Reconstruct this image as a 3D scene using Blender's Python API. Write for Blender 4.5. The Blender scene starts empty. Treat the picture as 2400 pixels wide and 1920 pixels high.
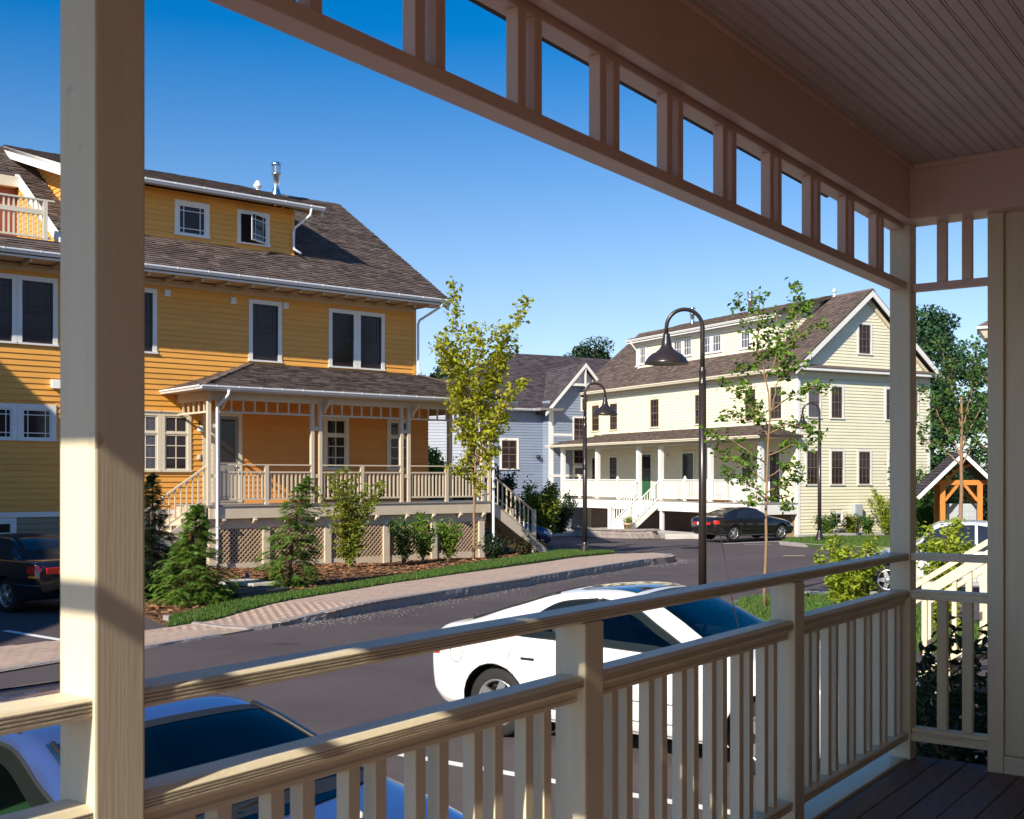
import bpy, bmesh, math, random
import numpy as np
from mathutils import Vector, Matrix

# ------------------------------------------------------------------ scene, camera, light
SC = bpy.context.scene
COL = SC.collection
R = math.radians
EYE = 2.3
cam = bpy.data.cameras.new('camera')
cam.sensor_width = 36.0
cam.lens = 40.5
cam.shift_y = 0.0667
cam.clip_start = 0.05
cam.clip_end = 3000
cam.dof.use_dof = True
cam.dof.focus_distance = 26.0
cam.dof.aperture_fstop = 13.0
cam_ob = bpy.data.objects.new('camera', cam)
COL.objects.link(cam_ob)
cam_ob.location = (0, 0, EYE)
cam_ob.rotation_euler = (R(90), 0, 0)
SC.camera = cam_ob

SUN_EL, SUN_AZ = R(33.0), R(211.0)
world = bpy.data.worlds.new('World')
SC.world = world
world.use_nodes = True
wn = world.node_tree
bg = wn.nodes['Background']
sky = wn.nodes.new('ShaderNodeTexSky')
sky.sky_type = 'NISHITA'
sky.sun_disc = False
sky.sun_elevation = SUN_EL
sky.sun_rotation = SUN_AZ
sky.air_density = 1.0
sky.dust_density = 0.3
sky.ozone_density = 6.0
hs = wn.nodes.new('ShaderNodeHueSaturation')
hs.inputs['Saturation'].default_value = 1.12
wn.links.new(sky.outputs[0], hs.inputs['Color'])
stc = wn.nodes.new('ShaderNodeTexCoord')          # haze: the blue is purer higher up, paler near the horizon
ssp = wn.nodes.new('ShaderNodeSeparateXYZ')
smr = wn.nodes.new('ShaderNodeMapRange')
smr.inputs[1].default_value = 0.10; smr.inputs[2].default_value = 0.36; smr.inputs[3].default_value = 0.84; smr.inputs[4].default_value = 1.33
wn.links.new(stc.outputs['Generated'], ssp.inputs[0]); wn.links.new(ssp.outputs['Z'], smr.inputs[0]); wn.links.new(smr.outputs[0], hs.inputs['Saturation'])
wn.links.new(hs.outputs[0], bg.inputs[0])
bg.inputs[1].default_value = 0.090

sl = bpy.data.lights.new('sun', 'SUN')
sl.energy = 4.3
sl.angle = R(0.53)
sl.color = (1.0, 0.92, 0.77)
sun = bpy.data.objects.new('sun', sl)
COL.objects.link(sun)
sdir = Vector((math.sin(SUN_AZ) * math.cos(SUN_EL), math.cos(SUN_AZ) * math.cos(SUN_EL), math.sin(SUN_EL)))
sun.rotation_euler = sdir.to_track_quat('Z', 'Y').to_euler()
sun.location = (-20, -30, 30)
SC.view_settings.view_transform = 'Standard'
SC.view_settings.look = 'None'
SC.view_settings.gamma = 1.0
SC.view_settings.use_curve_mapping = False
SC.view_settings.exposure = 0.72
SC.render.engine = 'CYCLES'
SC.cycles.max_bounces = 6
SC.cycles.diffuse_bounces = 4
SC.cycles.transparent_max_bounces = 8

# ------------------------------------------------------------------ helpers: frames, ground height
def smooth(t):
    t = max(0.0, min(1.0, t))
    return t * t * (3 - 2 * t)

def gz(x, y):
    """height of the road surface"""
    return -0.0105 * (min(y, 37.0) - 10) - 0.3 * smooth((y - 44) / 9) * smooth((9 - x) / 5)

class Frame:
    """e runs along a facade, y is z cross e"""
    def __init__(s, ox, oy, ex, ey):
        l = math.hypot(ex, ey)
        s.o = (ox, oy); s.e = (ex / l, ey / l); s.y = (-ey / l, ex / l)
        s.rot = math.atan2(ey, ex)
    def w(s, a, b, z=0.0):
        return Vector((s.o[0] + a * s.e[0] + b * s.y[0], s.o[1] + a * s.e[1] + b * s.y[1], z))

# ------------------------------------------------------------------ helpers: meshes
class MB:
    def __init__(s):
        s.v = []; s.f = []; s.smooth = []
    def add(s, vs, fs, sm=False):
        b = len(s.v)
        s.v.extend([tuple(p) for p in vs])
        for f in fs:
            s.f.append(tuple(b + i for i in f)); s.smooth.append(sm)
    def box(s, x0, x1, y0, y1, z0, z1):
        if x0 > x1: x0, x1 = x1, x0
        if y0 > y1: y0, y1 = y1, y0
        if z0 > z1: z0, z1 = z1, z0
        s.add([(x0, y0, z0), (x1, y0, z0), (x1, y1, z0), (x0, y1, z0), (x0, y0, z1), (x1, y0, z1), (x1, y1, z1), (x0, y1, z1)],
              [(3, 2, 1, 0), (4, 5, 6, 7), (0, 1, 5, 4), (1, 2, 6, 5), (2, 3, 7, 6), (3, 0, 4, 7)])
        return s
    def hexa(s, p):
        """8 points: bottom ring ccw then top ring ccw"""
        s.add(p, [(3, 2, 1, 0), (4, 5, 6, 7), (0, 1, 5, 4), (1, 2, 6, 5), (2, 3, 7, 6), (3, 0, 4, 7)])
        return s
    def beam(s, a, b, w, h, up=(0, 0, 1)):
        """box along a-b, width w across, height h along up"""
        a = Vector(a); b = Vector(b); d = (b - a).normalized(); u = Vector(up)
        side = d.cross(u)
        if side.length < 1e-4: side = d.cross(Vector((1, 0, 0)))
        side.normalize(); u = side.cross(d).normalized()
        sw = side * w / 2; uh = u * h / 2
        s.hexa([a - sw - uh, a + sw - uh, b + sw - uh, b - sw - uh, a - sw + uh, a + sw + uh, b + sw + uh, b - sw + uh])
        return s
    def prism(s, poly, d0, d1, axis='x'):
        """extrude a 2D polygon (ccw seen from +axis) along axis between d0 and d1"""
        n = len(poly)
        def P(q, d):
            if axis == 'x': return (d, q[0], q[1])
            if axis == 'y': return (q[0], d, q[1])
            return (q[0], q[1], d)
        vs = [P(q, d0) for q in poly] + [P(q, d1) for q in poly]
        fs = [tuple(range(n - 1, -1, -1)), tuple(range(n, 2 * n))]
        for i in range(n):
            j = (i + 1) % n
            fs.append((i, j, n + j, n + i))
        s.add(vs, fs)
        return s
    def tube(s, pts, rad, k=8, caps=True):
        pts = [Vector(p) for p in pts]
        n = len(pts)
        rr = rad if isinstance(rad, (list, tuple)) else [rad] * n
        vs = []
        prev = None
        for i, p in enumerate(pts):
            t = (pts[min(i + 1, n - 1)] - pts[max(i - 1, 0)])
            if t.length < 1e-9: t = Vector((0, 0, 1))
            t.normalize()
            if prev is None:
                a = Vector((1, 0, 0)) if abs(t.x) < 0.9 else Vector((0, 1, 0))
                u = t.cross(a).normalized()
            else:
                u = (prev - t * prev.dot(t))
                if u.length < 1e-6: u = t.orthogonal()
                u.normalize()
            prev = u
            w = t.cross(u)
            for j in range(k):
                an = 2 * math.pi * j / k
                vs.append(p + (u * math.cos(an) + w * math.sin(an)) * rr[i])
        fs = []
        for i in range(n - 1):
            for j in range(k):
                j2 = (j + 1) % k
                fs.append((i * k + j, i * k + j2, (i + 1) * k + j2, (i + 1) * k + j))
        s.add(vs, fs, True)
        if caps:
            b = len(s.v) - n * k
            s.f.append(tuple(b + j for j in range(k - 1, -1, -1))); s.smooth.append(False)
            s.f.append(tuple(b + (n - 1) * k + j for j in range(k))); s.smooth.append(False)
        return s
    def lathe(s, prof, c=(0, 0, 0), k=20, sm=True):
        """prof: list of (radius, z)"""
        vs = []; fs = []
        n = len(prof)
        for r, z in prof:
            for j in range(k):
                a = 2 * math.pi * j / k
                vs.append((c[0] + r * math.cos(a), c[1] + r * math.sin(a), c[2] + z))
        for i in range(n - 1):
            for j in range(k):
                j2 = (j + 1) % k
                fs.append((i * k + j, i * k + j2, (i + 1) * k + j2, (i + 1) * k + j))
        s.add(vs, fs, sm)
        return s
    def data(s, name, mat):
        me = bpy.data.meshes.new(name)
        me.from_pydata(s.v, [], s.f)
        me.polygons.foreach_set('use_smooth', s.smooth)
        if mat is not None: me.materials.append(mat)
        me.update()
        return me
    def build(s, name, mat, parent=None, bevel=0.0):
        me = s.data(name, mat)
        if bevel:
            bm = bmesh.new(); bm.from_mesh(me)
            bmesh.ops.remove_doubles(bm, verts=bm.verts, dist=1e-5)
            ed = [e for e in bm.edges if len(e.link_faces) == 2 and e.calc_face_angle(0) > 0.6]
            bmesh.ops.bevel(bm, geom=ed, offset=bevel, segments=2, affect='EDGES', profile=0.6)
            bm.to_mesh(me); bm.free()
        return link(name, me, parent)

def link(name, me, parent=None, loc=None):
    o = bpy.data.objects.new(name, me)
    COL.objects.link(o)
    if parent is not None: o.parent = parent
    if loc is not None: o.location = loc
    return o

def tag(o, label, cat, group=None):
    o['label'] = label; o['category'] = cat
    if group: o['group'] = group
    return o

def kind(o, k):
    o['kind'] = k
    return o

def thing(name, label, cat, loc=(0, 0, 0), rz=0.0, group=None):
    o = bpy.data.objects.new(name, None)
    o.empty_display_size = 0.3
    COL.objects.link(o)
    o.location = loc; o.rotation_euler = (0, 0, rz)
    return tag(o, label, cat, group)

def copy_tree(o, parent=None):
    c = o.copy(); COL.objects.link(c)
    if parent is not None: c.parent = parent
    for ch in list(o.children): copy_tree(ch, c)
    return c

def raw_mesh(name, V, F, mat, parent=None, smooth_=False):
    """numpy verts (n,3), faces (m,k)"""
    V = np.asarray(V, dtype=np.float32); F = np.asarray(F, dtype=np.int32)
    me = bpy.data.meshes.new(name)
    me.vertices.add(len(V)); me.vertices.foreach_set('co', V.ravel())
    m, k = F.shape
    me.loops.add(m * k); me.loops.foreach_set('vertex_index', F.ravel())
    me.polygons.add(m); me.polygons.foreach_set('loop_start', np.arange(0, m * k, k, dtype=np.int32))
    me.polygons.foreach_set('loop_total', np.full(m, k, dtype=np.int32))
    me.polygons.foreach_set('use_smooth', np.full(m, smooth_, dtype=bool))
    me.update(calc_edges=True); me.validate()
    me.materials.append(mat)
    return link(name, me, parent)

def leaf_mesh(name, C, size, mat, parent=None, rng=None, aspect=0.55, droop=0.25, out=None, jitter=0.35):
    """folded rhombic leaves, one per row of C (centres); out = preferred facing per leaf"""
    C = np.asarray(C, dtype=np.float64); n = len(C)
    d = rng.normal(size=(n, 3)); d[:, 2] *= 0.5; d[:, 2] -= droop
    d /= np.linalg.norm(d, axis=1)[:, None]
    up = rng.normal(size=(n, 3)) * 0.7; up[:, 2] += 0.9
    if out is not None: up = up * 0.6 + out
    s = np.cross(d, up); s /= np.linalg.norm(s, axis=1)[:, None] + 1e-9
    nn = np.cross(s, d)
    L = size * (1 + jitter * rng.uniform(-1, 1, n))[:, None]
    W = L * aspect
    base = C - d * L * 0.5
    tip = C + d * L * 0.5 - nn * L * 0.12
    a = C + s * W * 0.5 + nn * L * 0.08 - d * L * 0.06
    b = C - s * W * 0.5 + nn * L * 0.08 - d * L * 0.06
    V = np.stack([base, a, tip, b], axis=1).reshape(-1, 3)
    i = np.arange(n) * 4
    F = np.concatenate([np.stack([i, i + 1, i + 2], 1), np.stack([i, i + 2, i + 3], 1)])
    return raw_mesh(name, V, F, mat, parent)

# ------------------------------------------------------------------ helpers: materials
MATS = {}
def mat(name, col, rough=0.6, var=0.0, scale=8.0, bump=0.0, bscale=40.0, spec=0.4, metal=0.0, island=0.0, objvar=0.0,
        stretch=None, coat=0.0, trans=0.0, col2=None, detail=4.0, mix2=0.5):
    m = bpy.data.materials.new(name); m.use_nodes = True
    nt = m.node_tree; N = nt.nodes; Lk = nt.links
    b = N['Principled BSDF']
    b.inputs['Roughness'].default_value = rough
    b.inputs['Metallic'].default_value = metal
    b.inputs['Specular IOR Level'].default_value = spec
    b.inputs['Coat Weight'].default_value = coat
    if coat: b.inputs['Coat Roughness'].default_value = 0.04
    tc = N.new('ShaderNodeTexCoord')
    vec = tc.outputs['Object']
    if stretch:
        mp = N.new('ShaderNodeMapping'); mp.inputs['Scale'].default_value = stretch
        Lk.new(vec, mp.inputs['Vector']); vec = mp.outputs[0]
    cur = None
    if col2 is not None or var:
        nz = N.new('ShaderNodeTexNoise'); nz.inputs['Scale'].default_value = scale; nz.inputs['Detail'].default_value = detail
        nz.inputs['Roughness'].default_value = 0.6
        Lk.new(vec, nz.inputs['Vector'])
        mx = N.new('ShaderNodeMix'); mx.data_type = 'RGBA'
        c2 = col2 if col2 is not None else tuple(c * (1 - var) for c in col)
        c1 = col if col2 is not None else tuple(min(1, c * (1 + var)) for c in col)
        mx.inputs[6].default_value = (*c1, 1); mx.inputs[7].default_value = (*c2, 1)
        mr = N.new('ShaderNodeMapRange'); mr.inputs[1].default_value = 0.5 - mix2 * 0.4; mr.inputs[2].default_value = 0.5 + mix2 * 0.4
        Lk.new(nz.outputs['Fac'], mr.inputs[0]); Lk.new(mr.outputs[0], mx.inputs[0])
        cur = mx.outputs[2]
    def vary(src, amt, cur):
        h = N.new('ShaderNodeHueSaturation')
        mr = N.new('ShaderNodeMapRange'); mr.inputs[3].default_value = 1 - amt; mr.inputs[4].default_value = 1 + amt
        Lk.new(src, mr.inputs[0]); Lk.new(mr.outputs[0], h.inputs['Value'])
        if cur is not None: Lk.new(cur, h.inputs['Color'])
        else: h.inputs['Color'].default_value = (*col, 1)
        return h.outputs[0]
    if island:
        g = N.new('ShaderNodeNewGeometry'); cur = vary(g.outputs['Random Per Island'], island, cur)
    if objvar:
        oi = N.new('ShaderNodeObjectInfo'); cur = vary(oi.outputs['Random'], objvar, cur)
    if cur is not None: Lk.new(cur, b.inputs['Base Color'])
    else: b.inputs['Base Color'].default_value = (*col, 1)
    if bump:
        nz2 = N.new('ShaderNodeTexNoise'); nz2.inputs['Scale'].default_value = bscale; nz2.inputs['Detail'].default_value = 5
        Lk.new(vec, nz2.inputs['Vector'])
        bp = N.new('ShaderNodeBump'); bp.inputs['Strength'].default_value = bump; bp.inputs['Distance'].default_value = 0.02
        Lk.new(nz2.outputs['Fac'], bp.inputs['Height']); Lk.new(bp.outputs[0], b.inputs['Normal'])
    if trans:
        tr = N.new('ShaderNodeBsdfTranslucent')
        if cur is not None: Lk.new(cur, tr.inputs['Color'])
        else: tr.inputs['Color'].default_value = (*col, 1)
        ms = N.new('ShaderNodeMixShader'); ms.inputs[0].default_value = trans
        Lk.new(b.outputs[0], ms.inputs[1]); Lk.new(tr.outputs[0], ms.inputs[2])
        Lk.new(ms.outputs[0], N['Material Output'].inputs['Surface'])
    MATS[name] = m
    return m

def wear(m, scale, amount, thr=0.12):
    """small raised knots and drips in thick paint"""
    nt = m.node_tree; N = nt.nodes; b = N['Principled BSDF']
    tc = N.new('ShaderNodeTexCoord'); vo = N.new('ShaderNodeTexVoronoi'); vo.inputs['Scale'].default_value = scale
    mr = N.new('ShaderNodeMapRange'); mr.inputs[1].default_value = thr; mr.inputs[2].default_value = 0.0
    bp = N.new('ShaderNodeBump'); bp.inputs['Strength'].default_value = amount; bp.inputs['Distance'].default_value = 0.006
    nt.links.new(tc.outputs['Object'], vo.inputs['Vector']); nt.links.new(vo.outputs['Distance'], mr.inputs[0]); nt.links.new(mr.outputs[0], bp.inputs['Height'])
    if b.inputs['Normal'].links: nt.links.new(b.inputs['Normal'].links[0].from_socket, bp.inputs['Normal'])
    nt.links.new(bp.outputs[0], b.inputs['Normal'])

def road_wear(m):
    """patches, oil spots, fine cracks and pale grit on the asphalt"""
    nt = m.node_tree; N = nt.nodes; L = nt.links; b = N['Principled BSDF']
    tc = N.new('ShaderNodeTexCoord'); base = b.inputs['Base Color'].links[0].from_socket
    def fac(node, out, lo, hi, a, c):
        mr = N.new('ShaderNodeMapRange'); mr.inputs[1].default_value = lo; mr.inputs[2].default_value = hi; mr.inputs[3].default_value = a; mr.inputs[4].default_value = c
        L.new(node.outputs[out], mr.inputs[0]); return mr.outputs[0]
    def mixc(cur, f, col):
        mx = N.new('ShaderNodeMix'); mx.data_type = 'RGBA'; L.new(f, mx.inputs[0]); L.new(cur, mx.inputs[6]); mx.inputs[7].default_value = (*col, 1); return mx.outputs[2]
    wob = N.new('ShaderNodeTexNoise'); wob.inputs['Scale'].default_value = 1.3; wob.inputs['Detail'].default_value = 4
    L.new(tc.outputs['Object'], wob.inputs['Vector'])
    va = N.new('ShaderNodeVectorMath'); va.operation = 'MULTIPLY_ADD'; va.inputs[1].default_value = (0.9, 0.9, 0); L.new(wob.outputs['Color'], va.inputs[0]); L.new(tc.outputs['Object'], va.inputs[2])
    vo = N.new('ShaderNodeTexVoronoi'); vo.feature = 'DISTANCE_TO_EDGE'; vo.inputs['Scale'].default_value = 0.22; L.new(va.outputs[0], vo.inputs['Vector'])
    cur = mixc(base, fac(vo, 'Distance', 0.0, 0.003, 0.28, 0.0), (0.03, 0.026, 0.027))
    sp = N.new('ShaderNodeTexVoronoi'); sp.inputs['Scale'].default_value = 0.55; L.new(va.outputs[0], sp.inputs['Vector'])
    cur = mixc(cur, fac(sp, 'Distance', 0.05, 0.14, 0.55, 0.0), (0.032, 0.027, 0.028))
    g = N.new('ShaderNodeTexVoronoi'); g.inputs['Scale'].default_value = 26.0; L.new(tc.outputs['Object'], g.inputs['Vector'])
    cur = mixc(cur, fac(g, 'Distance', 0.06, 0.16, 0.5, 0.0), (0.22, 0.19, 0.18))
    L.new(cur, b.inputs['Base Color'])

def leaf_mat(name, c1, c2, trans=0.35, island=0.35):
    return mat(name, c1, rough=0.5, col2=c2, scale=0.9, spec=0.35, island=island, trans=trans, mix2=0.7)

M = {}
M['porch'] = mat('porch_paint', (0.78, 0.67, 0.47), 0.42, var=0.05, scale=3, bump=0.10, bscale=14, stretch=(2, 8, 8), spec=0.4)
M['porch_v'] = mat('porch_paint_post', (0.78, 0.67, 0.47), 0.42, var=0.04, scale=3, bump=0.03, bscale=10, stretch=(14, 14, 0.7), spec=0.4)
M['ceiling'] = mat('ceiling_paint', (0.68, 0.56, 0.54), 0.5, var=0.06, scale=2, bump=0.03, bscale=30)
M['beam'] = mat('beam_paint', (0.80, 0.57, 0.46), 0.5, var=0.05, scale=2, bump=0.04, bscale=25)
M['floor'] = mat('porch_floor', (0.14, 0.088, 0.078), 0.55, var=0.2, scale=6, bump=0.08, bscale=40, stretch=(1, 8, 8), objvar=0.15)
M['asphalt'] = mat('asphalt', (0.108, 0.088, 0.091), 0.85, col2=(0.074, 0.060, 0.064), scale=0.35, bump=0.35, bscale=70, spec=0.25, detail=8)
road_wear(M['asphalt'])
wear(M['porch_v'], 7.0, 0.7)
wear(M['porch'], 6.0, 0.5)
M['stripe'] = mat('road_paint', (0.75, 0.75, 0.73), 0.7, var=0.12, scale=12, detail=8)
M['brick'] = mat('paver', (0.44, 0.32, 0.255), 0.8, var=0.06, scale=1.2, island=0.075, bump=0.1)
M['mortar'] = mat('paver_joint', (0.37, 0.275, 0.22), 0.9, var=0.1)
M['granite'] = mat('granite', (0.29, 0.26, 0.255), 0.8, var=0.18, scale=14, bump=0.6, bscale=18, island=0.06, detail=8)
M['concrete'] = mat('concrete', (0.44, 0.41, 0.38), 0.85, var=0.08, scale=2, bump=0.1)
M['soil'] = mat('bark_mulch', (0.16, 0.075, 0.035), 0.95, col2=(0.08, 0.04, 0.022), scale=5, bump=0.8, bscale=30, detail=8)
M['chip'] = mat('mulch_chip', (0.24, 0.115, 0.055), 0.9, island=0.6)
M['turf'] = mat('turf_soil', (0.045, 0.085, 0.018), 0.9, var=0.25, scale=3, bump=0.4, bscale=60)
M['grass'] = mat('grass_blade', (0.072, 0.165, 0.026), 0.6, col2=(0.11, 0.165, 0.03), scale=1.2, island=0.4, trans=0.3)
M['roof'] = mat('roof_shingle', (0.155, 0.115, 0.098), 0.9, col2=(0.115, 0.085, 0.075), scale=2.5, island=0.27, bump=0.4, bscale=60, spec=0.2)
M['roof_under'] = mat('roof_underlay', (0.08, 0.06, 0.055), 0.9)
M['roof_purple'] = mat('roof_shingle_dark', (0.085, 0.070, 0.078), 0.9, var=0.1, island=0.30, bump=0.4, bscale=60, spec=0.2)
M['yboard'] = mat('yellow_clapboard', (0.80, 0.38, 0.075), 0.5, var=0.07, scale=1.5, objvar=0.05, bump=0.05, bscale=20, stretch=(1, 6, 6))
M['yboard_shaded'] = mat('shaded_yellow_clapboard', (0.72, 0.29, 0.055), 0.5, var=0.06, scale=1.5, objvar=0.05, bump=0.05, bscale=20, stretch=(1, 6, 6))  # same yellow boards, with the porch shade put into the colour as orange
M['gboard'] = mat('grey_green_clapboard', (0.26, 0.22, 0.15), 0.55, var=0.06, objvar=0.05)
M['ytrim'] = mat('cream_trim', (0.76, 0.67, 0.52), 0.5, var=0.04, scale=2, bump=0.03)
M['lattice'] = mat('tan_lattice', (0.46, 0.33, 0.22), 0.7, var=0.1)
M['wtrim'] = mat('white_trim', (0.80, 0.78, 0.74), 0.45, var=0.03, scale=2)
M['gutter'] = mat('white_metal', (0.78, 0.78, 0.80), 0.35, var=0.03, spec=0.5)
M['soffit'] = mat('soffit_paint', (0.62, 0.46, 0.28), 0.6, var=0.05)
M['porchtrim'] = mat('tan_porch_trim', (0.64, 0.53, 0.40), 0.5, var=0.05, scale=3, bump=0.03)
M['cboard'] = mat('cream_clapboard', (0.80, 0.74, 0.54), 0.5, var=0.04, scale=1.2, island=0.02)
M['cunder'] = mat('cream_wall', (0.66, 0.58, 0.42), 0.6, var=0.04)
M['bboard'] = mat('blue_clapboard', (0.24, 0.285, 0.375), 0.55, var=0.05, scale=1.2, island=0.03)
M['bsash'] = mat('brown_sash', (0.16, 0.11, 0.075), 0.5, var=0.1)
M['glass'] = mat('window_glass', (0.026, 0.016, 0.020), 0.06, spec=0.4, var=0.3, scale=1.0, bump=0.12, bscale=1.6)
M['screen'] = mat('screened_glass', (0.030, 0.017, 0.022), 0.16, spec=0.35, var=0.35, scale=1.2, bump=0.10, bscale=1.3)
M['curtain'] = mat('window_curtain', (0.10, 0.10, 0.12), 0.35, var=0.35, scale=3, spec=0.5, stretch=(6, 6, 0.3))
M['dark'] = mat('shade_black', (0.012, 0.010, 0.010), 0.9)  # near-black colour standing for shade behind the lattice and in the open window
M['steel'] = mat('galvanised_steel', (0.70, 0.71, 0.72), 0.25, metal=1.0, var=0.08, scale=10)
M['pole'] = mat('lamp_paint', (0.030, 0.022, 0.020), 0.30, var=0.12, scale=5, spec=0.5)
M['lens'] = mat('lamp_lens', (0.5, 0.48, 0.42), 0.3)
M['door_dark'] = mat('dark_door', (0.035, 0.028, 0.03), 0.35, var=0.2)
M['door_green'] = mat('green_door', (0.02, 0.10, 0.045), 0.4, var=0.1)
M['door_grey'] = mat('grey_door', (0.30, 0.27, 0.25), 0.5, var=0.06)
M['bark'] = mat('bark', (0.20, 0.12, 0.075), 0.85, col2=(0.10, 0.065, 0.045), scale=14, bump=0.5, bscale=40, stretch=(1, 1, 0.3))
M['bark_tan'] = mat('bark_young', (0.34, 0.20, 0.10), 0.75, col2=(0.22, 0.15, 0.09), scale=20, bump=0.3, bscale=50)
M['leaf_yellow'] = leaf_mat('leaf_yellow_green', (0.50, 0.47, 0.022), (0.26, 0.31, 0.02), 0.45)
M['leaf_bright'] = leaf_mat('leaf_bright_green', (0.20, 0.33, 0.035), (0.09, 0.18, 0.02), 0.45)
M['leaf_lime'] = leaf_mat('leaf_lime', (0.42, 0.47, 0.04), (0.22, 0.33, 0.03), 0.45)
M['leaf_shrub'] = leaf_mat('leaf_shrub', (0.28, 0.31, 0.035), (0.12, 0.18, 0.02), 0.4)
M['leaf_mid'] = leaf_mat('leaf_mid_green', (0.10, 0.20, 0.035), (0.05, 0.12, 0.025), 0.35)
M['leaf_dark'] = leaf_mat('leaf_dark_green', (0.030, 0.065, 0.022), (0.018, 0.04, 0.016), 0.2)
M['leaf_far'] = leaf_mat('leaf_far_green', (0.055, 0.125, 0.045), (0.025, 0.07, 0.03), 0.25)
M['leaf_russet'] = leaf_mat('leaf_russet', (0.15, 0.10, 0.04), (0.08, 0.10, 0.03), 0.3)
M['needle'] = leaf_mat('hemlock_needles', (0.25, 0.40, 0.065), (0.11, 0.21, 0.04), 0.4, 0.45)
M['needle_shaded'] = leaf_mat('shaded_hemlock_needles', (0.022, 0.05, 0.018), (0.012, 0.03, 0.012), 0.15, 0.4)  # shade on the rear hemlock is put into its needle colour
M['tyre'] = mat('tyre_rubber', (0.02, 0.018, 0.018), 0.8, var=0.1, bump=0.1)
M['rim'] = mat('alloy', (0.62, 0.62, 0.63), 0.3, metal=0.85)
M['chrome'] = mat('chrome', (0.8, 0.8, 0.8), 0.12, metal=1.0)
M['car_white'] = mat('white_car_paint', (0.82, 0.81, 0.80), 0.3, coat=0.8, spec=0.5)
M['car_blue'] = mat('silver_blue_car_paint', (0.15, 0.22, 0.46), 0.24, metal=0.75, coat=1.0, spec=0.5)
M['car_black'] = mat('black_car_paint', (0.010, 0.009, 0.010), 0.2, coat=1.0, spec=0.5)
M['car_navy'] = mat('navy_car_paint', (0.015, 0.025, 0.09), 0.2, coat=1.0, spec=0.5)
M['car_silver'] = mat('silver_car_paint', (0.72, 0.72, 0.73), 0.3, metal=0.25, coat=1.0)
M['car_glass'] = mat('car_glass', (0.018, 0.018, 0.022), 0.02, spec=0.9, coat=0.6)
M['soft_top'] = mat('black_canvas', (0.02, 0.017, 0.017), 0.8, var=0.15, bump=0.1)
M['trim_black'] = mat('black_trim', (0.02, 0.02, 0.02), 0.5)
M['tail_red'] = mat('red_lens', (0.55, 0.02, 0.012), 0.15, coat=1.0)
M['tail_amber'] = mat('amber_lens', (0.75, 0.22, 0.02), 0.15, coat=1.0)
M['headlight'] = mat('clear_lens', (0.7, 0.7, 0.72), 0.08, coat=1.0)
M['shaded_wall'] = mat('shaded_balcony_wall', (0.26, 0.075, 0.04), 0.6, var=0.06)  # red-brown puts shade into the colour of the orange balcony back wall
M['seat_grey'] = mat('grey_seat_cloth', (0.10, 0.095, 0.10), 0.8, var=0.1)
M['beige'] = mat('beige_leather', (0.60, 0.50, 0.33), 0.5, var=0.05)
M['green_cloth'] = mat('green_sunshade', (0.085, 0.21, 0.10), 0.75, var=0.08, scale=4)
M['timber'] = mat('orange_timber', (0.55, 0.20, 0.035), 0.55, var=0.15, scale=5, stretch=(1, 1, 0.3))
M['mailbox'] = mat('grey_blue_metal', (0.40, 0.43, 0.47), 0.45, var=0.05)
M['terracotta'] = mat('pale_clay', (0.55, 0.42, 0.25), 0.8, var=0.1)
M['stone'] = mat('rough_block', (0.31, 0.26, 0.24), 0.9, var=0.15, scale=10, bump=0.8, bscale=15, objvar=0.12)
M['slab'] = mat('pale_stone', (0.46, 0.43, 0.38), 0.85, var=0.1, bump=0.2)
M['lidgreen'] = mat('utility_lid', (0.06, 0.065, 0.05), 0.8, var=0.15, bump=0.2)
M['tan_siding'] = mat('tan_siding', (0.60, 0.36, 0.18), 0.6, var=0.06)
M['wsiding'] = mat('white_shingle_siding', (0.40, 0.42, 0.47), 0.7, var=0.06, island=0.05)
M['brown_wall'] = mat('brown_siding', (0.28, 0.19, 0.13), 0.7, var=0.08)
M['paper'] = mat('paper', (0.85, 0.85, 0.82), 0.8)

def glass_clear():
    m = bpy.data.materials.new('clear_car_glass'); m.use_nodes = True
    nt = m.node_tree; N = nt.nodes
    gl = N.new('ShaderNodeBsdfGlossy'); gl.inputs['Roughness'].default_value = 0.02
    tp = N.new('ShaderNodeBsdfTransparent'); tp.inputs['Color'].default_value = (0.62, 0.70, 0.66, 1)
    fr = N.new('ShaderNodeFresnel'); fr.inputs['IOR'].default_value = 1.5
    ms = N.new('ShaderNodeMixShader')
    nt.links.new(fr.outputs[0], ms.inputs[0]); nt.links.new(tp.outputs[0], ms.inputs[1]); nt.links.new(gl.outputs[0], ms.inputs[2])
    nt.links.new(ms.outputs[0], N['Material Output'].inputs['Surface'])
    return m
M['clear_glass'] = glass_clear()

# ------------------------------------------------------------------ helpers: walls, windows, roofs
def wall_map(axis, const, o):
    if axis == 'x': return lambda a, d, z: (a, const + o * d, z)
    return lambda a, d, z: (const + o * d, a, z)

def wbox(mb, wm, a0, a1, d0, d1, z0, z1):
    mb.hexa([wm(a0, d0, z0), wm(a1, d0, z0), wm(a1, d1, z0), wm(a0, d1, z0), wm(a0, d0, z1), wm(a1, d0, z1), wm(a1, d1, z1), wm(a0, d1, z1)])

def board_rows(z0, z1, ex):
    n = max(1, int(round((z1 - z0) / ex))); h = (z1 - z0) / n
    return [(z0 + i * h, z0 + (i + 1) * h) for i in range(n)]

def segs(a0, a1, zb, zt, opens):
    out = [(a0, a1)]
    for (oa, ob, oz, ot) in opens:
        if ot <= zb + 0.25 * (zt - zb) or oz >= zt - 0.25 * (zt - zb): continue
        nx = []
        for (p, q) in out:
            if ob <= p or oa >= q: nx.append((p, q)); continue
            if oa > p: nx.append((p, oa))
            if ob < q: nx.append((ob, q))
        out = nx
    return [s for s in out if s[1] - s[0] > 0.03]

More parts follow.
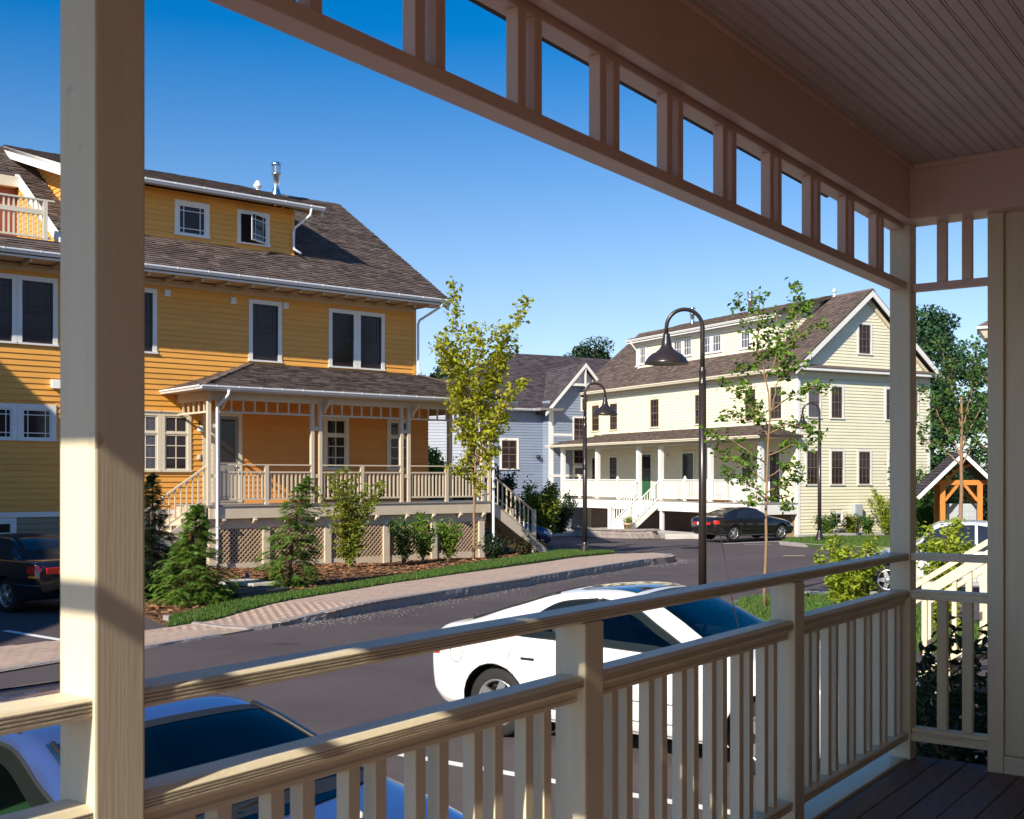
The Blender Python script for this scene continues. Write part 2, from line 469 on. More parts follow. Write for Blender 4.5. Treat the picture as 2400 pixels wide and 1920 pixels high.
def boards(parent, wm, a0, a1, z0, z1, ex, m, opens=(), lim=None, joined=False, name='clapboard', t=0.030, split=None, rng=None):
    J = MB() if joined else None
    for zb, zt in board_rows(z0, z1, ex):
        p, q = a0, a1
        if lim:
            l = lim((zb + zt) / 2); p, q = max(a0, l[0]), min(a1, l[1])
            if q - p < 0.05: continue
        for s0, s1 in segs(p, q, zb, zt, opens):
            parts = [(s0, s1)]
            if split and s1 - s0 > split:
                c = s0 + (s1 - s0) * rng.uniform(0.3, 0.7); parts = [(s0, c - 0.002), (c + 0.002, s1)]
            for (u, w) in parts:
                mb = J if joined else MB()
                mb.hexa([wm(u, 0.0, zb), wm(w, 0.0, zb), wm(w, t, zb), wm(u, t, zb), wm(u, 0.0, zt), wm(w, 0.0, zt), wm(w, 0.006, zt + 0.004), wm(u, 0.006, zt + 0.004)])
                if not joined: mb.build(name, m, parent)
    if joined and J.v:
        return kind(J.build(name, m, parent), 'stuff')

def window(parent, wm, a0, a1, z0, z1, tm, sm, style='dh', casing=0.11, glass=None, head=0.0, bars=0.022, name='window'):
    """a0..a1, z0..z1 is the outside of the casing"""
    mb = MB()
    c = casing
    wbox(mb, wm, a0, a0 + c, -0.02, 0.045, z0 + 0.05, z1)
    wbox(mb, wm, a1 - c, a1, -0.02, 0.045, z0 + 0.05, z1)
    wbox(mb, wm, a0 + c, a1 - c, -0.02, 0.043, z1 - c, z1)
    wbox(mb, wm, a0 - 0.02, a1 + 0.02, -0.02, 0.07, z0, z0 + 0.05)
    if head: wbox(mb, wm, a0 - 0.03, a1 + 0.03, -0.02, 0.07, z1 + 0.002, z1 + head)
    w = mb.build(name, tm, parent)
    p0, p1, q0, q1 = a0 + c, a1 - c, z0 + 0.05, z1 - c
    g = MB(); wbox(g, wm, p0, p1, -0.015, 0.004, q0, q1)
    g.build('pane', glass or M['glass'], w)
    s = MB(); st = 0.045
    def fr(x0, x1, y0, y1, d=0.026):
        wbox(s, wm, x0, x0 + st, 0.004, d, y0, y1); wbox(s, wm, x1 - st, x1, 0.004, d, y0, y1)
        wbox(s, wm, x0 + st, x1 - st, 0.004, d - 0.001, y0, y0 + st); wbox(s, wm, x0 + st, x1 - st, 0.004, d - 0.001, y1 - st, y1)
    def V(x, y0, y1): wbox(s, wm, x - bars / 2, x + bars / 2, 0.004, 0.016, y0 + st, y1 - st)
    def H(y, x0, x1): wbox(s, wm, x0 + st, x1 - st, 0.004, 0.018, y - bars / 2, y + bars / 2)
    zm = (q0 + q1) / 2
    if style in ('prairie_dh', 'dh', 'dh66', 'dh64'):
        fr(p0, p1, q0, zm + st / 2, 0.022); fr(p0, p1, zm - st / 2 + 0.001, q1, 0.032)
        ww, hh = p1 - p0, q1 - zm
        if style == 'prairie_dh':
            V(p0 + ww * 0.2, zm, q1); V(p1 - ww * 0.2, zm, q1); H(q1 - hh * 0.2, p0, p1); H(zm + hh * 0.2, p0, p1)
        if style in ('dh66', 'dh64'):
            for yy0, yy1 in ((q0, zm), (zm, q1)):
                for f in ((1 / 3, 2 / 3) if style == 'dh66' else (0.5,)): V(p0 + ww * f, yy0, yy1)
                H((yy0 + yy1) / 2, p0, p1)
    elif style == 'prairie':
        fr(p0, p1, q0, q1)
        ww, hh = p1 - p0, q1 - q0
        V(p0 + ww * 0.2, q0, q1); V(p1 - ww * 0.2, q0, q1); H(q1 - hh * 0.2, p0, p1); H(q0 + hh * 0.2, p0, p1)
    elif style == 'transom':
        zt = q0 + (q1 - q0) * 0.68
        fr(p0, p1, q0, zt - 0.02); fr(p0, p1, zt + 0.02, q1)
        wbox(s, wm, p0, p1, 0.004, 0.04, zt - 0.02, zt + 0.02)
        mid = (p0 + p1) / 2
        V(mid, q0, zt); V(mid, zt, q1)
        for k in (1, 2): H(q0 + (zt - q0) * k / 3, p0, p1)
    elif style == 'grid33':
        fr(p0, p1, q0, q1)
        for k in (1, 2): V(p0 + (p1 - p0) * k / 3, q0, q1)
        H(zm, p0, p1)
    elif style == 'grid22':
        fr(p0, p1, q0, q1); V((p0 + p1) / 2, q0, q1); H(zm, p0, p1)
    else:
        fr(p0, p1, q0, q1)
    s.build('sash', sm, w)
    return w

def shingles(parent, org, U, V, ulen, vlen, inside=None, ex=0.14, tw=0.3, m=None, rng=None, t=0.026, name='shingle', lift=0.0):
    """courses of separate wedge shaped tabs on a roof plane: org + u*U + v*V"""
    org = np.array(org, float); U = np.array(U, float); V = np.array(V, float)
    U /= np.linalg.norm(U); V /= np.linalg.norm(V); Nn = np.cross(U, V)
    if Nn[2] < 0: Nn = -Nn
    vs = []
    rows = int(math.ceil(vlen / ex))
    for r in range(rows):
        v0 = r * ex; v1 = min(v0 + ex * 1.08, vlen)
        u = -rng.uniform(0, tw)
        while u < ulen:
            w = tw * rng.uniform(0.55, 1.35)
            a, b = max(0, u) + 0.004, min(ulen, u + w) - 0.004
            if b - a > 0.03 and (inside is None or inside((a + b) / 2, (v0 + v1) / 2)):
                tt = t * rng.uniform(0.7, 1.5)
                o = org + lift * Nn
                vs.append([o + U * a + V * v0, o + U * b + V * v0, o + U * b + V * v0 + Nn * tt, o + U * a + V * v0 + Nn * tt,
                           o + U * b + V * v1 + Nn * 0.003, o + U * a + V * v1 + Nn * 0.003])
            u += w
    if not vs: return None
    n = len(vs); Vv = np.array(vs).reshape(-1, 3)
    i = (np.arange(n) * 6)[:, None]
    q = np.concatenate([i + np.array([0, 1, 2, 3]), i + np.array([3, 2, 4, 5]), i + np.array([0, 3, 5, 5]), i + np.array([1, 4, 2, 2])])
    # sides as triangles expressed as degenerate-free: use only front and top
    q = q[:2 * n]
    return kind(raw_mesh(name, Vv, q, m, parent), 'stuff')

def slab(mb, p, th):
    """quad p (4 points, upper face) with thickness th downward"""
    lo = [(a[0], a[1], a[2] - th) for a in p]
    mb.hexa(lo + [tuple(a) for a in p])

def gutter(parent, pts_axis, a0, a1, c, z, o, m=None, straps=True, pitch=0.95, name='gutter', h=0.11, d=0.12):
    """straight gutter along axis; c is the plane coordinate of its back, o the outward sign, z its top"""
    wm = wall_map(pts_axis, c, o)
    mb = MB()
    prof = [(0, z - h), (d * 0.6, z - h), (d * 0.75, z - h * 0.6), (d, z - h * 0.35), (d, z), (d - 0.01, z), (d - 0.012, z - 0.012), (0, z - 0.03)]
    n = len(prof)
    vs = [wm(a0, q[0], q[1]) for q in prof] + [wm(a1, q[0], q[1]) for q in prof]
    fs = [tuple(range(n)), tuple(range(2 * n - 1, n - 1, -1))] + [(i, (i + 1) % n, n + (i + 1) % n, n + i) for i in range(n)]
    mb.add(vs, fs)
    g = mb.build(name, m or M['gutter'], parent)
    if straps:
        a = a0 + 0.4; sd = None
        while a < a1 - 0.1:
            if a > -9.5:
                if sd is None:
                    s = MB(); wbox(s, wall_map(pts_axis, c, o), 0, 0.03, d - 0.02, d + 0.008, z - h * 0.45, z + 0.006); so = s.build('strap', M['wtrim'], g); sd = so.data
                else: so = link('strap', sd, g)
                so.location = (a, 0, 0) if pts_axis == 'x' else (0, a, 0)
            a += pitch
    return g

def flue_pipe(parent, x, y, z, r=0.1, h=1.0, name='flue'):
    f = MB(); f.lathe([(r * 1.9, -0.12), (r * 1.75, 0.0), (r * 1.05, 0.22), (r, 0.24), (r, h * 0.62), (r * 1.5, h * 0.64), (r * 1.5, h * 0.68), (r * 1.05, h * 0.69)], (x, y, z), 18)
    fl = f.build(name, M['steel'], parent)
    c = MB()
    for k in range(10):
        a = 2 * math.pi * k / 10
        c.beam((x + r * 1.3 * math.cos(a), y + r * 1.3 * math.sin(a), z + h * 0.68), (x + r * 1.3 * math.cos(a), y + r * 1.3 * math.sin(a), z + h * 0.95), 0.02, 0.02)
    c.lathe([(r * 1.5, h * 0.94), (r * 1.55, h * 0.97), (r * 0.9, h * 1.02), (0.0, h * 1.03)], (x, y, z), 18)
    c.lathe([(r * 0.9, h * 0.69), (r * 0.9, h * 0.95)], (x, y, z), 12)
    c.build('flue_cap', M['steel'], fl)
    return fl

# ------------------------------------------------------------------ ground sheets
def sheet(name, poly, dz, m, k='structure', step=1.6, skirt=0.0):
    """polygon (x, y) draped at road height + dz (number or function)"""
    f = dz if callable(dz) else (lambda x, y: dz)
    bm = bmesh.new()
    vs = [bm.verts.new((x, y, 0)) for x, y in poly]
    bm.faces.new(vs)
    bmesh.ops.triangulate(bm, faces=bm.faces[:])
    for _ in range(6):
        le = [e for e in bm.edges if e.calc_length() > step]
        if not le: break
        bmesh.ops.subdivide_edges(bm, edges=le, cuts=1)
        bmesh.ops.triangulate(bm, faces=bm.faces[:])
    for v in bm.verts: v.co.z = gz(v.co.x, v.co.y) + f(v.co.x, v.co.y)
    bmesh.ops.recalc_face_normals(bm, faces=bm.faces[:])
    if skirt:
        be = [e for e in bm.edges if e.is_boundary]
        r = bmesh.ops.extrude_edge_only(bm, edges=be)
        for g in r['geom']:
            if isinstance(g, bmesh.types.BMVert): g.co.z -= skirt
    me = bpy.data.meshes.new(name); bm.to_mesh(me); bm.free()
    me.materials.append(m)
    return kind(link(name, me), k)

def in_poly(x, y, poly):
    c = False; n = len(poly); j = n - 1
    for i in range(n):
        xi, yi = poly[i]; xj, yj = poly[j]
        if (yi > y) != (yj > y) and x < (xj - xi) * (y - yi) / (yj - yi) + xi: c = not c
        j = i
    return c

rs = random.Random(7)
RG = np.random.default_rng(11)

# road: the whole ground, fine near and coarse far
bm = bmesh.new()
xs = [-600, -200, -80, -40] + [x for x in range(-30, 41, 2)] + [50, 90, 200, 600]
ys = [-300, -80, -30, -10] + [y for y in range(-6, 81, 2)] + [95, 130, 250, 700, 1500]
grid = [[bm.verts.new((x, y, gz(x, y))) for x in xs] for y in ys]
for j in range(len(ys) - 1):
    for i in range(len(xs) - 1):
        bm.faces.new((grid[j][i], grid[j][i + 1], grid[j + 1][i + 1], grid[j + 1][i]))
me = bpy.data.meshes.new('road'); bm.to_mesh(me); bm.free(); me.materials.append(M['asphalt'])
kind(link('road', me), 'structure')

walk_front = [(-10.6, 6.4), (-6.15, 13.83), (-5.73, 14.58), (-5.09, 15.94), (-4.46, 17.14), (-3.75, 18.53), (-3.03, 19.67), (-2.36, 20.99), (-0.71, 24.08), (0.49, 26.59), (2.09, 29.78), (3.77, 33.13), (4.62, 34.3), (5.0, 35.26), (4.95, 36.2), (4.5, 36.75)]
lawn_front = [(3.22, 36.18), (1.80, 34.09), (0.58, 31.37), (-0.84, 28.50), (-2.62, 24.68), (-3.98, 21.14), (-4.82, 18.80), (-5.41, 18.1)]
walk_back = [(-6.55, 16.67), (-7.09, 15.95), (-11.9, 8.6)]
walk_poly = walk_front + lawn_front + walk_back
def walk_h(x, y):
    return 0.02 + 0.165 * smooth((y - 17.4) / 3.6) * smooth((40 - y) / 4.5 + 0.2)
sheet('sidewalk', walk_poly, walk_h, M['mortar'], step=1.0, skirt=0.25)

# pavers on the walk, laid along its length
bv = []
ang = math.atan2(33.13 - 14.58, 3.77 + 5.73); ca, sa = math.cos(ang), math.sin(ang)
for i in range(-110, 220):
    for j in range(-32, 34):
        u = i * 0.205 + (0.1 if j % 2 else 0); w = j * 0.104
        x = -0.9 + u * ca - w * sa; y = 25.0 + u * sa + w * ca
        if y < 11.5 or not in_poly(x, y, walk_poly): continue
        z = gz(x, y) + walk_h(x, y) + 0.0015 + rs.uniform(0.0, 0.002)
        ps = [(x + a * ca - b * sa, y + a * sa + b * ca) for a, b in ((-0.1005, -0.0500), (0.1005, -0.0500), (0.1005, 0.0500), (-0.1005, 0.0500))]
        bv.append([(p[0], p[1], z - 0.008) for p in ps] + [(p[0], p[1], z) for p in ps])
n = len(bv); i8 = (np.arange(n) * 8)[:, None]
kind(raw_mesh('paver', np.array(bv).reshape(-1, 3), np.concatenate([i8 + np.array(q) for q in ((4, 5, 6, 7), (0, 1, 5, 4), (1, 2, 6, 5), (2, 3, 7, 6), (3, 0, 4, 7))]), M['brick']), 'stuff')

# granite kerb: rough faced stones
kerb = kind(bpy.data.objects.new('curb', None), 'structure'); COL.objects.link(kerb)
kp = walk_front[5:]
def along(pts, step):
    out = [pts[0]]; acc = 0.0
    for a, b in zip(pts, pts[1:]):
        L = math.hypot(b[0] - a[0], b[1] - a[1]); d = step - acc
        while d < L:
            out.append((a[0] + (b[0] - a[0]) * d / L, a[1] + (b[1] - a[1]) * d / L)); d += step
        acc = L - (d - step)
    return out
def kerb_stone(a, b, parent, hf, wdt=0.16, m=None, rough=0.012, seed=0):
    r2 = random.Random(seed)
    dx, dy = b[0] - a[0], b[1] - a[1]; L = math.hypot(dx, dy); ux, uy = dx / L, dy / L; nx, ny = uy, -ux
    K = max(2, int(L / 0.12)); rows = 4
    vs = []; fs = []
    for i in range(K + 1):
        t = i / K * (L - 0.012)
        x, y = a[0] + ux * t, a[1] + uy * t
        zt = gz(x, y) + hf(x, y) + 0.012; zb = gz(x, y) - 0.08
        for j in range(rows):
            q = j / (rows - 1)
            o = 0.0 if j == rows - 1 else r2.uniform(-rough, rough) + 0.012
            vs.append((x + nx * o, y + ny * o, zb + (zt - zb) * q))
        vs.append((x - nx * wdt, y - ny * wdt, zt)); vs.append((x - nx * wdt, y - ny * wdt, zb))
    S = rows + 2
    for i in range(K):
        for j in range(S):
            j2 = (j + 1) % S
            fs.append((i * S + j, (i + 1) * S + j, (i + 1) * S + j2, i * S + j2))
    fs.append(tuple(range(S))); fs.append(tuple(K * S + j for j in range(S - 1, -1, -1)))
    mb = MB(); mb.add(vs, fs)
    return mb.build('curb_stone', m or M['granite'], parent)
kpts = along(kp, 1.5) + [kp[-1]]
for i in range(len(kpts) - 1):
    if math.hypot(kpts[i + 1][0] - kpts[i][0], kpts[i + 1][1] - kpts[i][1]) > 0.2:
        kerb_stone(kpts[i], kpts[i + 1], kerb, walk_h, seed=i)
# flush granite edging round the drive entrance
edge = [(-5.78, 19.1), (-5.35, 18.62), (-4.96, 18.32), (-4.5, 18.02), (-4.11, 17.90), (-3.80, 18.25)]
for i in range(len(edge) - 1): kerb_stone(edge[i], edge[i + 1], kerb, lambda x, y: walk_h(x, y) + 0.012, wdt=0.11, seed=50 + i)
ed2 = along(walk_front[:6], 1.8)
for i in range(len(ed2) - 1): kerb_stone(ed2[i], ed2[i + 1], kerb, lambda x, y: 0.02, wdt=0.12, seed=80 + i)

# planting bed and lawn strip before the yellow house
mulch_edge = [(-5.62, 18.9), (-4.55, 21.45), (-3.55, 23.88), (-2.2, 27.6), (-0.95, 30.7), (0.25, 33.55), (1.25, 36.2)]
bed_poly = [(-5.6, 18.6)] + mulch_edge[1:] + [(1.5, 38.0), (0.5, 39.5), (-2.0, 37.0), (-5.5, 34.0), (-9.5, 31.0), (-10.6, 28.6), (-8.3, 24.2), (-7.2, 21.4)]
def bed_h(x, y): return (0.10 + 0.05 * math.sin(x * 1.3) * math.sin(y * 0.9)) * (0.15 + 0.85 * smooth((y - 18.4) / 3.0))
sheet('planting_bed', bed_poly, bed_h, M['soil'], step=0.8, skirt=0.2)
cv = []
while len(cv) < 9000:
    x, y = rs.uniform(-10, 1.5), rs.uniform(18.5, 39)
    if not in_poly(x, y, bed_poly): continue
    a, L, w = rs.uniform(0, 6.28), rs.uniform(0.03, 0.09), rs.uniform(0.01, 0.025)
    z = gz(x, y) + bed_h(x, y) + rs.uniform(0.005, 0.03); t1, t2 = rs.uniform(-0.015, 0.015), rs.uniform(-0.012, 0.012)
    c, s_ = math.cos(a), math.sin(a)
    cv.append([(x - L * c - w * s_, y - L * s_ + w * c, z - t1 - t2), (x - L * c + w * s_, y - L * s_ - w * c, z - t1 + t2), (x + L * c + w * s_, y + L * s_ - w * c, z + t1 + t2), (x + L * c - w * s_, y + L * s_ + w * c, z + t1 - t2)])
kind(raw_mesh('mulch', np.array(cv).reshape(-1, 3), np.arange(len(cv) * 4).reshape(-1, 4), M['chip']), 'stuff')

lawn_poly = lawn_front[::-1] + [(3.0, 36.9), (2.2, 37.4), (1.5, 37.0)] + mulch_edge[::-1]
def lawn_h(x, y): return walk_h(x, y) + 0.02 + 0.03 * smooth((y - 26) / 6)
sheet('lawn', lawn_poly, lawn_h, M['turf'], step=0.8, skirt=0.2)
near_lawn = [(3.9, 20.2), (4.35, 22.0), (5.3, 22.9), (7.2, 22.6), (7.2, 15.5), (3.2, 15.5)]
sheet('lawn', near_lawn, lambda x, y: 0.12, M['turf'], skirt=0.2)
near_walk = [(4.02, 21.6), (4.9, 22.9), (6.0, 24.1), (7.6, 24.0), (7.2, 22.62), (5.3, 22.92), (4.35, 22.02)]
sheet('sidewalk', near_walk, 0.08, M['concrete'], skirt=0.2)
far_lawn = [(10.31, 44.4), (11.0, 42.6), (11.6, 41.4), (13.0, 40.6), (15.5, 40.2), (19.5, 43.0), (21.0, 48.0), (17.5, 48.8), (13.0, 48.3), (11.2, 46.7)]
sheet('lawn', far_lawn, lambda x, y: 0.13, M['turf'], skirt=0.2)
fl2 = far_lawn[:6]
fp = along(fl2, 1.6)
for i in range(len(fp) - 1): kerb_stone(fp[i], fp[i + 1], kerb, lambda x, y: 0.13, seed=120 + i)

def blades(name, poly, hf, n, size, bx):
    P = []
    while len(P) < n:
        x, y = rs.uniform(bx[0], bx[1]), rs.uniform(bx[2], bx[3])
        if in_poly(x, y, poly): P.append((x, y, gz(x, y) + hf(x, y)))
    P = np.array(P); n = len(P)
    a = RG.uniform(0, 2 * np.pi, n); h = size * RG.uniform(0.6, 1.4, n); w = 0.012
    dx = np.stack([np.cos(a) * w, np.sin(a) * w, np.zeros(n)], 1)
    tip = P + np.stack([RG.normal(0, 0.02, n), RG.normal(0, 0.02, n), h], 1)
    V = np.stack([P - dx, P + dx, tip], 1).reshape(-1, 3)
    kind(raw_mesh(name, V, np.arange(3 * n).reshape(-1, 3), M['grass']), 'stuff')
blades('grass', lawn_poly, lawn_h, 42000, 0.06, (-5.6, 3.3, 18, 37.5))
blades('grass', near_lawn, lambda x, y: 0.12, 16000, 0.06, (3.2, 7.2, 15.5, 23))
blades('grass', far_lawn, lambda x, y: 0.13, 16000, 0.07, (10.3, 21, 40, 49))

# painted lines
def stripe(a, b, w=0.11, dz=0.004):
    dx, dy = b[0] - a[0], b[1] - a[1]; L = math.hypot(dx, dy); nx, ny = -dy / L * w / 2, dx / L * w / 2
    K = max(1, int(L / 1.5)); vs = []; fs = []
    for i in range(K + 1):
        x, y = a[0] + dx * i / K, a[1] + dy * i / K
        for s_ in (1, -1): vs.append((x + nx * s_, y + ny * s_, gz(x + nx * s_, y + ny * s_) + dz))
    for i in range(K): fs.append((2 * i, 2 * i + 1, 2 * i + 3, 2 * i + 2))
    mb = MB(); mb.add(vs, fs); return kind(mb.build('parking_line', M['stripe']), 'structure')
DN = Vector((0.5807, 0.8141)); NN = Vector((0.8141, -0.5807))     # along our porch / towards the house
def pn(d, n): p = DN * d + NN * n; return (p.x, p.y)
stripe(pn(7.24, -6.9), pn(7.24, -2.3)); stripe(pn(4.64, -6.9), pn(4.64, -2.3)); stripe(pn(9.9, -6.9), pn(9.9, -2.3))
stripe((-7.9, 17.95), (-6.55, 16.80), 0.13)
stripe((8.3, 45.2), (11.1, 47.0), 0.14); stripe((1.75, 41.1), (-0.6, 40.6), 0.12); stripe((9.0, 44.75), (10.1, 44.8), 0.1)
# thin ochre mark by the tree
kind(MB().box(9.0, 9.7, 38.15, 38.25, gz(9, 38.2) + 0.001, gz(9, 38.2) + 0.006).build('road_mark', M['terracotta']), 'structure')
# scrap of paper in the gutter
pb = MB(); rr = random.Random(3)
pb.add([(0.05 + 0.09 * k + rr.uniform(-.03, .03), 26.2 + 0.16 * j + 0.04 * k + rr.uniform(-.05, .05), gz(0, 26) + 0.01 + rr.uniform(0, 0.05)) for j in range(3) for k in range(5)],
       [(j * 5 + k, j * 5 + k + 1, j * 5 + k + 6, j * 5 + k + 5) for j in range(2) for k in range(4)])
tag(pb.build('paper_scrap', M['paper']), 'crumpled white paper lying against the granite kerb', 'litter')
# grit swept against the kerb
gv = []
for k in range(1500):
    i = rs.randrange(len(kp) - 1); q = rs.random(); a_, b_ = kp[i], kp[i + 1]
    x = a_[0] + (b_[0] - a_[0]) * q; y = a_[1] + (b_[1] - a_[1]) * q; o_ = abs(rs.gauss(0, 0.35)) + 0.02
    L_ = math.hypot(b_[0] - a_[0], b_[1] - a_[1]); x += (b_[1] - a_[1]) / L_ * o_; y -= (b_[0] - a_[0]) / L_ * o_
    s_ = rs.uniform(0.004, 0.011); z_ = gz(x, y) + 0.004
    gv.append([(x - s_, y - s_ * 0.6, z_), (x + s_, y - s_ * 0.4, z_), (x + s_ * 0.2, y + s_, z_), (x, y, z_ + s_ * 0.9)])
ng = len(gv); i4 = (np.arange(ng) * 4)[:, None]
kind(raw_mesh('grit', np.array(gv).reshape(-1, 3), np.concatenate([i4 + np.array(q) for q in ((0, 1, 3), (1, 2, 3), (2, 0, 3))]), M['granite']), 'stuff')
# fallen leaves and grit on the asphalt
C = []
while len(C) < 90:
    x, y = rs.uniform(-6, 9), rs.uniform(9, 36)
    if y < 25.5 + 2.05 * x - 1.2: C.append((x, y, gz(x, y) + 0.012))
kind(leaf_mesh('fallen_leaf', C, 0.05, M['leaf_russet'], None, RG, 0.6, 0.0), 'stuff')

# ------------------------------------------------------------------ our porch (the viewpoint)
PO = Frame(-1.490, 1.063, 0.5807, 0.8141)
porch = thing('porch', 'shaded cream porch around the viewpoint with slatted railing and open frieze', 'porch', (PO.o[0], PO.o[1], 0), PO.rot)
PW = 0.11
X_POST, X_N1, X_N2, X_COR = 1.262, 2.945, 4.600, 6.208
FL, CEIL = 0.80, 3.93
def pbox(name, m, *b, bevel=0.004, parent=porch):
    return MB().box(*b).build(name, m, parent, bevel=bevel)
for x in (X_POST, X_COR): pbox('post', M['porch_v'], x, x + PW, 0, PW, FL, 3.669, bevel=0.006)
pbox('post', M['porch_v'], -0.70, -0.59, 0, PW, FL, 3.60)
pbox('post', M['porch_v'], -0.70, -0.59, -2.42, -2.31, FL, 3.60)
for x in (X_N1, X_N2, -0.42 + 0.0): pbox('newel', M['porch_v'], x, x + PW, 0, PW, FL, 1.861, bevel=0.008)

def rail_prof(y0, y1, z0, z1, ng, r=0.006, g=0.006):
    p = [(y0 + r, z0), (y1 - r, z0), (y1, z0 + r), (y1, z1 - r), (y1 - r, z1), (y0 + r, z1), (y0, z1 - r)]
    h = (z1 - z0 - 2 * r) / (2 * ng + 1)
    z = z1 - r
    for k in range(ng):
        z -= h; p += [(y0, z), (y0 + g, z - h * 0.3)]
        z -= h; p += [(y0 + g, z + h * 0.3), (y0, z)]
    p.append((y0, z0 + r))
    return p
def rail(name, x0, x1, prof, m=M['porch']):
    return MB().prism(prof, x0, x1, 'x').build(name, m, porch)
bays = [(-0.59, -0.42), (-0.31, X_POST), (X_POST + PW, X_N1), (X_N1 + PW, X_N2), (X_N2 + PW, X_COR)]
up_prof = rail_prof(0.006, 0.104, 1.862, 1.900, 3)
mid_prof = rail_prof(0.004, 0.098, 1.658, 1.704, 3, r=0.012)
mid_sub = rail_prof(0.028, 0.080, 1.622, 1.657, 1, r=0.004)
bot_prof = rail_prof(0.010, 0.100, 0.905, 0.948, 2, r=0.006)
for a, b in ((-0.59, X_POST), (X_POST + PW, X_COR)): rail('top_rail', a + 0.001, b - 0.001, up_prof)
for a, b in bays:
    rail('middle_rail', a + 0.001, b - 0.001, mid_prof)
    rail('rail_fillet', a + 0.001, b - 0.001, mid_sub)
    rail('bottom_rail', a + 0.001, b - 0.001, bot_prof)
bal = MB().box(0, 0.04, 0, 0.04, 0.949, 1.6215)
bme = None
pairs = [3.402 + 0.2404 * k for k in range(-20, 13)]
for x in pairs:
    for dx in (0.0, 0.0927):
        xx = x + dx
        if not any(a + 0.02 < xx and xx + 0.04 < b - 0.015 for a, b in bays): continue
        if bme is None:
            o = bal.build('baluster', M['porch_v'], porch, bevel=0.003); bme = o.data
        else: o = link('baluster', bme, porch)
        o.location = (xx, 0.034, 0)
# frieze of paired spindles above the opening
FZ0, FZ1 = 3.304, 3.344
for a, b in ((-0.59, X_POST), (X_POST + PW, X_COR)):
    MB().prism([(0.02, FZ0), (0.10, FZ0), (0.10, FZ1), (0.02, FZ1)], a + 0.001, b - 0.001, 'x').build('frieze_rail', M['beam'], porch, bevel=0.004)
sp = None
for k in range(0, 15):
    for dx in (0.0, 0.082):
        x = 5.749 - 0.4442 * k + dx
        if x < -0.5 or (X_POST - 0.05 < x < X_POST + PW + 0.01): continue
        if sp is None:
            o = MB().box(0, 0.04, 0, 0.042, FZ1 + 0.001, 3.624).build('spindle', M['beam'], porch, bevel=0.003); sp = o.data
        else: o = link('spindle', sp, porch)
        o.location = (x, 0.032, 0)
# beams
pbox('beam', M['beam'], -0.449, 6.10, -0.03, 0.025, 3.648, CEIL)
pbox('frieze_rail', M['beam'], -0.585, 6.207, 0.036, 0.108, 3.625, 3.668)
pbox('header_board', M['beam'], -0.66, 6.34, 0.0262, 0.17, 3.670, 4.02)
pbox('beam', M['beam'], 6.1015, 6.31, -0.62, 0.0255, 3.648, CEIL)
pbox('beam', M['beam'], -0.625, -0.45, -2.42, 0.0255, 3.592, CEIL)
pbox('frieze_rail', M['beam'], 6.235, 6.285, -0.39, -0.001, FZ0 - 0.012, FZ1 - 0.012)
pbox('frieze_rail', M['porch'], -0.687, -0.647, -2.31, -0.001, 3.317, 3.357)
for y in (-0.178, -0.305): pbox('spindle', M['beam'], 6.235, 6.275, y, y + 0.05, FZ1 - 0.011, 3.6475, bevel=0.003)
# end railing beside the house wall
for nm, z0, z1, x0 in (('top_rail', 1.862, 1.900, 6.21), ('middle_rail', 1.655, 1.704, 6.205), ('bottom_rail', 0.905, 0.948, 6.21)):
    MB().prism([(x0, z0), (x0 + 0.1, z0), (x0 + 0.1, z1), (x0, z1), (x0, z1 - 0.008), (x0 + 0.004, z1 - 0.014), (x0 + 0.004, z0 + 0.014), (x0, z0 + 0.008)], -0.39, -0.001, 'y').build(nm, M['porch'], porch, bevel=0.002)
pbox('bottom_rail', M['porch'], 6.225, 6.295, -0.389, -0.002, 0.9485, 0.972)
for y in (-0.178, -0.305): pbox('baluster', M['porch_v'], 6.24, 6.285, y, y + 0.05, 0.973, 1.6545, bevel=0.003)
# ceiling of beaded boards
y = -0.033; cb = None
while y > -2.40:
    if cb is None:
        w = 0.093
        pr = [(0, CEIL + 0.002), (0, CEIL + 0.02), (-w, CEIL + 0.02), (-w, CEIL + 0.002), (-w + 0.003, CEIL), (-w / 2 - 0.008, CEIL), (-w / 2 - 0.006, CEIL + 0.008), (-w / 2 - 0.003, CEIL + 0.001), (-w / 2 + 0.003, CEIL + 0.001), (-w / 2 + 0.006, CEIL + 0.008), (-w / 2 + 0.008, CEIL), (-0.003, CEIL)]
        o = MB().prism(pr, -0.44, 6.10, 'x').build('ceiling_board', M['ceiling'], porch); cb = o.data
    else: o = link('ceiling_board', cb, porch)
    o.location = (0, y, 0); y -= 0.0945
for b in ((-0.44, 6.10, -0.055, -0.0305, CEIL - 0.022, CEIL - 0.0005), (6.075, 6.1005, -2.4, -0.056, CEIL - 0.03, CEIL - 0.0005)):
    pbox('cove_mould', M['beam'], *b)
# floor boards and edge trim
y = 0.018; fb = None; k = 0
while y > -2.42:
    if fb is None:
        o = MB().prism([(-0.137, FL - 0.025), (0, FL - 0.025), (0, FL - 0.004), (-0.004, FL), (-0.133, FL), (-0.137, FL - 0.004)], -0.66, 6.335, 'x').build('floor_board', M['floor'], porch); fb = o.data
    else: o = link('floor_board', fb, porch)
    o.location = (0, y, rs.uniform(-0.001, 0.001)); y -= 0.141
pbox('floor_nosing', M['porch'], -0.7, 6.36, 0.022, 0.215, FL - 0.02, FL + 0.012)
pbox('skirt_board', M['porch'], -0.69, 6.35, 0.13, 0.16, FL - 0.30, FL - 0.022)
pbox('foundation', M['concrete'], -0.6, 6.3, -2.4, 0.10, -0.1, FL - 0.03, bevel=0)
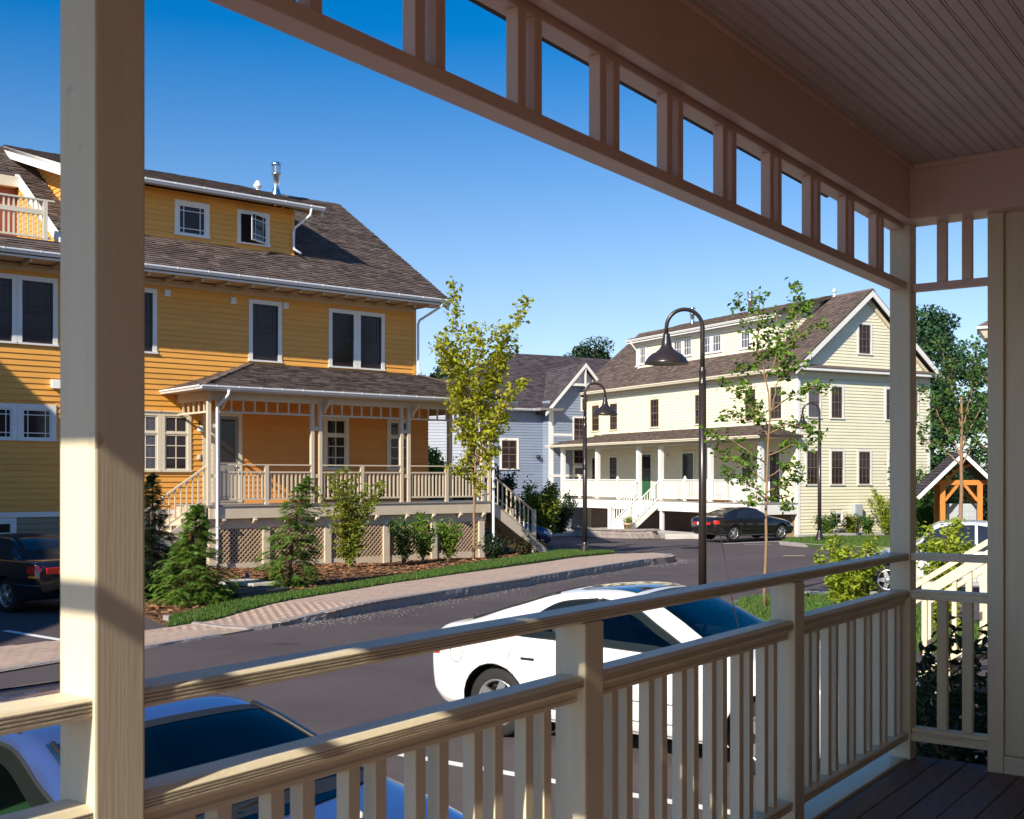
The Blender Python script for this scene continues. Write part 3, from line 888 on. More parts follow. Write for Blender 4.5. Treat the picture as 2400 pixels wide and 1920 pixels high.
# house walls joined to the porch
pbox('house_wall', M['tan_siding'], 6.24, 17.5, -9.0, -0.47, 0.0, 7.4, bevel=0)
pbox('house_wall', M['tan_siding'], -0.72, 6.235, -9.0, -2.43, 0.0, 7.4, bevel=0)
pbox('corner_board', M['porch_v'], 6.195, 6.30, -0.468, -0.391, FL, 3.6475, bevel=0.005)
pbox('wall_panel', M['porch_v'], 6.222, 6.239, -1.2, -0.4695, FL + 0.09, 3.6475, bevel=0.004)
pbox('baseboard', M['porch_v'], 6.20, 6.2385, -1.2, -0.4695, FL, FL + 0.088, bevel=0.004)
wmh = wall_map('y', 6.2215, -1)
boards(porch, wmh, -2.42, -1.21, FL, 3.64, 0.13, M['tan_siding'])
wms = wall_map('x', -2.4295, 1)
boards(porch, wms, -0.7, 6.2, FL, 3.92, 0.13, M['tan_siding'], joined=True)
# roofs above
r = MB(); slab(r, [(-0.98, 0.62, 4.06), (6.65, 0.62, 4.06), (6.65, -2.43, 5.2), (-0.98, -2.43, 5.2)], 0.1)
r.build('porch_roof', M['roof'], porch)
r = MB(); slab(r, [(-1.2, -2.0, 7.2), (18, -2.0, 7.2), (18, -5.6, 9.6), (-1.2, -5.6, 9.6)], 0.15); slab(r, [(-1.2, -9.4, 7.2), (-1.2, -5.6, 9.6), (18, -5.6, 9.6), (18, -9.4, 7.2)], 0.15)
r.build('house_roof', M['roof'], porch)

# ------------------------------------------------------------------ yellow house
YF = Frame(-6.89, 31.0, 0.77841, 0.62775)
yh = thing('yellow_house', 'three storey yellow clapboard house with shed dormer and wide front porch', 'house', (YF.o[0], YF.o[1], 0), YF.rot)
YW = 2.14
S0, S1 = -13.0, 6.6
wf = wall_map('x', YW, -1)
def ybox(name, m, *b, parent=yh, bevel=0.0): return MB().box(*b).build(name, m, parent, bevel=bevel)
# solid walls behind the boards
ybox('wall', M['yboard'], S0, S1, YW, 13.9, -0.4, 7.74)
ybox('wall', M['yboard_shaded'], S1 + 0.001, 7.1, YW, 6.0, 1.3, 4.6)
op_up = [(-6.54, -4.54, 5.69, 7.44), (-2.95, -1.9, 5.68, 7.45), (0.82, 1.87, 5.66, 7.45), (3.44, 5.43, 5.64, 7.43),
         (-6.5, -4.58, 3.24, 4.18), (-2.64, -0.92, 2.46, 4.10), (-0.58, -0.43, 1.5, 4.5)]
op_po = [(-0.30, 0.61, 1.3, 4.2), (3.25, 4.14, 2.53, 4.18), (5.52, 6.41, 2.53, 4.18)]
rb = random.Random(5)
boards(yh, wf, S0, S1, 4.72, 7.72, 0.152, M['yboard'], op_up, split=7, rng=rb)
boards(yh, wf, S0, -0.58, 1.45, 4.72, 0.152, M['yboard'], op_up, split=5, rng=rb)
boards(yh, wf, -0.43, 7.1, 1.58, 4.72, 0.152, M['yboard_shaded'], op_po, split=5, rng=rb)
boards(yh, wf, S0, -1.5, -0.2, 1.29, 0.15, M['gboard'], [(-6.6, -5.56, 0.82, 1.29)], split=6, rng=rb)
ybox('water_table', M['wtrim'], S0, -1.3, YW - 0.05, YW + 0.01, 1.30, 1.43)
ybox('corner_board', M['ytrim'], -0.58, -0.43, YW - 0.03, YW + 0.01, 1.44, 4.36)
ybox('corner_board', M['yboard'], S1 - 0.10, S1 + 0.02, YW - 0.035, YW + 0.1, 4.722, 7.70)
# windows
for a, b, c, d, st in ((-6.54, -5.545, 5.69, 7.44, 'prairie_dh'), (-5.54, -4.54, 5.69, 7.44, 'prairie_dh'), (-2.95, -1.9, 5.68, 7.45, 'prairie_dh'),
                       (0.82, 1.87, 5.66, 7.45, 'prairie_dh'), (3.44, 4.432, 5.64, 7.43, 'prairie_dh'), (4.437, 5.43, 5.64, 7.43, 'prairie_dh')):
    window(yh, wf, a, b, c, d, M['wtrim'], M['door_dark'], st, casing=0.12, glass=M['screen'], bars=0.016)
for a, b in ((-6.5, -5.545), (-5.54, -4.58)): window(yh, wf, a, b, 3.24, 4.18, M['wtrim'], M['wtrim'], 'prairie', casing=0.12)
for a, b in ((-2.64, -1.785), (-1.78, -0.92)): window(yh, wf, a, b, 2.46, 4.10, M['ytrim'], M['ytrim'], 'transom', casing=0.10, glass=M['curtain'] if a < -2 else M['glass'], head=0.03, bars=0.025)
for a, b in ((3.25, 4.14), (5.52, 6.41)): window(yh, wf, a, b, 2.53, 4.18, M['ytrim'], M['ytrim'], 'transom', casing=0.11, bars=0.025)
window(yh, wf, -6.6, -5.56, 0.82, 1.285, M['wtrim'], M['wtrim'], 'fixed', casing=0.10)
# vents, lamp, bell
for a, z in ((-1.61, 7.37), (0.34, 7.35), (1.99, 7.36)):
    v = MB(); wbox(v, wf, a - 0.09, a + 0.09, 0.02, 0.06, z - 0.09, z + 0.09); wbox(v, wf, a - 0.07, a + 0.07, 0.06, 0.10, z - 0.02, z + 0.06)
    v.build('vent_cover', M['wtrim'], yh)
v = MB(); v.hexa([wf(-4.72, 0.02, 4.64), wf(-4.48, 0.02, 4.64), wf(-4.48, 0.22, 4.60), wf(-4.72, 0.22, 4.60), wf(-4.72, 0.02, 4.84), wf(-4.48, 0.02, 4.84), wf(-4.48, 0.17, 4.80), wf(-4.72, 0.17, 4.80)])
v.build('vent_hood', M['wtrim'], yh)
v = MB(); c = wf(-0.70, 0.16, 3.66); v.lathe([(0.0, -0.10), (0.07, -0.08), (0.10, -0.03), (0.10, 0.03), (0.07, 0.08), (0.0, 0.10)], c, 14)
gl = v.build('wall_lamp', M['wtrim'], yh)
v = MB(); v.tube([wf(-0.70, 0.02, 3.80), wf(-0.70, 0.10, 3.86), wf(-0.70, 0.16, 3.77)], 0.02, 8); v.build('lamp_arm', M['trim_black'], gl)
v = MB(); wbox(v, wf, -0.73, -0.66, 0.02, 0.06, 2.82, 2.95); v.build('door_bell', M['wtrim'], yh)
# door
d = MB(); wbox(d, wf, -0.22, 0.50, 0.0, 0.03, 1.60, 4.05); door = d.build('door', M['door_grey'], yh)
d = MB(); wbox(d, wf, -0.10, 0.40, 0.0305, 0.04, 2.75, 3.95); d.build('door_glass', M['glass'], door)
for a in (-0.12, 0.17): d = MB(); wbox(d, wf, a, a + 0.22, 0.0305, 0.045, 1.78, 2.58); d.build('door_panel', M['door_grey'], door)
d = MB(); d.lathe([(0, 0), (0.03, 0.01), (0.03, 0.05), (0, 0.06)], wf(0.44, 0.05, 2.6), 10); d.build('door_handle', M['steel'], door)
d = MB(); wbox(d, wf, -0.31, -0.22, -0.01, 0.05, 1.6, 4.18); wbox(d, wf, 0.50, 0.61, -0.01, 0.05, 1.6, 4.18); wbox(d, wf, -0.22, 0.50, -0.01, 0.048, 4.05, 4.18); d.build('door_casing', M['ytrim'], yh)

# main roof: rises from the eave at y=1.19 to the ridge at y=8.03
PIT = 0.626
def rz(y): return 7.95 + PIT * (y - 1.24)
RY = 8.03
HOLE = (-9.0, -4.5, 1.78, 5.85)
SX0, SX1 = -13.6, 7.28
rm = MB()
for xa, xb, ya, yb in ((SX0, HOLE[0], 1.14, RY), (HOLE[0], HOLE[1], 1.14, HOLE[2]), (HOLE[0], HOLE[1], HOLE[3], RY), (HOLE[1], SX1, 1.14, RY)):
    slab(rm, [(xa, ya, rz(ya)), (xb, ya, rz(ya)), (xb, yb, rz(yb)), (xa, yb, rz(yb))], 0.10)
slab(rm, [(SX0, 14.9, rz(1.19)), (SX0, RY, rz(RY)), (SX1, RY, rz(RY)), (SX1, 14.9, rz(1.19))], 0.16)
roof_m = rm.build('roof', M['roof_under'], yh)
sv = math.sqrt(1 + PIT * PIT)
DX0, DX1, DY = -3.7, 2.72, 2.99            # dormer cheeks and front
def main_in(u, v):
    x = SX0 + u; y = 1.11 + v / sv
    if HOLE[0] < x < HOLE[1] + 0.16 and HOLE[2] < y < HOLE[3]: return False
    if DX0 + 0.05 < x < DX1 - 0.05 and y > DY + 0.05: return False
    return x > -9.2
shingles(roof_m, (SX0, 1.11, rz(1.11) + 0.012), (1, 0, 0), (0, 1, PIT), SX1 - SX0 + 0.02, (RY - 1.11) * sv, main_in, 0.143, 0.30, M['roof'], rs)
cap = MB(); cap.prism([(RY - 0.16, rz(RY) - 0.07), (RY, rz(RY) + 0.035), (RY + 0.16, rz(RY) - 0.07), (RY, rz(RY) + 0.01)][::-1], SX0, SX1, 'x'); cap.build('ridge_cap', M['roof'], roof_m)
# rake boards on the right gable, soffit, rafters
rk = MB()
rk.hexa([(SX1 - 0.06, 1.22, rz(1.22) - 0.34), (SX1, 1.22, rz(1.22) - 0.34), (SX1, RY, rz(RY) - 0.34), (SX1 - 0.06, RY, rz(RY) - 0.34), (SX1 - 0.06, 1.22, rz(1.22) - 0.165), (SX1, 1.22, rz(1.22) - 0.165), (SX1, RY, rz(RY) - 0.165), (SX1 - 0.06, RY, rz(RY) - 0.165)])
rk.build('rake_board', M['wtrim'], yh)
sf = MB(); slab(sf, [(SX0, 1.17, 7.775), (SX1, 1.17, 7.775), (SX1, YW, 7.80), (SX0, YW, 7.80)], 0.03); sf.build('soffit', M['soffit'], yh)
ybox('frieze_board', M['soffit'], S0, S1, YW - 0.045, YW - 0.023, 7.56, 7.74)
ybox('fascia', M['wtrim'], SX0, SX1, 1.165, 1.195, 7.735, 7.90)
rt = None
for k in range(-9, 10):
    x = k * 0.75 - 0.2
    if not S0 < x < SX1 - 0.2: continue
    if rt is None: o = MB().beam((0, 1.26, 7.70), (0, YW - 0.05, 7.70), 0.06, 0.08).build('rafter_tail', M['soffit'], yh); rt = o.data
    else: o = link('rafter_tail', rt, yh)
    o.location = (x, 0, 0)
gutter(yh, 'x', SX0, SX1 - 0.02, 1.162, 7.92, -1, pitch=0.88)
def downspout(pts, r=0.04, parent=yh, m=None):
    return MB().tube(pts, r, 10).build('downspout', m or M['gutter'], parent)
downspout([(6.95, 1.13, 7.84), (6.93, 1.14, 7.70), (6.66, 1.98, 7.32), (6.655, 2.05, 7.2), (6.655, 2.05, 5.72), (6.72, 1.95, 5.62)])
# gable above the right wall (seen edge on)
gb = MB(); gb.prism([(YW, 7.74), (13.9, 7.74), (RY, rz(RY) - 0.2)], S1 - 0.2, S1, 'x'); gb.build('gable', M['yboard'], yh)

# shed dormer
DZ = rz(DY)
wd = wall_map('x', DY, -1)
ybox('dormer_wall', M['yboard'], DX0, DX1, DY, RY, DZ - 0.2, 10.45)
boards(yh, wd, DX0, DX1, DZ + 0.05, 10.44, 0.15, M['yboard'], [(-1.04, 0.0, 9.2, 10.2), (0.87, 1.91, 9.2, 10.2)])
window(yh, wd, -1.04, 0.0, 9.20, 10.20, M['wtrim'], M['wtrim'], 'prairie', casing=0.11)
wo = MB()
wbox(wo, wd, 0.87, 0.98, -0.02, 0.045, 9.25, 10.2); wbox(wo, wd, 1.80, 1.91, -0.02, 0.045, 9.25, 10.2); wbox(wo, wd, 0.98, 1.80, -0.02, 0.043, 10.09, 10.2); wbox(wo, wd, 0.85, 1.93, -0.02, 0.07, 9.20, 9.25)
wno = wo.build('window', M['wtrim'], yh)
wo = MB(); wbox(wo, wd, 0.98, 1.80, -0.015, 0.004, 9.25, 10.09); wo.build('pane', M['dark'], wno)  # no glass here: black sheet standing for the unlit room
# the casement stands open: its sash swings out on the right jamb
ang_o = R(32)
def sw(t, th, z): return (1.79 - t * math.cos(ang_o) + th * math.sin(ang_o) * 0, DY - 0.03 - t * math.sin(ang_o) - th, z)
wo = MB(); L = 0.80; z0, z1 = 9.26, 10.08
for t0, t1, q0, q1 in ((0, 0.05, z0, z1), (L - 0.05, L, z0, z1), (0.05, L - 0.05, z0, z0 + 0.05), (0.05, L - 0.05, z1 - 0.05, z1), (0.18, 0.20, z0, z1), (L - 0.20, L - 0.18, z0, z1), (0.05, L - 0.05, z0 + 0.18, z0 + 0.2), (0.05, L - 0.05, z1 - 0.2, z1 - 0.18)):
    wo.hexa([sw(t1, 0.04, q0), sw(t0, 0.04, q0), sw(t0, 0, q0), sw(t1, 0, q0), sw(t1, 0.04, q1), sw(t0, 0.04, q1), sw(t0, 0, q1), sw(t1, 0, q1)])
wo.build('open_sash', M['wtrim'], wno)
wo = MB(); wo.hexa([sw(L, 0.022, z0), sw(0, 0.022, z0), sw(0, 0.016, z0), sw(L, 0.016, z0), sw(L, 0.022, z1), sw(0, 0.022, z1), sw(0, 0.016, z1), sw(L, 0.016, z1)]); wo.build('pane', M['glass'], wno)
ybox('corner_board', M['wtrim'], DX0 - 0.02, DX0 + 0.09, DY - 0.035, DY + 0.1, DZ - 0.05, 10.4)
ybox('corner_board', M['wtrim'], -2.05, -1.97, DY - 0.04, DY - 0.0, 9.2, 10.3)
ybox('corner_board', M['yboard'], DX1 - 0.09, DX1 + 0.02, DY - 0.035, DY + 0.1, DZ - 0.05, 10.4)
wc = wall_map('y', DX0, -1)
boards(yh, wc, DY, 7.5, DZ - 0.1, 12.0, 0.15, M['yboard'], lim=lambda z: (max(DY, 2.42 + (z - 10.30) / 0.303), 1.24 + (z - 7.95) / PIT + 0.15))
wc2 = wall_map('y', DX1, 1)
boards(yh, wc2, DY, 7.5, DZ - 0.1, 12.0, 0.15, M['yboard'], lim=lambda z: (max(DY, 2.42 + (z - 10.30) / 0.303), 1.24 + (z - 7.95) / PIT + 0.15))
DRX0, DRX1, DRY = -4.32, 3.42, 2.36
dz0 = 10.50; dp = (rz(RY) + 0.05 - dz0) / (RY - DRY)
dr = MB(); slab(dr, [(DRX0, DRY, dz0), (DRX1, DRY, dz0), (DRX1, RY, dz0 + dp * (RY - DRY)), (DRX0, RY, dz0 + dp * (RY - DRY))], 0.10)
dro = dr.build('dormer_roof', M['roof_under'], yh)
shingles(dro, (DRX0, DRY - 0.03, dz0 + 0.01), (1, 0, 0), (0, 1, dp), DRX1 - DRX0, (RY - DRY) * math.sqrt(1 + dp * dp), None, 0.143, 0.3, M['roof'], rs)
ds = MB(); slab(ds, [(DRX0, DRY + 0.05, dz0 - 0.115), (DRX1, DRY + 0.05, dz0 - 0.115), (DRX1, RY, dz0 - 0.115 + dp * (RY - DRY)), (DRX0, RY, dz0 - 0.115 + dp * (RY - DRY))], 0.03); ds.build('dormer_soffit', M['soffit'], yh)
for xa in (DRX0, DRX1 - 0.03):
    q = MB(); y0, y1 = DRY + 0.02, RY - 0.2
    for a0, a1, b0, b1 in ((0.0, 0.03, 0.12, -0.01), (-0.015, 0.0, 0.30, 0.115)):
        q.hexa([(xa + a0, y0, dz0 - b0), (xa + a1, y0, dz0 - b0), (xa + a1, y1, dz0 - b0 + dp * (y1 - y0)), (xa + a0, y1, dz0 - b0 + dp * (y1 - y0)), (xa + a0, y0, dz0 - b1), (xa + a1, y0, dz0 - b1), (xa + a1, y1, dz0 - b1 + dp * (y1 - y0)), (xa + a0, y1, dz0 - b1 + dp * (y1 - y0))])
    q.build('rake_board', M['wtrim'], yh)
gutter(yh, 'x', DRX0 + 0.05, DRX1 - 0.02, DRY, dz0 - 0.01, -1, pitch=0.85)
downspout([(2.95, DRY - 0.06, dz0 - 0.11), (2.93, DRY - 0.06, dz0 - 0.3), (2.70, DY - 0.12, dz0 - 0.62), (2.68, DY - 0.1, dz0 - 0.75), (2.68, DY - 0.1, DZ + 0.2), (2.85, DY - 0.25, DZ + 0.05)])
flue_pipe(yh, 4.5, 7.55, rz(7.55) + 0.1, 0.11, 1.15)
v = MB(); v.lathe([(0.10, -0.25), (0.09, 0.05), (0.05, 0.06), (0.05, 0.12), (0.14, 0.16), (0.14, 0.24), (0.05, 0.38), (0.0, 0.40)], (4.0, 7.95, rz(7.95)), 14); v.build('vent_pipe', M['wtrim'], yh)

# inset balcony on the left
bx0, bx1, by0, by1 = HOLE
ybox('balcony_floor', M['roof_under'], bx0, bx1, by0 + 0.02, by1, 8.20, 8.34)
ybox('balcony_wall', M['shaded_wall'], bx0, bx1, by1 - 0.05, by1 + 0.05, 8.34, rz(by1))
wb = wall_map('y', bx1, -1)
cb_ = MB(); cb_.prism([(by0, 8.28), (by1, 8.28), (by1, rz(by1) - 0.02), (by0, rz(by0) - 0.02)], bx1, bx1 + 0.06, 'x'); cb_.build('balcony_cheek', M['yboard'], yh)
boards(yh, wb, by0, by1, 8.34, rz(by1), 0.15, M['yboard'], lim=lambda z: (by0 + max(0, (z + 0.1 - rz(by0)) / PIT), by1), t=0.02)
q = MB()
q.hexa([(bx1 - 0.05, by0 - 0.05, rz(by0 - 0.05) - 0.16), (bx1 + 0.06, by0 - 0.05, rz(by0 - 0.05) - 0.16), (bx1 + 0.06, by1, rz(by1) - 0.16), (bx1 - 0.05, by1, rz(by1) - 0.16), (bx1 - 0.05, by0 - 0.05, rz(by0 - 0.05) + 0.085), (bx1 + 0.06, by0 - 0.05, rz(by0 - 0.05) + 0.085), (bx1 + 0.06, by1, rz(by1) + 0.085), (bx1 - 0.05, by1, rz(by1) + 0.085)])
q.build('rake_board', M['wtrim'], yh)
ybox('head_board', M['ytrim'], bx0, bx1 - 0.06, by1 - 0.28, by1 - 0.06, rz(by1) - 0.34, rz(by1) - 0.05)
ybox('balcony_rail', M['ytrim'], bx0, -4.68, by0 + 0.10, by0 + 0.20, 9.36, 9.40)
ybox('balcony_rail', M['ytrim'], bx0, -4.86, by0 + 0.11, by0 + 0.19, 9.00, 9.12)
ybox('balcony_rail', M['ytrim'], bx0, -4.75, by0 + 0.12, by0 + 0.18, 8.40, 8.45)
ybox('balcony_post', M['ytrim'], -4.97, -4.86, by0 + 0.10, by0 + 0.21, 8.35, 9.355)
bb = None; x = -5.08
while x > bx0:
    for z0_, z1_ in ((8.451, 8.999), (9.121, 9.359)):
        k_ = 0 if z0_ < 9 else 1
        if bb is None: bb = {}
        if k_ not in bb: o = MB().box(-0.02, 0.02, by0 + 0.13, by0 + 0.17, z0_, z1_).build('baluster', M['ytrim'], yh); bb[k_] = o.data
        else: o = link('baluster', bb[k_], yh)
        o.location = (x, 0, 0)
    x -= 0.119

# ---- front porch of the yellow house
DK = 1.58
PX0, PX1 = -1.32, 7.95
ybox('porch_deck', M['door_grey'], PX0 - 0.06, PX1 + 0.06, -0.06, YW - 0.025, DK - 0.04, DK)
ybox('porch_fascia', M['porchtrim'], PX0 - 0.02, PX1 + 0.02, -0.03, 0.0, 1.22, DK - 0.041)
ybox('porch_fascia', M['porchtrim'], PX0 - 0.02, PX0 + 0.01, 0.001, YW - 0.03, 1.22, DK - 0.041)
ybox('porch_fascia', M['porchtrim'], PX1 - 0.01, PX1 + 0.02, 0.001, 4.0, 1.22, DK - 0.041)
ybox('porch_girder', M['porchtrim'], PX0 + 0.05, PX1 - 0.05, 0.12, 0.26, 0.95, 1.25)
jb = None
for x in (-0.95, -0.05, 0.9, 1.85, 2.8, 3.8, 4.85, 5.8, 6.8, 7.7):
    if jb is None: o = MB().prism([(-0.10, 1.215), (-0.10, 1.17), (0.08, 1.05), (0.118, 1.05), (0.118, 1.215)], -0.04, 0.04, 'x').build('joist_bracket', M['ytrim'], yh); jb = o.data
    else: o = link('joist_bracket', jb, yh)
    o.location = (x, 0, 0)
piers = (-1.2, 0.35, 2.25, 4.2, 5.9, 7.70)
for x in piers: ybox('pier', M['porchtrim'], x - 0.10, x + 0.10, 0.06, 0.26, -0.35, 0.949)
ybox('skirt_board', M['porchtrim'], PX0 + 0.1, PX1 - 0.05, 0.10, 0.13, -0.30, 0.02)
lt = MB()
for dirn in (1, -1):
    x = PX0 - 1.0
    while x < PX1 + 0.2:
        a = (x, x + 0.94 * dirn) ; z_0, z_1 = 0.02, 0.96
        p, q_ = a
        ta, tb = 0.0, 1.0
        lo, hi = PX0 + 0.12, PX1 - 0.06
        for bound, sgn in ((lo, 1), (hi, -1)):
            dxx = q_ - p
            t = (bound - p) / dxx
            inside0 = (p - bound) * sgn >= 0; inside1 = (q_ - bound) * sgn >= 0
            if not inside0 and not inside1: ta, tb = 1, 0
            elif not inside0: ta = max(ta, t)
            elif not inside1: tb = min(tb, t)
        if tb - ta > 0.05:
            yy = 0.135 if dirn == 1 else 0.147
            lt.beam((p + (q_ - p) * ta, yy, z_0 + (z_1 - z_0) * ta), (p + (q_ - p) * tb, yy, z_0 + (z_1 - z_0) * tb), 0.012, 0.042, up=(0, 1, 0) if False else (0, 0, 1))
        x += 0.135
kind(lt.build('lattice', M['lattice'], yh), 'stuff')
ybox('crawl_shade', M['dark'], PX0 + 0.2, PX1 - 0.2, 1.6, 1.7, -0.3, 1.2)  # black sheet standing for the shade in the crawl space behind the lattice
# posts in pairs, rails, balusters, frieze
pp = None
for c in (-1.2, 1.855, 4.82, 7.83):
    for dx in (-0.125, 0.125):
        if pp is None: o = MB().box(-0.052, 0.052, 0.0, 0.105, DK + 0.001, 4.36).build('porch_post', M['porchtrim'], yh, bevel=0.006); pp = o.data
        else: o = link('porch_post', pp, yh)
        o.location = (c + dx, 0, 0)
    ybox('post_block', M['porchtrim'], c - 0.072, c + 0.072, 0.02, 0.085, 3.62, 3.72); ybox('post_block', M['porchtrim'], c - 0.072, c + 0.072, 0.02, 0.085, 2.3, 2.4)
    br = MB(); br.prism([(0.0, 4.36), (0.0, 4.10), (-0.05, 4.12), (-0.12, 4.22), (-0.30, 4.36), (-0.36, 4.46), (0.0, 4.46)][::-1], c + 0.19, c + 0.26, 'x')
    br.build('eave_bracket', M['porchtrim'], yh)
for y_ in (1.9, 3.9): ybox('porch_post', M['porchtrim'], PX1 - 0.24, PX1 - 0.10, y_ - 0.06, y_ + 0.06, DK + 0.001, 4.36)
bl = None; nw = None; fs_ = None
for i, (a, b) in enumerate(((-1.2, 1.855), (1.855, 4.82), (4.82, 7.83))):
    a += 0.18; b -= 0.18; mid = (a + b) / 2
    ybox('porch_rail', M['porchtrim'], a, b, 0.0, 0.10, 2.635, 2.67)
    for p, q_ in ((a, mid - 0.056), (mid + 0.056, b)):
        ybox('porch_rail', M['porchtrim'], p, q_, 0.01, 0.09, 2.43, 2.475)
        ybox('porch_rail', M['porchtrim'], p, q_, 0.02, 0.085, 1.70, 1.75)
        n_ = int((q_ - p) / 0.125); st = (q_ - p) / n_
        for k in range(n_):
            if bl is None: o = MB().box(-0.022, 0.022, 0.03, 0.075, 1.751, 2.429).build('baluster', M['porchtrim'], yh); bl = o.data
            else: o = link('baluster', bl, yh)
            o.location = (p + st * (k + 0.5), 0, 0)
    if nw is None: o = MB().box(-0.055, 0.055, 0.0, 0.105, DK + 0.001, 2.634).build('newel', M['porchtrim'], yh); nw = o.data
    else: o = link('newel', nw, yh)
    o.location = (mid, 0, 0)
    ybox('frieze_rail', M['porchtrim'], a, b, 0.02, 0.09, 4.02, 4.07)
    n_ = 8
    for k in range(1, n_):
        if fs_ is None: o = MB().box(-0.02, 0.02, 0.035, 0.075, 4.071, 4.359).build('spindle', M['porchtrim'], yh); fs_ = o.data
        else: o = link('spindle', fs_, yh)
        o.location = (a + (b - a) * k / n_, 0, 0)
# side frieze at the left return
ybox('frieze_rail', M['porchtrim'], -1.30, -1.23, 0.11, YW - 0.03, 4.02, 4.07)
for k in range(1, 6): ybox('spindle', M['porchtrim'], -1.285, -1.245, 0.1 + k * 0.34, 0.14 + k * 0.34, 4.071, 4.359)
ybox('porch_beam', M['porchtrim'], PX0 - 0.02, PX1 + 0.02, -0.02, 0.13, 4.361, 4.60)
ybox('porch_beam', M['porchtrim'], PX0 - 0.02, PX0 + 0.13, 0.131, YW - 0.03, 4.361, 4.60)
ybox('porch_beam', M['porchtrim'], PX1 - 0.13, PX1 + 0.02, 0.131, 6.0, 4.361, 4.60)
ybox('porch_ceiling', M['soffit'], -1.70, 8.45, -0.43, YW - 0.03, 4.601, 4.62)
# porch roof, hipped at both ends, wrapping the corner
PE = -0.45; zE = 4.69; zW = 5.57
xl, xr = -1.72, 8.62
slp = (zW - zE) / (YW - PE)
ap_l = (0.87, YW, zW); ap_r = (6.75, YW, zW - 0.01)
pr_ = MB()
slab(pr_, [(xl, PE, zE), (xr, PE, zE), ap_r, ap_l], 0.08)
pr_.add([(xl, PE, zE), ap_l, (xl, YW, zE), (xl, PE, zE - 0.08), (ap_l[0], ap_l[1], zE - 0.02), (xl, YW, zE - 0.08)], [(0, 1, 2), (5, 4, 3), (0, 2, 5, 3)])
pr_.add([(xr, PE, zE), (xr, 8.0, zE), (6.62, 8.0, zW - 0.01), ap_r, (xr, PE, zE - 0.08), (xr, 8.0, zE - 0.08)], [(0, 1, 2, 3), (0, 4, 5, 1)])
pro = pr_.build('porch_roof', M['roof_under'], yh)
vl = (YW - PE) * math.sqrt(1 + slp * slp)
def pin(u, v):
    x = xl + u; f = v / vl
    return xl + (ap_l[0] - xl) * f - 0.1 < x < xr + (ap_r[0] - xr) * f + 0.1
shingles(pro, (xl, PE - 0.02, zE + 0.008), (1, 0, 0), (0, 1, slp), xr - xl, vl, pin, 0.14, 0.3, M['roof'], rs)
hl = ap_l[0] - xl; sl2 = (zW - zE) / hl
shingles(pro, (xl - 0.02, YW, zE + 0.008), (0, -1, 0), (1, 0, sl2), YW - PE, hl * math.sqrt(1 + sl2 * sl2), lambda u, v: u < (YW - PE) * (1 - v / (hl * math.sqrt(1 + sl2 * sl2))) + 0.1, 0.14, 0.3, M['roof'], rs)
hr = xr - ap_r[0]; sl3 = (zW - zE) / hr
shingles(pro, (xr + 0.02, PE, zE + 0.008), (0, 1, 0), (-1, 0, sl3), 8.4, hr * math.sqrt(1 + sl3 * sl3), lambda u, v: u > (YW - PE) * (v / (hr * math.sqrt(1 + sl3 * sl3))) - 0.1, 0.14, 0.3, M['roof'], rs)
for p_, q_ in (((xl, PE, zE + 0.03), (ap_l[0], ap_l[1], zW + 0.03)), ((xr, PE, zE + 0.03), (ap_r[0], ap_r[1], zW + 0.03))):
    hc = MB(); hc.beam(p_, q_, 0.22, 0.025); hc.build('hip_cap', M['roof'], pro)
gutter(yh, 'x', xl - 0.05, xr + 0.05, PE, zE, -1, pitch=0.62, h=0.10, d=0.11)
gutter(yh, 'y', PE - 0.05, YW, xl, zE, -1, pitch=0.62, h=0.10, d=0.11)
ybox('porch_eave_board', M['porchtrim'], xl + 0.02, xr - 0.02, PE + 0.005, PE + 0.03, zE - 0.14, zE - 0.08)
downspout([(-1.02, PE - 0.06, zE - 0.10), (-1.02, PE - 0.05, zE - 0.22), (-1.13, -0.10, zE - 0.50), (-1.14, -0.075, zE - 0.62), (-1.14, -0.075, 0.25), (-1.14, -0.09, 0.05)], 0.042)
downspout([(8.25, PE - 0.06, zE - 0.10), (8.22, PE - 0.05, zE - 0.25), (8.05, -0.10, zE - 0.55), (8.04, -0.08, zE - 0.7), (8.04, -0.08, 0.1), (8.08, -0.2, -0.02)], 0.042)

# stairs: left one beside the wall, right one off the end of the porch
def stair(parent, x0, z0, dirx, n, rise, run, y0, y1, m, name='step'):
    for k in range(n):
        z = z0 - rise * (k + 1); x = x0 + dirx * run * k
        b = MB().box(x, x + dirx * (run + 0.03), y0, y1, z - 0.045, z); b.build('stair_tread', m, parent)
        b = MB().box(x - dirx * 0.0, x + dirx * 0.025, y0 + 0.02, y1 - 0.02, z + 0.001, z + rise - 0.046 if k else z + rise - 0.05); b.build('stair_riser', m, parent)
stair(yh, PX0 - 0.06, DK, -1, 9, 0.175, 0.26, 0.05, 1.3, M['porchtrim'])
stair(yh, PX1 + 0.06, DK, 1, 9, 0.175, 0.25, 0.05, 1.3, M['porchtrim'])
def stair_rail(parent, x0, x1, zt0, zt1, y, h, m, newel=True, n=11, post_z=None, ends=(True, True)):
    mb = MB(); mb.beam((x0, y, zt0), (x1, y, zt1), 0.07, 0.045); mb.build('stair_rail', m, parent)
    mb = MB(); mb.beam((x0, y, zt0 - h), (x1, y, zt1 - h), 0.05, 0.04); mb.build('stair_rail', m, parent)
    for k in range(n):
        t = (k + 0.6) / n; x = x0 + (x1 - x0) * t; z = zt0 + (zt1 - zt0) * t
        MB().box(x - 0.018, x + 0.018, y - 0.018, y + 0.018, z - h + 0.02, z - 0.02).build('baluster', m, parent)
    if newel:
        MB().box(x1 - 0.05, x1 + 0.05, y - 0.05, y + 0.05, post_z, zt1 + 0.08).build('newel', m, parent)
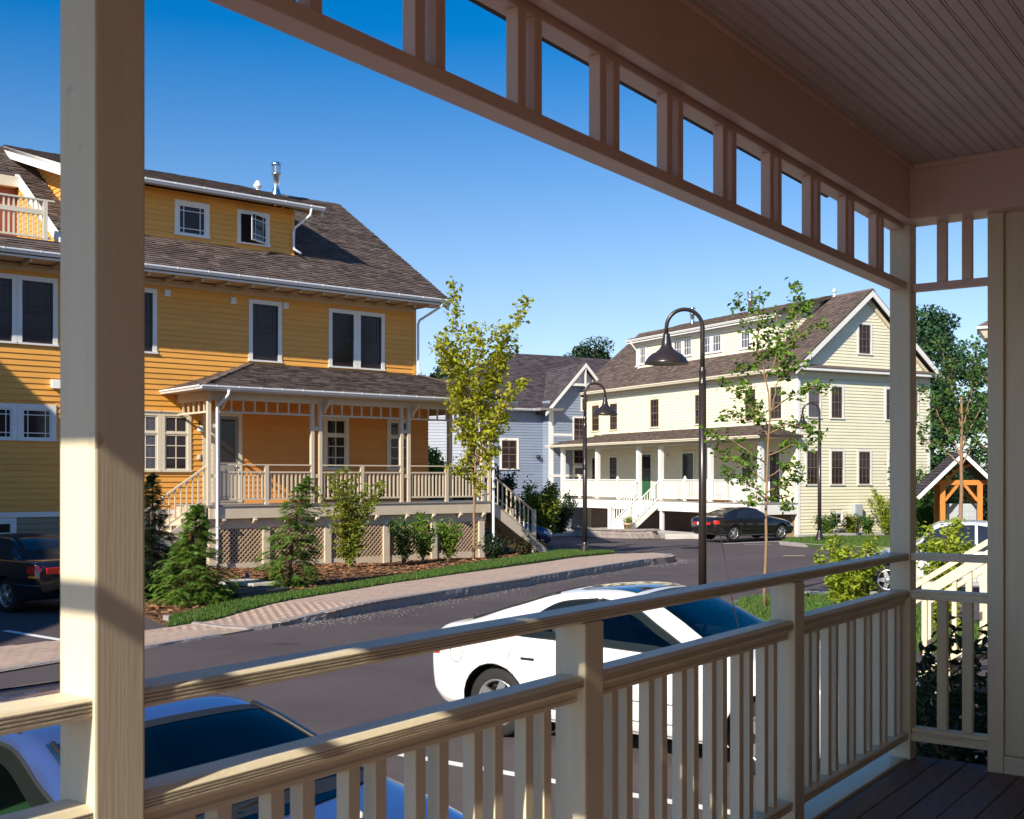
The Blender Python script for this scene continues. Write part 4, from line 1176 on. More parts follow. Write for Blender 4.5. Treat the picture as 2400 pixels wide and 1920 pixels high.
stair_rail(yh, PX0 - 0.02, -3.55, 2.62, 1.12, 0.09, 0.80, M['porchtrim'], n=14, post_z=-0.2)
stair_rail(yh, PX1 + 0.30, 9.84, 2.30, 1.20, 0.09, 0.80, M['porchtrim'], n=9, post_z=-0.3)
stair_rail(yh, PX1 + 0.30, 9.84, 2.30, 1.20, 1.25, 0.80, M['porchtrim'], n=9, post_z=-0.3)
for xx in (PX0 - 0.1, PX1 + 0.1):
    dirx = -1 if xx < 0 else 1
    for y_ in (0.03, 1.30):
        q = MB(); q.prism([(xx, DK - 0.02), (xx + dirx * 2.35, -0.05), (xx + dirx * 2.35, -0.35), (xx, DK - 0.40)][::(1 if dirx < 0 else -1)], y_ - 0.02, y_ + 0.02, 'y'); q.build('stringer', M['porchtrim'], yh)

# ------------------------------------------------------------------ cream house
CF = Frame(12.4, 50.0, -1450.0, 2700.0)
ch = thing('cream_house', 'cream clapboard house with long shed dormer, front porch and green door', 'house', (CF.o[0], CF.o[1], 0), CF.rot)
CL, CD = 17.4, 8.07
def cbox(name, m, *b, parent=ch, bevel=0.0): return MB().box(*b).build(name, m, parent, bevel=bevel)
cf_ = wall_map('x', 0.0, 1); cg = wall_map('y', 0.0, -1)
cbox('wall', M['cunder'], 0.0, CL, -CD, 0.0, -0.7, 7.02)
Cup = [(15.87, 16.72, 4.87, 6.40), (14.05, 14.89, 4.87, 6.40), (10.20, 11.05, 4.87, 6.40), (6.45, 7.28, 4.87, 6.40), (2.68, 3.53, 4.87, 6.40), (0.95, 1.79, 4.87, 6.40)]
Cpo = [(15.86, 16.74, 2.0, 3.50), (14.05, 14.93, 2.0, 3.50), (10.86, 11.85, 1.2, 3.60), (7.28, 8.33, 1.2, 3.60), (2.95, 3.75, 1.9, 3.55), (1.05, 1.85, 1.2, 3.55)]
boards(ch, cf_, 0.12, CL, 4.70, 6.75, 0.142, M['cboard'], Cup, joined=True)
boards(ch, cf_, 0.12, CL, 1.25, 4.66, 0.142, M['cboard'], Cpo, joined=True)
Cg = [(-1.33, -0.50, 4.90, 6.44), (-2.67, -1.83, 4.90, 6.44), (-6.0, -5.16, 4.90, 6.44), (-7.35, -6.5, 4.90, 6.44), (-1.25, -0.40, 1.96, 3.58), (-2.71, -1.83, 1.96, 3.58), (-4.36, -3.47, 1.96, 3.58), (-6.2, -5.35, 1.96, 3.58), (-2.63, -1.88, 0.19, 0.82)]
boards(ch, cg, -CD + 0.10, -0.12, -0.5, 6.62, 0.142, M['cboard'], Cg, joined=True)
CR0 = 7.15; CP = 0.816; CRY = -4.05
def crz(y): return CR0 + CP * (0.35 - y) if y > CRY else CR0 + CP * (0.35 - CRY) - CP * (CRY - y)
for x_ in (0.0, CL - 0.15):
    gb = MB(); gb.prism([(0.0, 7.0), (CRY, crz(CRY) - 0.12), (-CD, 7.0)], x_, x_ + 0.15, 'x'); gb.build('gable', M['cunder'], ch)
boards(ch, cg, -CD, 0, 7.26, 10.6, 0.142, M['cboard'], [(-4.38, -3.47, 7.83, 9.29)], lim=lambda z: (-CD + (z - 6.87) / CP, 0.0 - (z - 6.87) / CP), joined=True)
for a, b in ((-0.12, 0.0),): cbox('corner_board', M['wtrim'], -0.035, 0.0, a, b, -0.6, 6.62)
cbox('corner_board', M['wtrim'], -0.0345, 0.13, 0.001, 0.03, -0.6, 6.75)
cbox('corner_board', M['wtrim'], -0.035, 0.0, -CD, -CD + 0.13, -0.6, 6.62)
cbox('corner_board', M['wtrim'], CL - 0.13, CL, 0.0, 0.03, -0.6, 6.75)
for w in Cup: window(ch, cf_, *w, M['cboard'], M['bsash'], 'dh66', casing=0.055, bars=0.022)
for w in Cpo[:2] + Cpo[4:5]: window(ch, cf_, *w, M['wtrim'], M['bsash'], 'dh66', casing=0.09, bars=0.018)
for i, w in enumerate(Cg[:8]): window(ch, cg, *w, M['wtrim'], M['bsash'], 'dh66', casing=0.10, bars=0.022, glass=M['curtain'] if i == 0 else None)
window(ch, cg, -4.38, -3.47, 7.83, 9.29, M['wtrim'], M['bsash'], 'dh66', casing=0.10)
window(ch, cg, -2.63, -1.88, 0.19, 0.82, M['wtrim'], M['wtrim'], 'grid22', casing=0.09)
for (a, b, z0, z1), gm in zip((Cpo[2], Cpo[3], Cpo[5]), ('door_green', 'door_green', 'door_dark')):
    d = MB(); wbox(d, cf_, a, a + 0.09, 0, 0.05, 1.23, z1); wbox(d, cf_, b - 0.09, b, 0, 0.05, 1.23, z1); wbox(d, cf_, a + 0.09, b - 0.09, 0, 0.048, z1 - 0.09, z1); d.build('door_casing', M['wtrim'], ch)
    d = MB(); wbox(d, cf_, a + 0.09, b - 0.09, 0.0, 0.03, 1.23, z1 - 0.09); dd = d.build('door', M[gm], ch)
    d = MB(); wbox(d, cf_, a + 0.18, b - 0.18, 0.0305, 0.04, 2.35, z1 - 0.2); d.build('door_glass', M['glass'], dd)
    for q in (0.2, 0.55): d = MB(); wbox(d, cf_, a + q, a + q + 0.24, 0.0305, 0.042, 1.4, 2.2); d.build('door_panel', M[gm], dd)
v = MB(); wbox(v, cf_, 9.5, 9.62, 0.02, 0.14, 3.35, 3.55); v.build('wall_lamp', M['wtrim'], ch)
# cornice, frieze, pent roof across the gable
cbox('frieze_board', M['cunder'], 0.0, CL, 0.001, 0.04, 6.76, 7.02)
cbox('frieze_board', M['cunder'], -0.04, -0.001, -CD, -0.001, 6.63, 6.96)
cbox('cornice', M['wtrim'], -0.42, CL + 0.55, 0.041, 0.35, 6.98, 7.10)
cbox('cornice', M['wtrim'], -0.42, -0.041, -CD - 0.35, 0.0405, 6.965, 7.09)
q = MB(); q.hexa([(-0.45, -CD - 0.4, 7.0905), (-0.0, -CD - 0.4, 7.0905), (0.0, 0.36, 7.0905), (-0.45, 0.36, 7.0905), (-0.45, -CD - 0.4, 7.11), (0.0, -CD - 0.4, 7.27), (0.0, 0.36, 7.27), (-0.45, 0.36, 7.11)]); q.build('pent_roof', M['roof'], ch)
# roof
X0, X1 = -0.40, 17.95
D0, D1, DYC = 2.4, 13.60, -0.95
cr = MB()
slab(cr, [(X0, 0.42, crz(0.42)), (X0, CRY, crz(CRY)), (X1, CRY, crz(CRY)), (X1, 0.42, crz(0.42))], 0.12)
slab(cr, [(X0, CRY, crz(CRY)), (X0, -8.6, crz(-8.6)), (X1, -8.6, crz(-8.6)), (X1, CRY, crz(CRY))], 0.12)
cro = cr.build('roof', M['roof_under'], ch)
sc_ = math.sqrt(1 + CP * CP)
def cin(u, v):
    x = X0 + u; y = 0.44 - v / sc_
    return not (D0 + 0.05 < x < D1 - 0.05 and y < DYC - 0.05)
shingles(cro, (X0 - 0.01, 0.44, crz(0.44) + 0.01), (1, 0, 0), (0, -1, CP), X1 - X0 + 0.02, (0.44 - CRY) * sc_, cin, 0.15, 0.3, M['roof'], rs)
for xa, xb in ((X0 - 0.005, X0 + 0.045), (X1 - 0.045, X1 + 0.005)):
    for ya, yb in ((0.42, CRY), (CRY, -8.6)):
        q = MB(); q.hexa([(xa, ya, crz(ya) - 0.32), (xb, ya, crz(ya) - 0.32), (xb, yb, crz(yb) - 0.32), (xa, yb, crz(yb) - 0.32), (xa, ya, crz(ya) - 0.05), (xb, ya, crz(ya) - 0.05), (xb, yb, crz(yb) - 0.05), (xa, yb, crz(yb) - 0.05)]); q.build('rake_board', M['wtrim'], ch)
q = MB()
for ya, yb in ((0.0, CRY), (CRY, -CD)):
    o_ = -0.17
    q.hexa([(-0.06, ya, crz(ya) - 0.50), (-0.024, ya, crz(ya) - 0.50), (-0.024, yb, crz(yb) - 0.50), (-0.06, yb, crz(yb) - 0.50), (-0.06, ya, crz(ya) - 0.30), (-0.024, ya, crz(ya) - 0.30), (-0.024, yb, crz(yb) - 0.30), (-0.06, yb, crz(yb) - 0.30)])
q.build('rake_frieze', M['cunder'], ch)
gutter(ch, 'x', X0, X1, 0.42, crz(0.42) + 0.0, 1, m=M['ytrim'], straps=False, h=0.13, d=0.13)
ridge_c = MB(); ridge_c.prism([(CRY - 0.16, crz(CRY) - 0.08), (CRY + 0.16, crz(CRY) - 0.08), (CRY, crz(CRY) + 0.05)], X0, X1, 'x'); ridge_c.build('ridge_cap', M['roof'], cro)
# shed dormer
cd = wall_map('x', DYC, 1); dzb = crz(DYC)
cbox('dormer_wall', M['cunder'], D0, D1, CRY, DYC, dzb - 0.3, 9.62)
Cd = [(12.75, 13.42, 8.38, 9.36), (9.55, 10.35, 8.45, 9.38), (8.72, 9.50, 8.45, 9.38), (7.2, 8.0, 8.42, 9.36), (6.35, 7.15, 8.42, 9.36), (4.2, 5.0, 8.38, 9.34)]
boards(ch, cd, D0, D1, dzb + 0.02, 9.62, 0.142, M['cboard'], Cd, joined=True)
for w in Cd: window(ch, cd, *w, M['wtrim'], M['wtrim'], 'grid33', casing=0.07, bars=0.022, glass=M['curtain'])
cbox('corner_board', M['wtrim'], D1 - 0.16, D1 + 0.02, DYC - 0.1, DYC + 0.03, dzb, 9.62)
cbox('dormer_frieze', M['wtrim'], D0 - 0.02, D1 + 0.03, DYC + 0.001, DYC + 0.05, 9.48, 9.64)
de = 9.78; dyo = DYC + 0.38; dpc = (crz(CRY) + 0.06 - de) / (dyo - CRY)
q = MB(); slab(q, [(D0 - 0.35, dyo, de), (D0 - 0.35, CRY, de + dpc * (dyo - CRY)), (D1 + 0.40, CRY, de + dpc * (dyo - CRY)), (D1 + 0.40, dyo, de)], 0.10); qo = q.build('dormer_roof', M['roof_under'], ch)
shingles(qo, (D0 - 0.35, dyo + 0.02, de + 0.008), (1, 0, 0), (0, -1, dpc), D1 - D0 + 0.75, (dyo - CRY) * math.sqrt(1 + dpc * dpc), None, 0.15, 0.3, M['roof'], rs)
for xe, o_ in ((D0, -1), (D1, 1)):
    boards(ch, wall_map('y', xe, o_), CRY, DYC, dzb, 11.2, 0.142, M['cboard'], lim=lambda z: (0.35 - (z - CR0) / CP - 0.1, min(DYC, dyo - (z - de + 0.12) / dpc)), joined=True)
    q = MB(); q.prism([(DYC, dzb - 0.1), (DYC, de - 0.12), (CRY + 0.35, crz(CRY) - 0.30), (CRY + 0.35, crz(CRY + 0.35) - 0.1)], xe - 0.01, xe, 'x'); q.build('dormer_cheek', M['cunder'], ch)
cbox('dormer_fascia', M['wtrim'], D0 - 0.35, D1 + 0.40, dyo + 0.001, dyo + 0.04, de - 0.22, de - 0.01)
cbox('dormer_soffit', M['wtrim'], D0 - 0.35, D1 + 0.40, DYC + 0.051, dyo, de - 0.16, de - 0.105)
gutter(ch, 'x', D0 - 0.35, D1 + 0.42, dyo + 0.041, de - 0.03, 1, m=M['wtrim'], straps=False, h=0.10, d=0.10)
MB().tube([(D1 - 0.05, dyo + 0.1, de - 0.12), (D1 - 0.05, dyo + 0.05, de - 0.25), (D1 - 0.06, DYC + 0.09, de - 0.6), (D1 - 0.06, DYC + 0.09, dzb + 0.15), (D1 - 0.06, DYC + 0.2, dzb + 0.05)], 0.04, 8).build('downspout', M['wtrim'], ch)
flue_pipe(ch, 6.9, CRY + 0.9, crz(CRY) - 0.4, 0.11, 1.25)
flue_pipe(ch, 12.3, CRY + 0.4, crz(CRY) - 0.2, 0.11, 1.0)
v = MB(); v.lathe([(0.12, -0.3), (0.07, 0.05), (0.05, 0.1), (0.05, 0.2), (0.13, 0.22), (0.0, 0.42)], (2.0, CRY, crz(CRY)), 12); v.build('vent_pipe', M['wtrim'], ch)

# front porch
PYO = 2.05; CDK = 1.22
cbox('porch_deck', M['door_grey'], -0.05, 16.85, 0.03, PYO + 0.08, CDK - 0.04, CDK)
cbox('porch_fascia', M['wtrim'], -0.02, 16.82, PYO + 0.02, PYO + 0.05, 0.98, CDK - 0.041)
cbox('porch_fascia', M['wtrim'], -0.02, 16.82, PYO - 0.005, PYO + 0.025, 0.72, 0.979)
cbox('porch_fascia', M['wtrim'], 16.79, 16.82, 0.03, PYO + 0.019, 0.72, CDK - 0.041)
cbox('porch_fascia', M['wtrim'], -0.02, 0.01, 0.05, PYO - 0.006, 0.72, CDK - 0.041)
cps = (16.6, 13.05, 9.25, 7.38, 3.55, 0.12); cpo = None
for x in cps:
    if cpo is None: o = MB().box(-0.10, 0.10, PYO - 0.20, PYO, CDK + 0.001, 3.84).build('porch_post', M['wtrim'], ch); cpo = o.data
    else: o = link('porch_post', cpo, ch)
    o.location = (x, 0, 0)
for x in (16.55, 11.6, 7.3, 3.5): cbox('pier', M['wtrim'], x - 0.08, x + 0.08, PYO - 0.18, PYO - 0.02, -0.75, 0.719)
cbox('porch_beam', M['cunder'], 0.0, 16.75, PYO - 0.22, PYO + 0.02, 3.841, 4.02)
cbox('porch_beam', M['cunder'], 16.55, 16.75, 0.03, PYO - 0.221, 3.841, 4.02)
cbox('porch_ceiling', M['cunder'], -0.3, 17.5, 0.03, PYO + 0.35, 4.021, 4.05)
ex_l, ex_r, py2 = 17.65, -0.35, 2.42; zc0, zc1 = 4.10, 4.68
q = MB(); spc = (zc1 - zc0) / py2
slab(q, [(ex_r, py2, zc0), (1.9, 0.0, zc1), (15.2, 0.0, zc1), (ex_l, py2, zc0)], 0.06)
q.add([(ex_l, py2, zc0), (15.2, 0, zc1), (ex_l, 0, zc0), (ex_l, py2, zc0 - 0.06), (ex_l, 0, zc0 - 0.06)], [(0, 1, 2), (0, 2, 4, 3)])
q.add([(ex_r, py2, zc0), (ex_r, 0, zc0), (1.9, 0, zc1), (ex_r, py2, zc0 - 0.06), (ex_r, 0, zc0 - 0.06)], [(0, 1, 2), (0, 3, 4, 1)])
qo = q.build('porch_roof', M['roof_under'], ch)
vlc = py2 * math.sqrt(1 + spc * spc)
shingles(qo, (ex_r, py2 + 0.02, zc0 + 0.008), (1, 0, 0), (0, -1, spc), ex_l - ex_r, vlc, lambda u, v: ex_r + 2.25 * v / vlc - 0.1 < ex_r + u < ex_l - 2.45 * v / vlc + 0.1, 0.15, 0.3, M['roof'], rs)
for (xa, d_) in ((ex_l, -1), (ex_r, 1)):
    w_ = 2.45 if d_ < 0 else 2.25; sp_ = (zc1 - zc0) / w_; vv = w_ * math.sqrt(1 + sp_ * sp_)
    shingles(qo, (xa - d_ * 0.02, 0, zc0 + 0.008), (0, 1, 0), (d_, 0, sp_), py2, vv, lambda u, v: u < py2 and u > py2 * (v / vv) * 0 and u < py2 * (1 - v / vv) + 0.1, 0.15, 0.3, M['roof'], rs)
gutter(ch, 'x', ex_r, ex_l, py2, zc0, 1, m=M['ytrim'], straps=False, h=0.12, d=0.12)
# rails with the gap for the stair between x = 7.38 and 9.25
cbal = None; cnw = None
rail_spans = [(16.5, 13.15), (12.95, 9.35), (7.28, 3.65), (3.45, 0.22)]
for a, b in rail_spans:
    a, b = min(a, b), max(a, b); mid = (a + b) / 2
    cbox('porch_rail', M['wtrim'], a, b, PYO - 0.14, PYO - 0.05, 2.18, 2.225)
    cbox('porch_rail', M['wtrim'], a, b, PYO - 0.13, PYO - 0.06, 1.32, 1.36)
    if cnw is None:
        mb = MB().box(-0.06, 0.06, PYO - 0.155, PYO - 0.035, CDK + 0.001, 2.28); mb.lathe([(0.07, 2.28), (0.07, 2.30), (0.045, 2.33), (0.05, 2.36), (0.0, 2.40)], (0, PYO - 0.095, 0), 10); o = mb.build('newel', M['wtrim'], ch); cnw = o.data
    else: o = link('newel', cnw, ch)
    o.location = (mid, 0, 0)
    n_ = int((b - a) / 0.118)
    for k in range(n_):
        x = a + (b - a) * (k + 0.5) / n_
        if abs(x - mid) < 0.08: continue
        if cbal is None: o = MB().box(-0.022, 0.022, PYO - 0.115, PYO - 0.075, 1.361, 2.179).build('baluster', M['wtrim'], ch); cbal = o.data
        else: o = link('baluster', cbal, ch)
        o.location = (x, 0, 0)
for xa in (16.6,):
    cbox('porch_rail', M['wtrim'], xa - 0.05, xa + 0.04, 0.05, PYO - 0.21, 2.18, 2.225); cbox('porch_rail', M['wtrim'], xa - 0.04, xa + 0.03, 0.05, PYO - 0.21, 1.32, 1.36)
    for k in range(14):
        o = link('baluster', cbal, ch); o.location = (xa, -PYO + 0.095 + 0.15 + k * 0.125, 0)
# stair
SX_0, SX_1 = 7.45, 9.18
for k in range(8):
    z = CDK - 0.178 * (k + 1); y = PYO + 0.06 + 0.205 * k
    cbox('stair_tread', M['wtrim'], SX_0, SX_1, y, y + 0.24, z - 0.04, z)
    cbox('stair_riser', M['wtrim'], SX_0 + 0.02, SX_1 - 0.02, y, y + 0.02, z + 0.001, z + 0.137)
for x in (SX_0 - 0.02, SX_1 + 0.02):
    q = MB(); q.prism([(PYO + 0.05, CDK - 0.02), (PYO + 0.05, CDK - 0.36), (PYO + 1.72, -0.42), (PYO + 1.72, -0.12)], x - 0.02, x + 0.02, 'x'); q.build('stringer', M['wtrim'], ch)
    ya, yb, za, zb = PYO + 0.0, PYO + 1.60, 2.16, 0.84
    for dz in (0.0, -0.80):
        mb = MB(); mb.beam((x, ya, za + dz), (x, yb, zb + dz), 0.06, 0.045); mb.build('stair_rail', M['wtrim'], ch)
    for k in range(11):
        t = (k + 0.6) / 11; y = ya + (yb - ya) * t; z = za + (zb - za) * t
        cbox('baluster', M['wtrim'], x - 0.018, x + 0.018, y - 0.018, y + 0.018, z - 0.79, z - 0.02)
    cbox('newel', M['wtrim'], x - 0.06, x + 0.06, yb + 0.02, yb + 0.14, -0.45, 1.05)
# basement wall under the porch and block retaining wall
cbox('shaded_basement_wall', M['brown_wall'], 0.2, 16.7, 0.03, 0.06, -0.7, 0.719)  # brown puts the shade under the porch into the cream siding
def rw(name, label):
    t = thing(name, label, 'retaining wall', (CF.o[0], CF.o[1], 0), CF.rot)
    blk = []
    r3 = random.Random(9)
    for row in range(2):
        x = 4.0 + (0.2 if row else 0)
        while x < 10.9 - row * 0.3:
            L = 0.42
            zb = gz(*CF.w(x, 4.7)[:2]) + 0.02 + row * 0.17
            mb = MB(); j = [r3.uniform(-0.015, 0.015) for _ in range(8)]
            z1 = zb + 0.16; y1 = 4.75 - row * 0.03
            mb.hexa([(x, 4.4, zb), (x + L - 0.012, 4.4, zb), (x + L - 0.012, y1 + j[0], zb), (x, y1 + j[1], zb), (x, 4.4, z1), (x + L - 0.012, 4.4, z1), (x + L - 0.012, y1 + j[2] - 0.01, z1), (x, y1 + j[3] - 0.01, z1)])
            mb.build('wall_block', M['stone'], t); x += L
    mb = MB(); x = 4.0
    while x < 10.8:
        zb = gz(*CF.w(x, 4.7)[:2]) + 0.37
        mb = MB().box(x, x + 0.585, 4.38, 4.76, zb, zb + 0.07); mb.build('cap_stone', M['stone'], t); x += 0.6
    return t
rw('retaining_wall', 'low grey block retaining wall below the white porch stair')
kind(MB().box(4.0, 10.9, 2.1, 4.39, -0.75, -0.215).build('terrace', M['concrete'], None), 'structure')
tt = bpy.data.objects['terrace']; tt.location = (CF.o[0], CF.o[1], 0); tt.rotation_euler = (0, 0, CF.rot)
# concrete apron and curb along the side of the house
p0 = CF.w(-0.9, 0.6); p1 = CF.w(-0.9, -12)
sheet('sidewalk', [(0.2, 56.2), (3.3, 57.2), (3.0, 66.0), (-2.0, 66.0)], 0.12, M['concrete'], skirt=0.2)
kb = [(12.1, 48.55), (14.5, 50.05), (18.5, 52.3), (22.0, 54.2)]
kx = along(kb, 2.0)
for i in range(len(kx) - 1): kerb_stone(kx[i], kx[i + 1], kerb, lambda x, y: 0.16, seed=200 + i, m=M['concrete'], rough=0.0, wdt=0.3)
kb = [(6.7, 50.4), (8.2, 48.9)]
kerb_stone(kb[0], kb[1], kerb, lambda x, y: 0.22, seed=300, m=M['concrete'], rough=0.004)
sheet('lawn', [(6.7, 50.4), (8.2, 48.95), (8.6, 49.6), (7.0, 51.3)], 0.2, M['turf'], skirt=0.3)

# utility boxes on the gable wall
def meter(y, z0, z1, w, label):
    t = thing('meter_box', label, 'meter box', tuple(CF.w(-0.03, y, 0)), CF.rot, 'meter boxes on the cream gable wall')
    MB().box(-0.28, 0.0, -w / 2, w / 2, z0, z1).build('box', M['mailbox'], t, bevel=0.01)
    MB().box(-0.292, -0.281, -w / 2 + 0.05, w / 2 - 0.05, z0 + 0.06, z1 - 0.05).build('cover', M['mailbox'], t)
    MB().tube([(-0.12, 0, z0), (-0.12, 0, -0.3)], 0.04, 8).build('conduit', M['mailbox'], t)
    return t
meter(-3.3, 0.52, 1.12, 0.45, 'small grey meter box on the cream gable wall beside the basement window')
meter(-5.35, 0.3, 1.15, 0.5, 'tall grey meter box on the cream gable wall behind the porch corner post')
# planter pot on the stair foot
pt = thing('flower_pot', 'pale clay flower pot with a green plant at the foot of the white stair', 'flower pot', tuple(CF.w(7.25, 3.95, -0.215)), 0)
m_ = MB(); m_.lathe([(0.0, 0.0), (0.16, 0.0), (0.22, 0.30), (0.25, 0.30), (0.25, 0.37), (0.21, 0.37), (0.20, 0.32), (0.0, 0.32)], (0, 0, 0), 18); m_.build('pot', M['terracotta'], pt)
leaf_mesh('foliage', RG.normal(0, 1, (260, 3)) * [0.13, 0.13, 0.09] + [0, 0, 0.5], 0.09, M['leaf_shrub'], pt, RG)
# tubs on the cream porch
for i, (x, m2, lab) in enumerate(((3.2, 'terracotta', 'orange plant trough on the cream porch behind the black coupe'), (5.2, 'brown_wall', 'brown plant trough on the cream porch left of the near lamp post'))):
    t = thing('plant_trough', lab, 'planter', tuple(CF.w(x, 1.7, CDK)), CF.rot, 'plant troughs on the cream porch')
    MB().box(-0.45, 0.45, -0.1, 0.1, 0.0, 0.14).build('trough', M['timber'] if i == 0 else M['brown_wall'], t, bevel=0.01)
    leaf_mesh('foliage', RG.normal(0, 1, (150, 3)) * [0.25, 0.06, 0.07] + [0, 0, 0.28], 0.07, M['leaf_mid'], t, RG)

# ------------------------------------------------------------------ blue-grey house behind
BF = Frame(2.06, 64.0, 0.881, 0.473)       # e runs right along the gable wall, outward is -y
bh = thing('blue_house', 'blue grey clapboard house with steep front gable and dark roof', 'house', (BF.o[0], BF.o[1], 0), BF.rot)
def bbox(name, m, *b, parent=bh): return MB().box(*b).build(name, m, parent)
BW = 0.7                                   # main wall lies behind the gable wall
GW0, GW1 = 0.0, 4.3
bbox('wall', M['bboard'], GW0, GW1, 0.0, 8.0, -1.0, 6.6)
bbox('wall', M['bboard'], -4.1, 9.5, BW + 0.02, 9.0, -1.0, 6.2)
bw0 = wall_map('x', 0.0, -1); bw1 = wall_map('x', BW, -1); bws = wall_map('y', 0.0, -1); bwl = wall_map('y', -4.1, -1)
Bg = [(1.52, 2.42, 4.25, 5.75), (2.46, 3.36, 4.25, 5.75), (1.52, 2.42, 3.05, 3.95), (2.46, 3.36, 3.05, 3.95), (1.52, 2.42, 1.0, 3.0), (2.46, 3.36, 1.0, 3.0), (2.05, 2.8, 6.05, 6.85)]
boards(bh, bw0, GW0 + 0.2, GW1 - 0.2, -0.6, 6.5, 0.155, M['bboard'], Bg, joined=True)
boards(bh, bw0, 0, GW1, 6.5, 8.6, 0.155, M['bboard'], [(2.05, 2.8, 6.05, 6.85)], lim=lambda z: ((z - 6.4) / 1.08, GW1 - (z - 6.4) / 1.08), joined=True)
boards(bh, bw1, -3.9, -0.0, -0.6, 5.75, 0.155, M['bboard'], [(-2.75, -1.55, 2.75, 4.5)], joined=True)
boards(bh, bws, 0.0, BW, -0.6, 6.2, 0.155, M['bboard'], joined=True)
boards(bh, bwl, BW, 8.9, -0.6, 6.1, 0.155, M['bboard'], joined=True)
for w in Bg[:2]: window(bh, bw0, *w, M['wtrim'], M['bsash'], 'dh64', casing=0.08, bars=0.03)
for w in Bg[2:4]: window(bh, bw0, *w, M['wtrim'], M['bsash'], 'grid22', casing=0.08, bars=0.03)
for w in Bg[4:6]: window(bh, bw0, *w, M['wtrim'], M['wtrim'], 'dh', casing=0.10, glass=M['curtain'])
window(bh, bw0, *Bg[6], M['wtrim'], M['bsash'], 'grid22', casing=0.09, bars=0.03)
window(bh, bw1, -2.75, -1.55, 2.75, 4.5, M['wtrim'], M['bsash'], 'dh64', casing=0.13, bars=0.03)
for b in ((-0.03, 0.27, -0.03, 0.0, -0.8, 6.5), (GW1 - 0.25, GW1, -0.03, 0.0, -0.8, 6.5), (-4.13, -3.87, BW - 0.03, BW, -0.8, 6.05), (0.271, 1.5, -0.028, -0.001, 4.62, 4.78), (0.271, GW1 - 0.251, -0.028, -0.001, 2.35, 2.5)):
    bbox('trim_board', M['wtrim'], *b)
bbox('frieze_board', M['bboard'], -3.86, -0.02, BW - 0.028, BW - 0.001, 5.75, 6.2)
v = MB(); v.lathe([(0.0, 0.0), (0.12, 0.05), (0.12, 0.2), (0.0, 0.24)], (-0.35, BW - 0.12, 3.35), 10); v.build('wall_lamp', M['pole'], bh)
# main roof, ridge parallel to the front
br_e, br_y, br_z0, br_z1 = BW - 0.45, 5.4, 6.12, 9.75
q = MB(); bs = (br_z1 - br_z0) / (br_y - br_e)
HX = -0.2
slab(q, [(-5.0, br_e, br_z0), (10.5, br_e, br_z0), (10.5, br_y, br_z1), (HX, br_y, br_z1)], 0.12)
slab(q, [(-5.0, 10.4, br_z0), (HX, br_y, br_z1), (10.5, br_y, br_z1), (10.5, 10.4, br_z0)], 0.12)
q.add([(-5.0, br_e, br_z0), (HX, br_y, br_z1), (-5.0, 10.4, br_z0)], [(0, 1, 2)])
qo = q.build('roof', M['roof_under'], bh)
shingles(qo, (-5.02, br_e - 0.02, br_z0 + 0.01), (1, 0, 0), (0, 1, bs), 15.5, (br_y - br_e) * math.sqrt(1 + bs * bs), lambda u, v: u - 5.02 > -5.05 + (HX + 5.0) * v / ((br_y - br_e) * math.sqrt(1 + bs * bs)), 0.16, 0.32, M['roof_purple'], rs)
bh_s = (br_z1 - br_z0) / (HX + 5.0); bh_v = (HX + 5.0) * math.sqrt(1 + bh_s * bh_s)
shingles(qo, (-5.02, br_e, br_z0 + 0.01), (0, 1, 0), (1, 0, bh_s), 10.4 - br_e, bh_v, lambda u, v: (br_y - br_e) * v / bh_v < u < (10.4 - br_e) - (10.4 - br_y) * v / bh_v, 0.16, 0.32, M['roof_purple'], rs)
gutter(bh, 'x', -5.0, -0.25, br_e, br_z0, -1, pitch=0.7)
# cross gable roof
gx, gp = GW1 / 2, 1.08
gzp = 6.42 + gp * gx
q = MB(); ov = 0.45
for sgn in (-1, 1):
    xe = gx + sgn * (gx + ov); ze = gzp - gp * (gx + ov)
    pts = [(xe, -0.42, ze), (gx, -0.42, gzp), (gx, 5.0, gzp), (xe, 5.0, ze)]
    if sgn > 0: pts = pts[::-1]
    slab(q, pts[::-1] if sgn < 0 else pts[::-1], 0.12)
qo = q.build('gable_roof', M['roof_under'], bh)
sg = math.sqrt(1 + gp * gp)
shingles(qo, (gx - gx - ov - 0.01, -0.44, gzp - gp * (gx + ov) + 0.01), (0, 1, 0), (1, 0, gp), 5.2, (gx + ov) * sg, None, 0.16, 0.32, M['roof_purple'], rs)
shingles(qo, (gx + gx + ov + 0.01, -0.44, gzp - gp * (gx + ov) + 0.01), (0, 1, 0), (-1, 0, gp), 5.2, (gx + ov) * sg, None, 0.16, 0.32, M['roof_purple'], rs)
for sgn in (-1, 1):
    xe = gx + sgn * (gx + ov); ze = gzp - gp * (gx + ov)
    q = MB(); y0, y1 = -0.45, -0.40
    q.hexa([(xe, y0, ze - 0.24), (gx, y0, gzp - 0.24), (gx, y1, gzp - 0.24), (xe, y1, ze - 0.24), (xe, y0, ze + 0.0), (gx, y0, gzp + 0.0), (gx, y1, gzp + 0.0), (xe, y1, ze + 0.0)])
    q.build('rake_board', M['wtrim'], bh)
q = MB(); q.box(gx - 0.95, gx + 0.95, -0.40, -0.34, gzp - 1.30, gzp - 1.16); q.beam((gx, -0.37, gzp - 1.35), (gx, -0.37, gzp - 0.3), 0.08, 0.08, up=(0, 1, 0)); q.build('gable_truss', M['wtrim'], bh)
bbox('gable_panel', M['wtrim'], gx - 0.92, gx + 0.92, -0.06, -0.025, gzp - 1.28, gzp - 1.16)
q = MB(); q.prism([(-0.92, gzp - 1.16), (0.92, gzp - 1.16), (0.0, gzp - 0.2)], -0.05, -0.026, 'y')
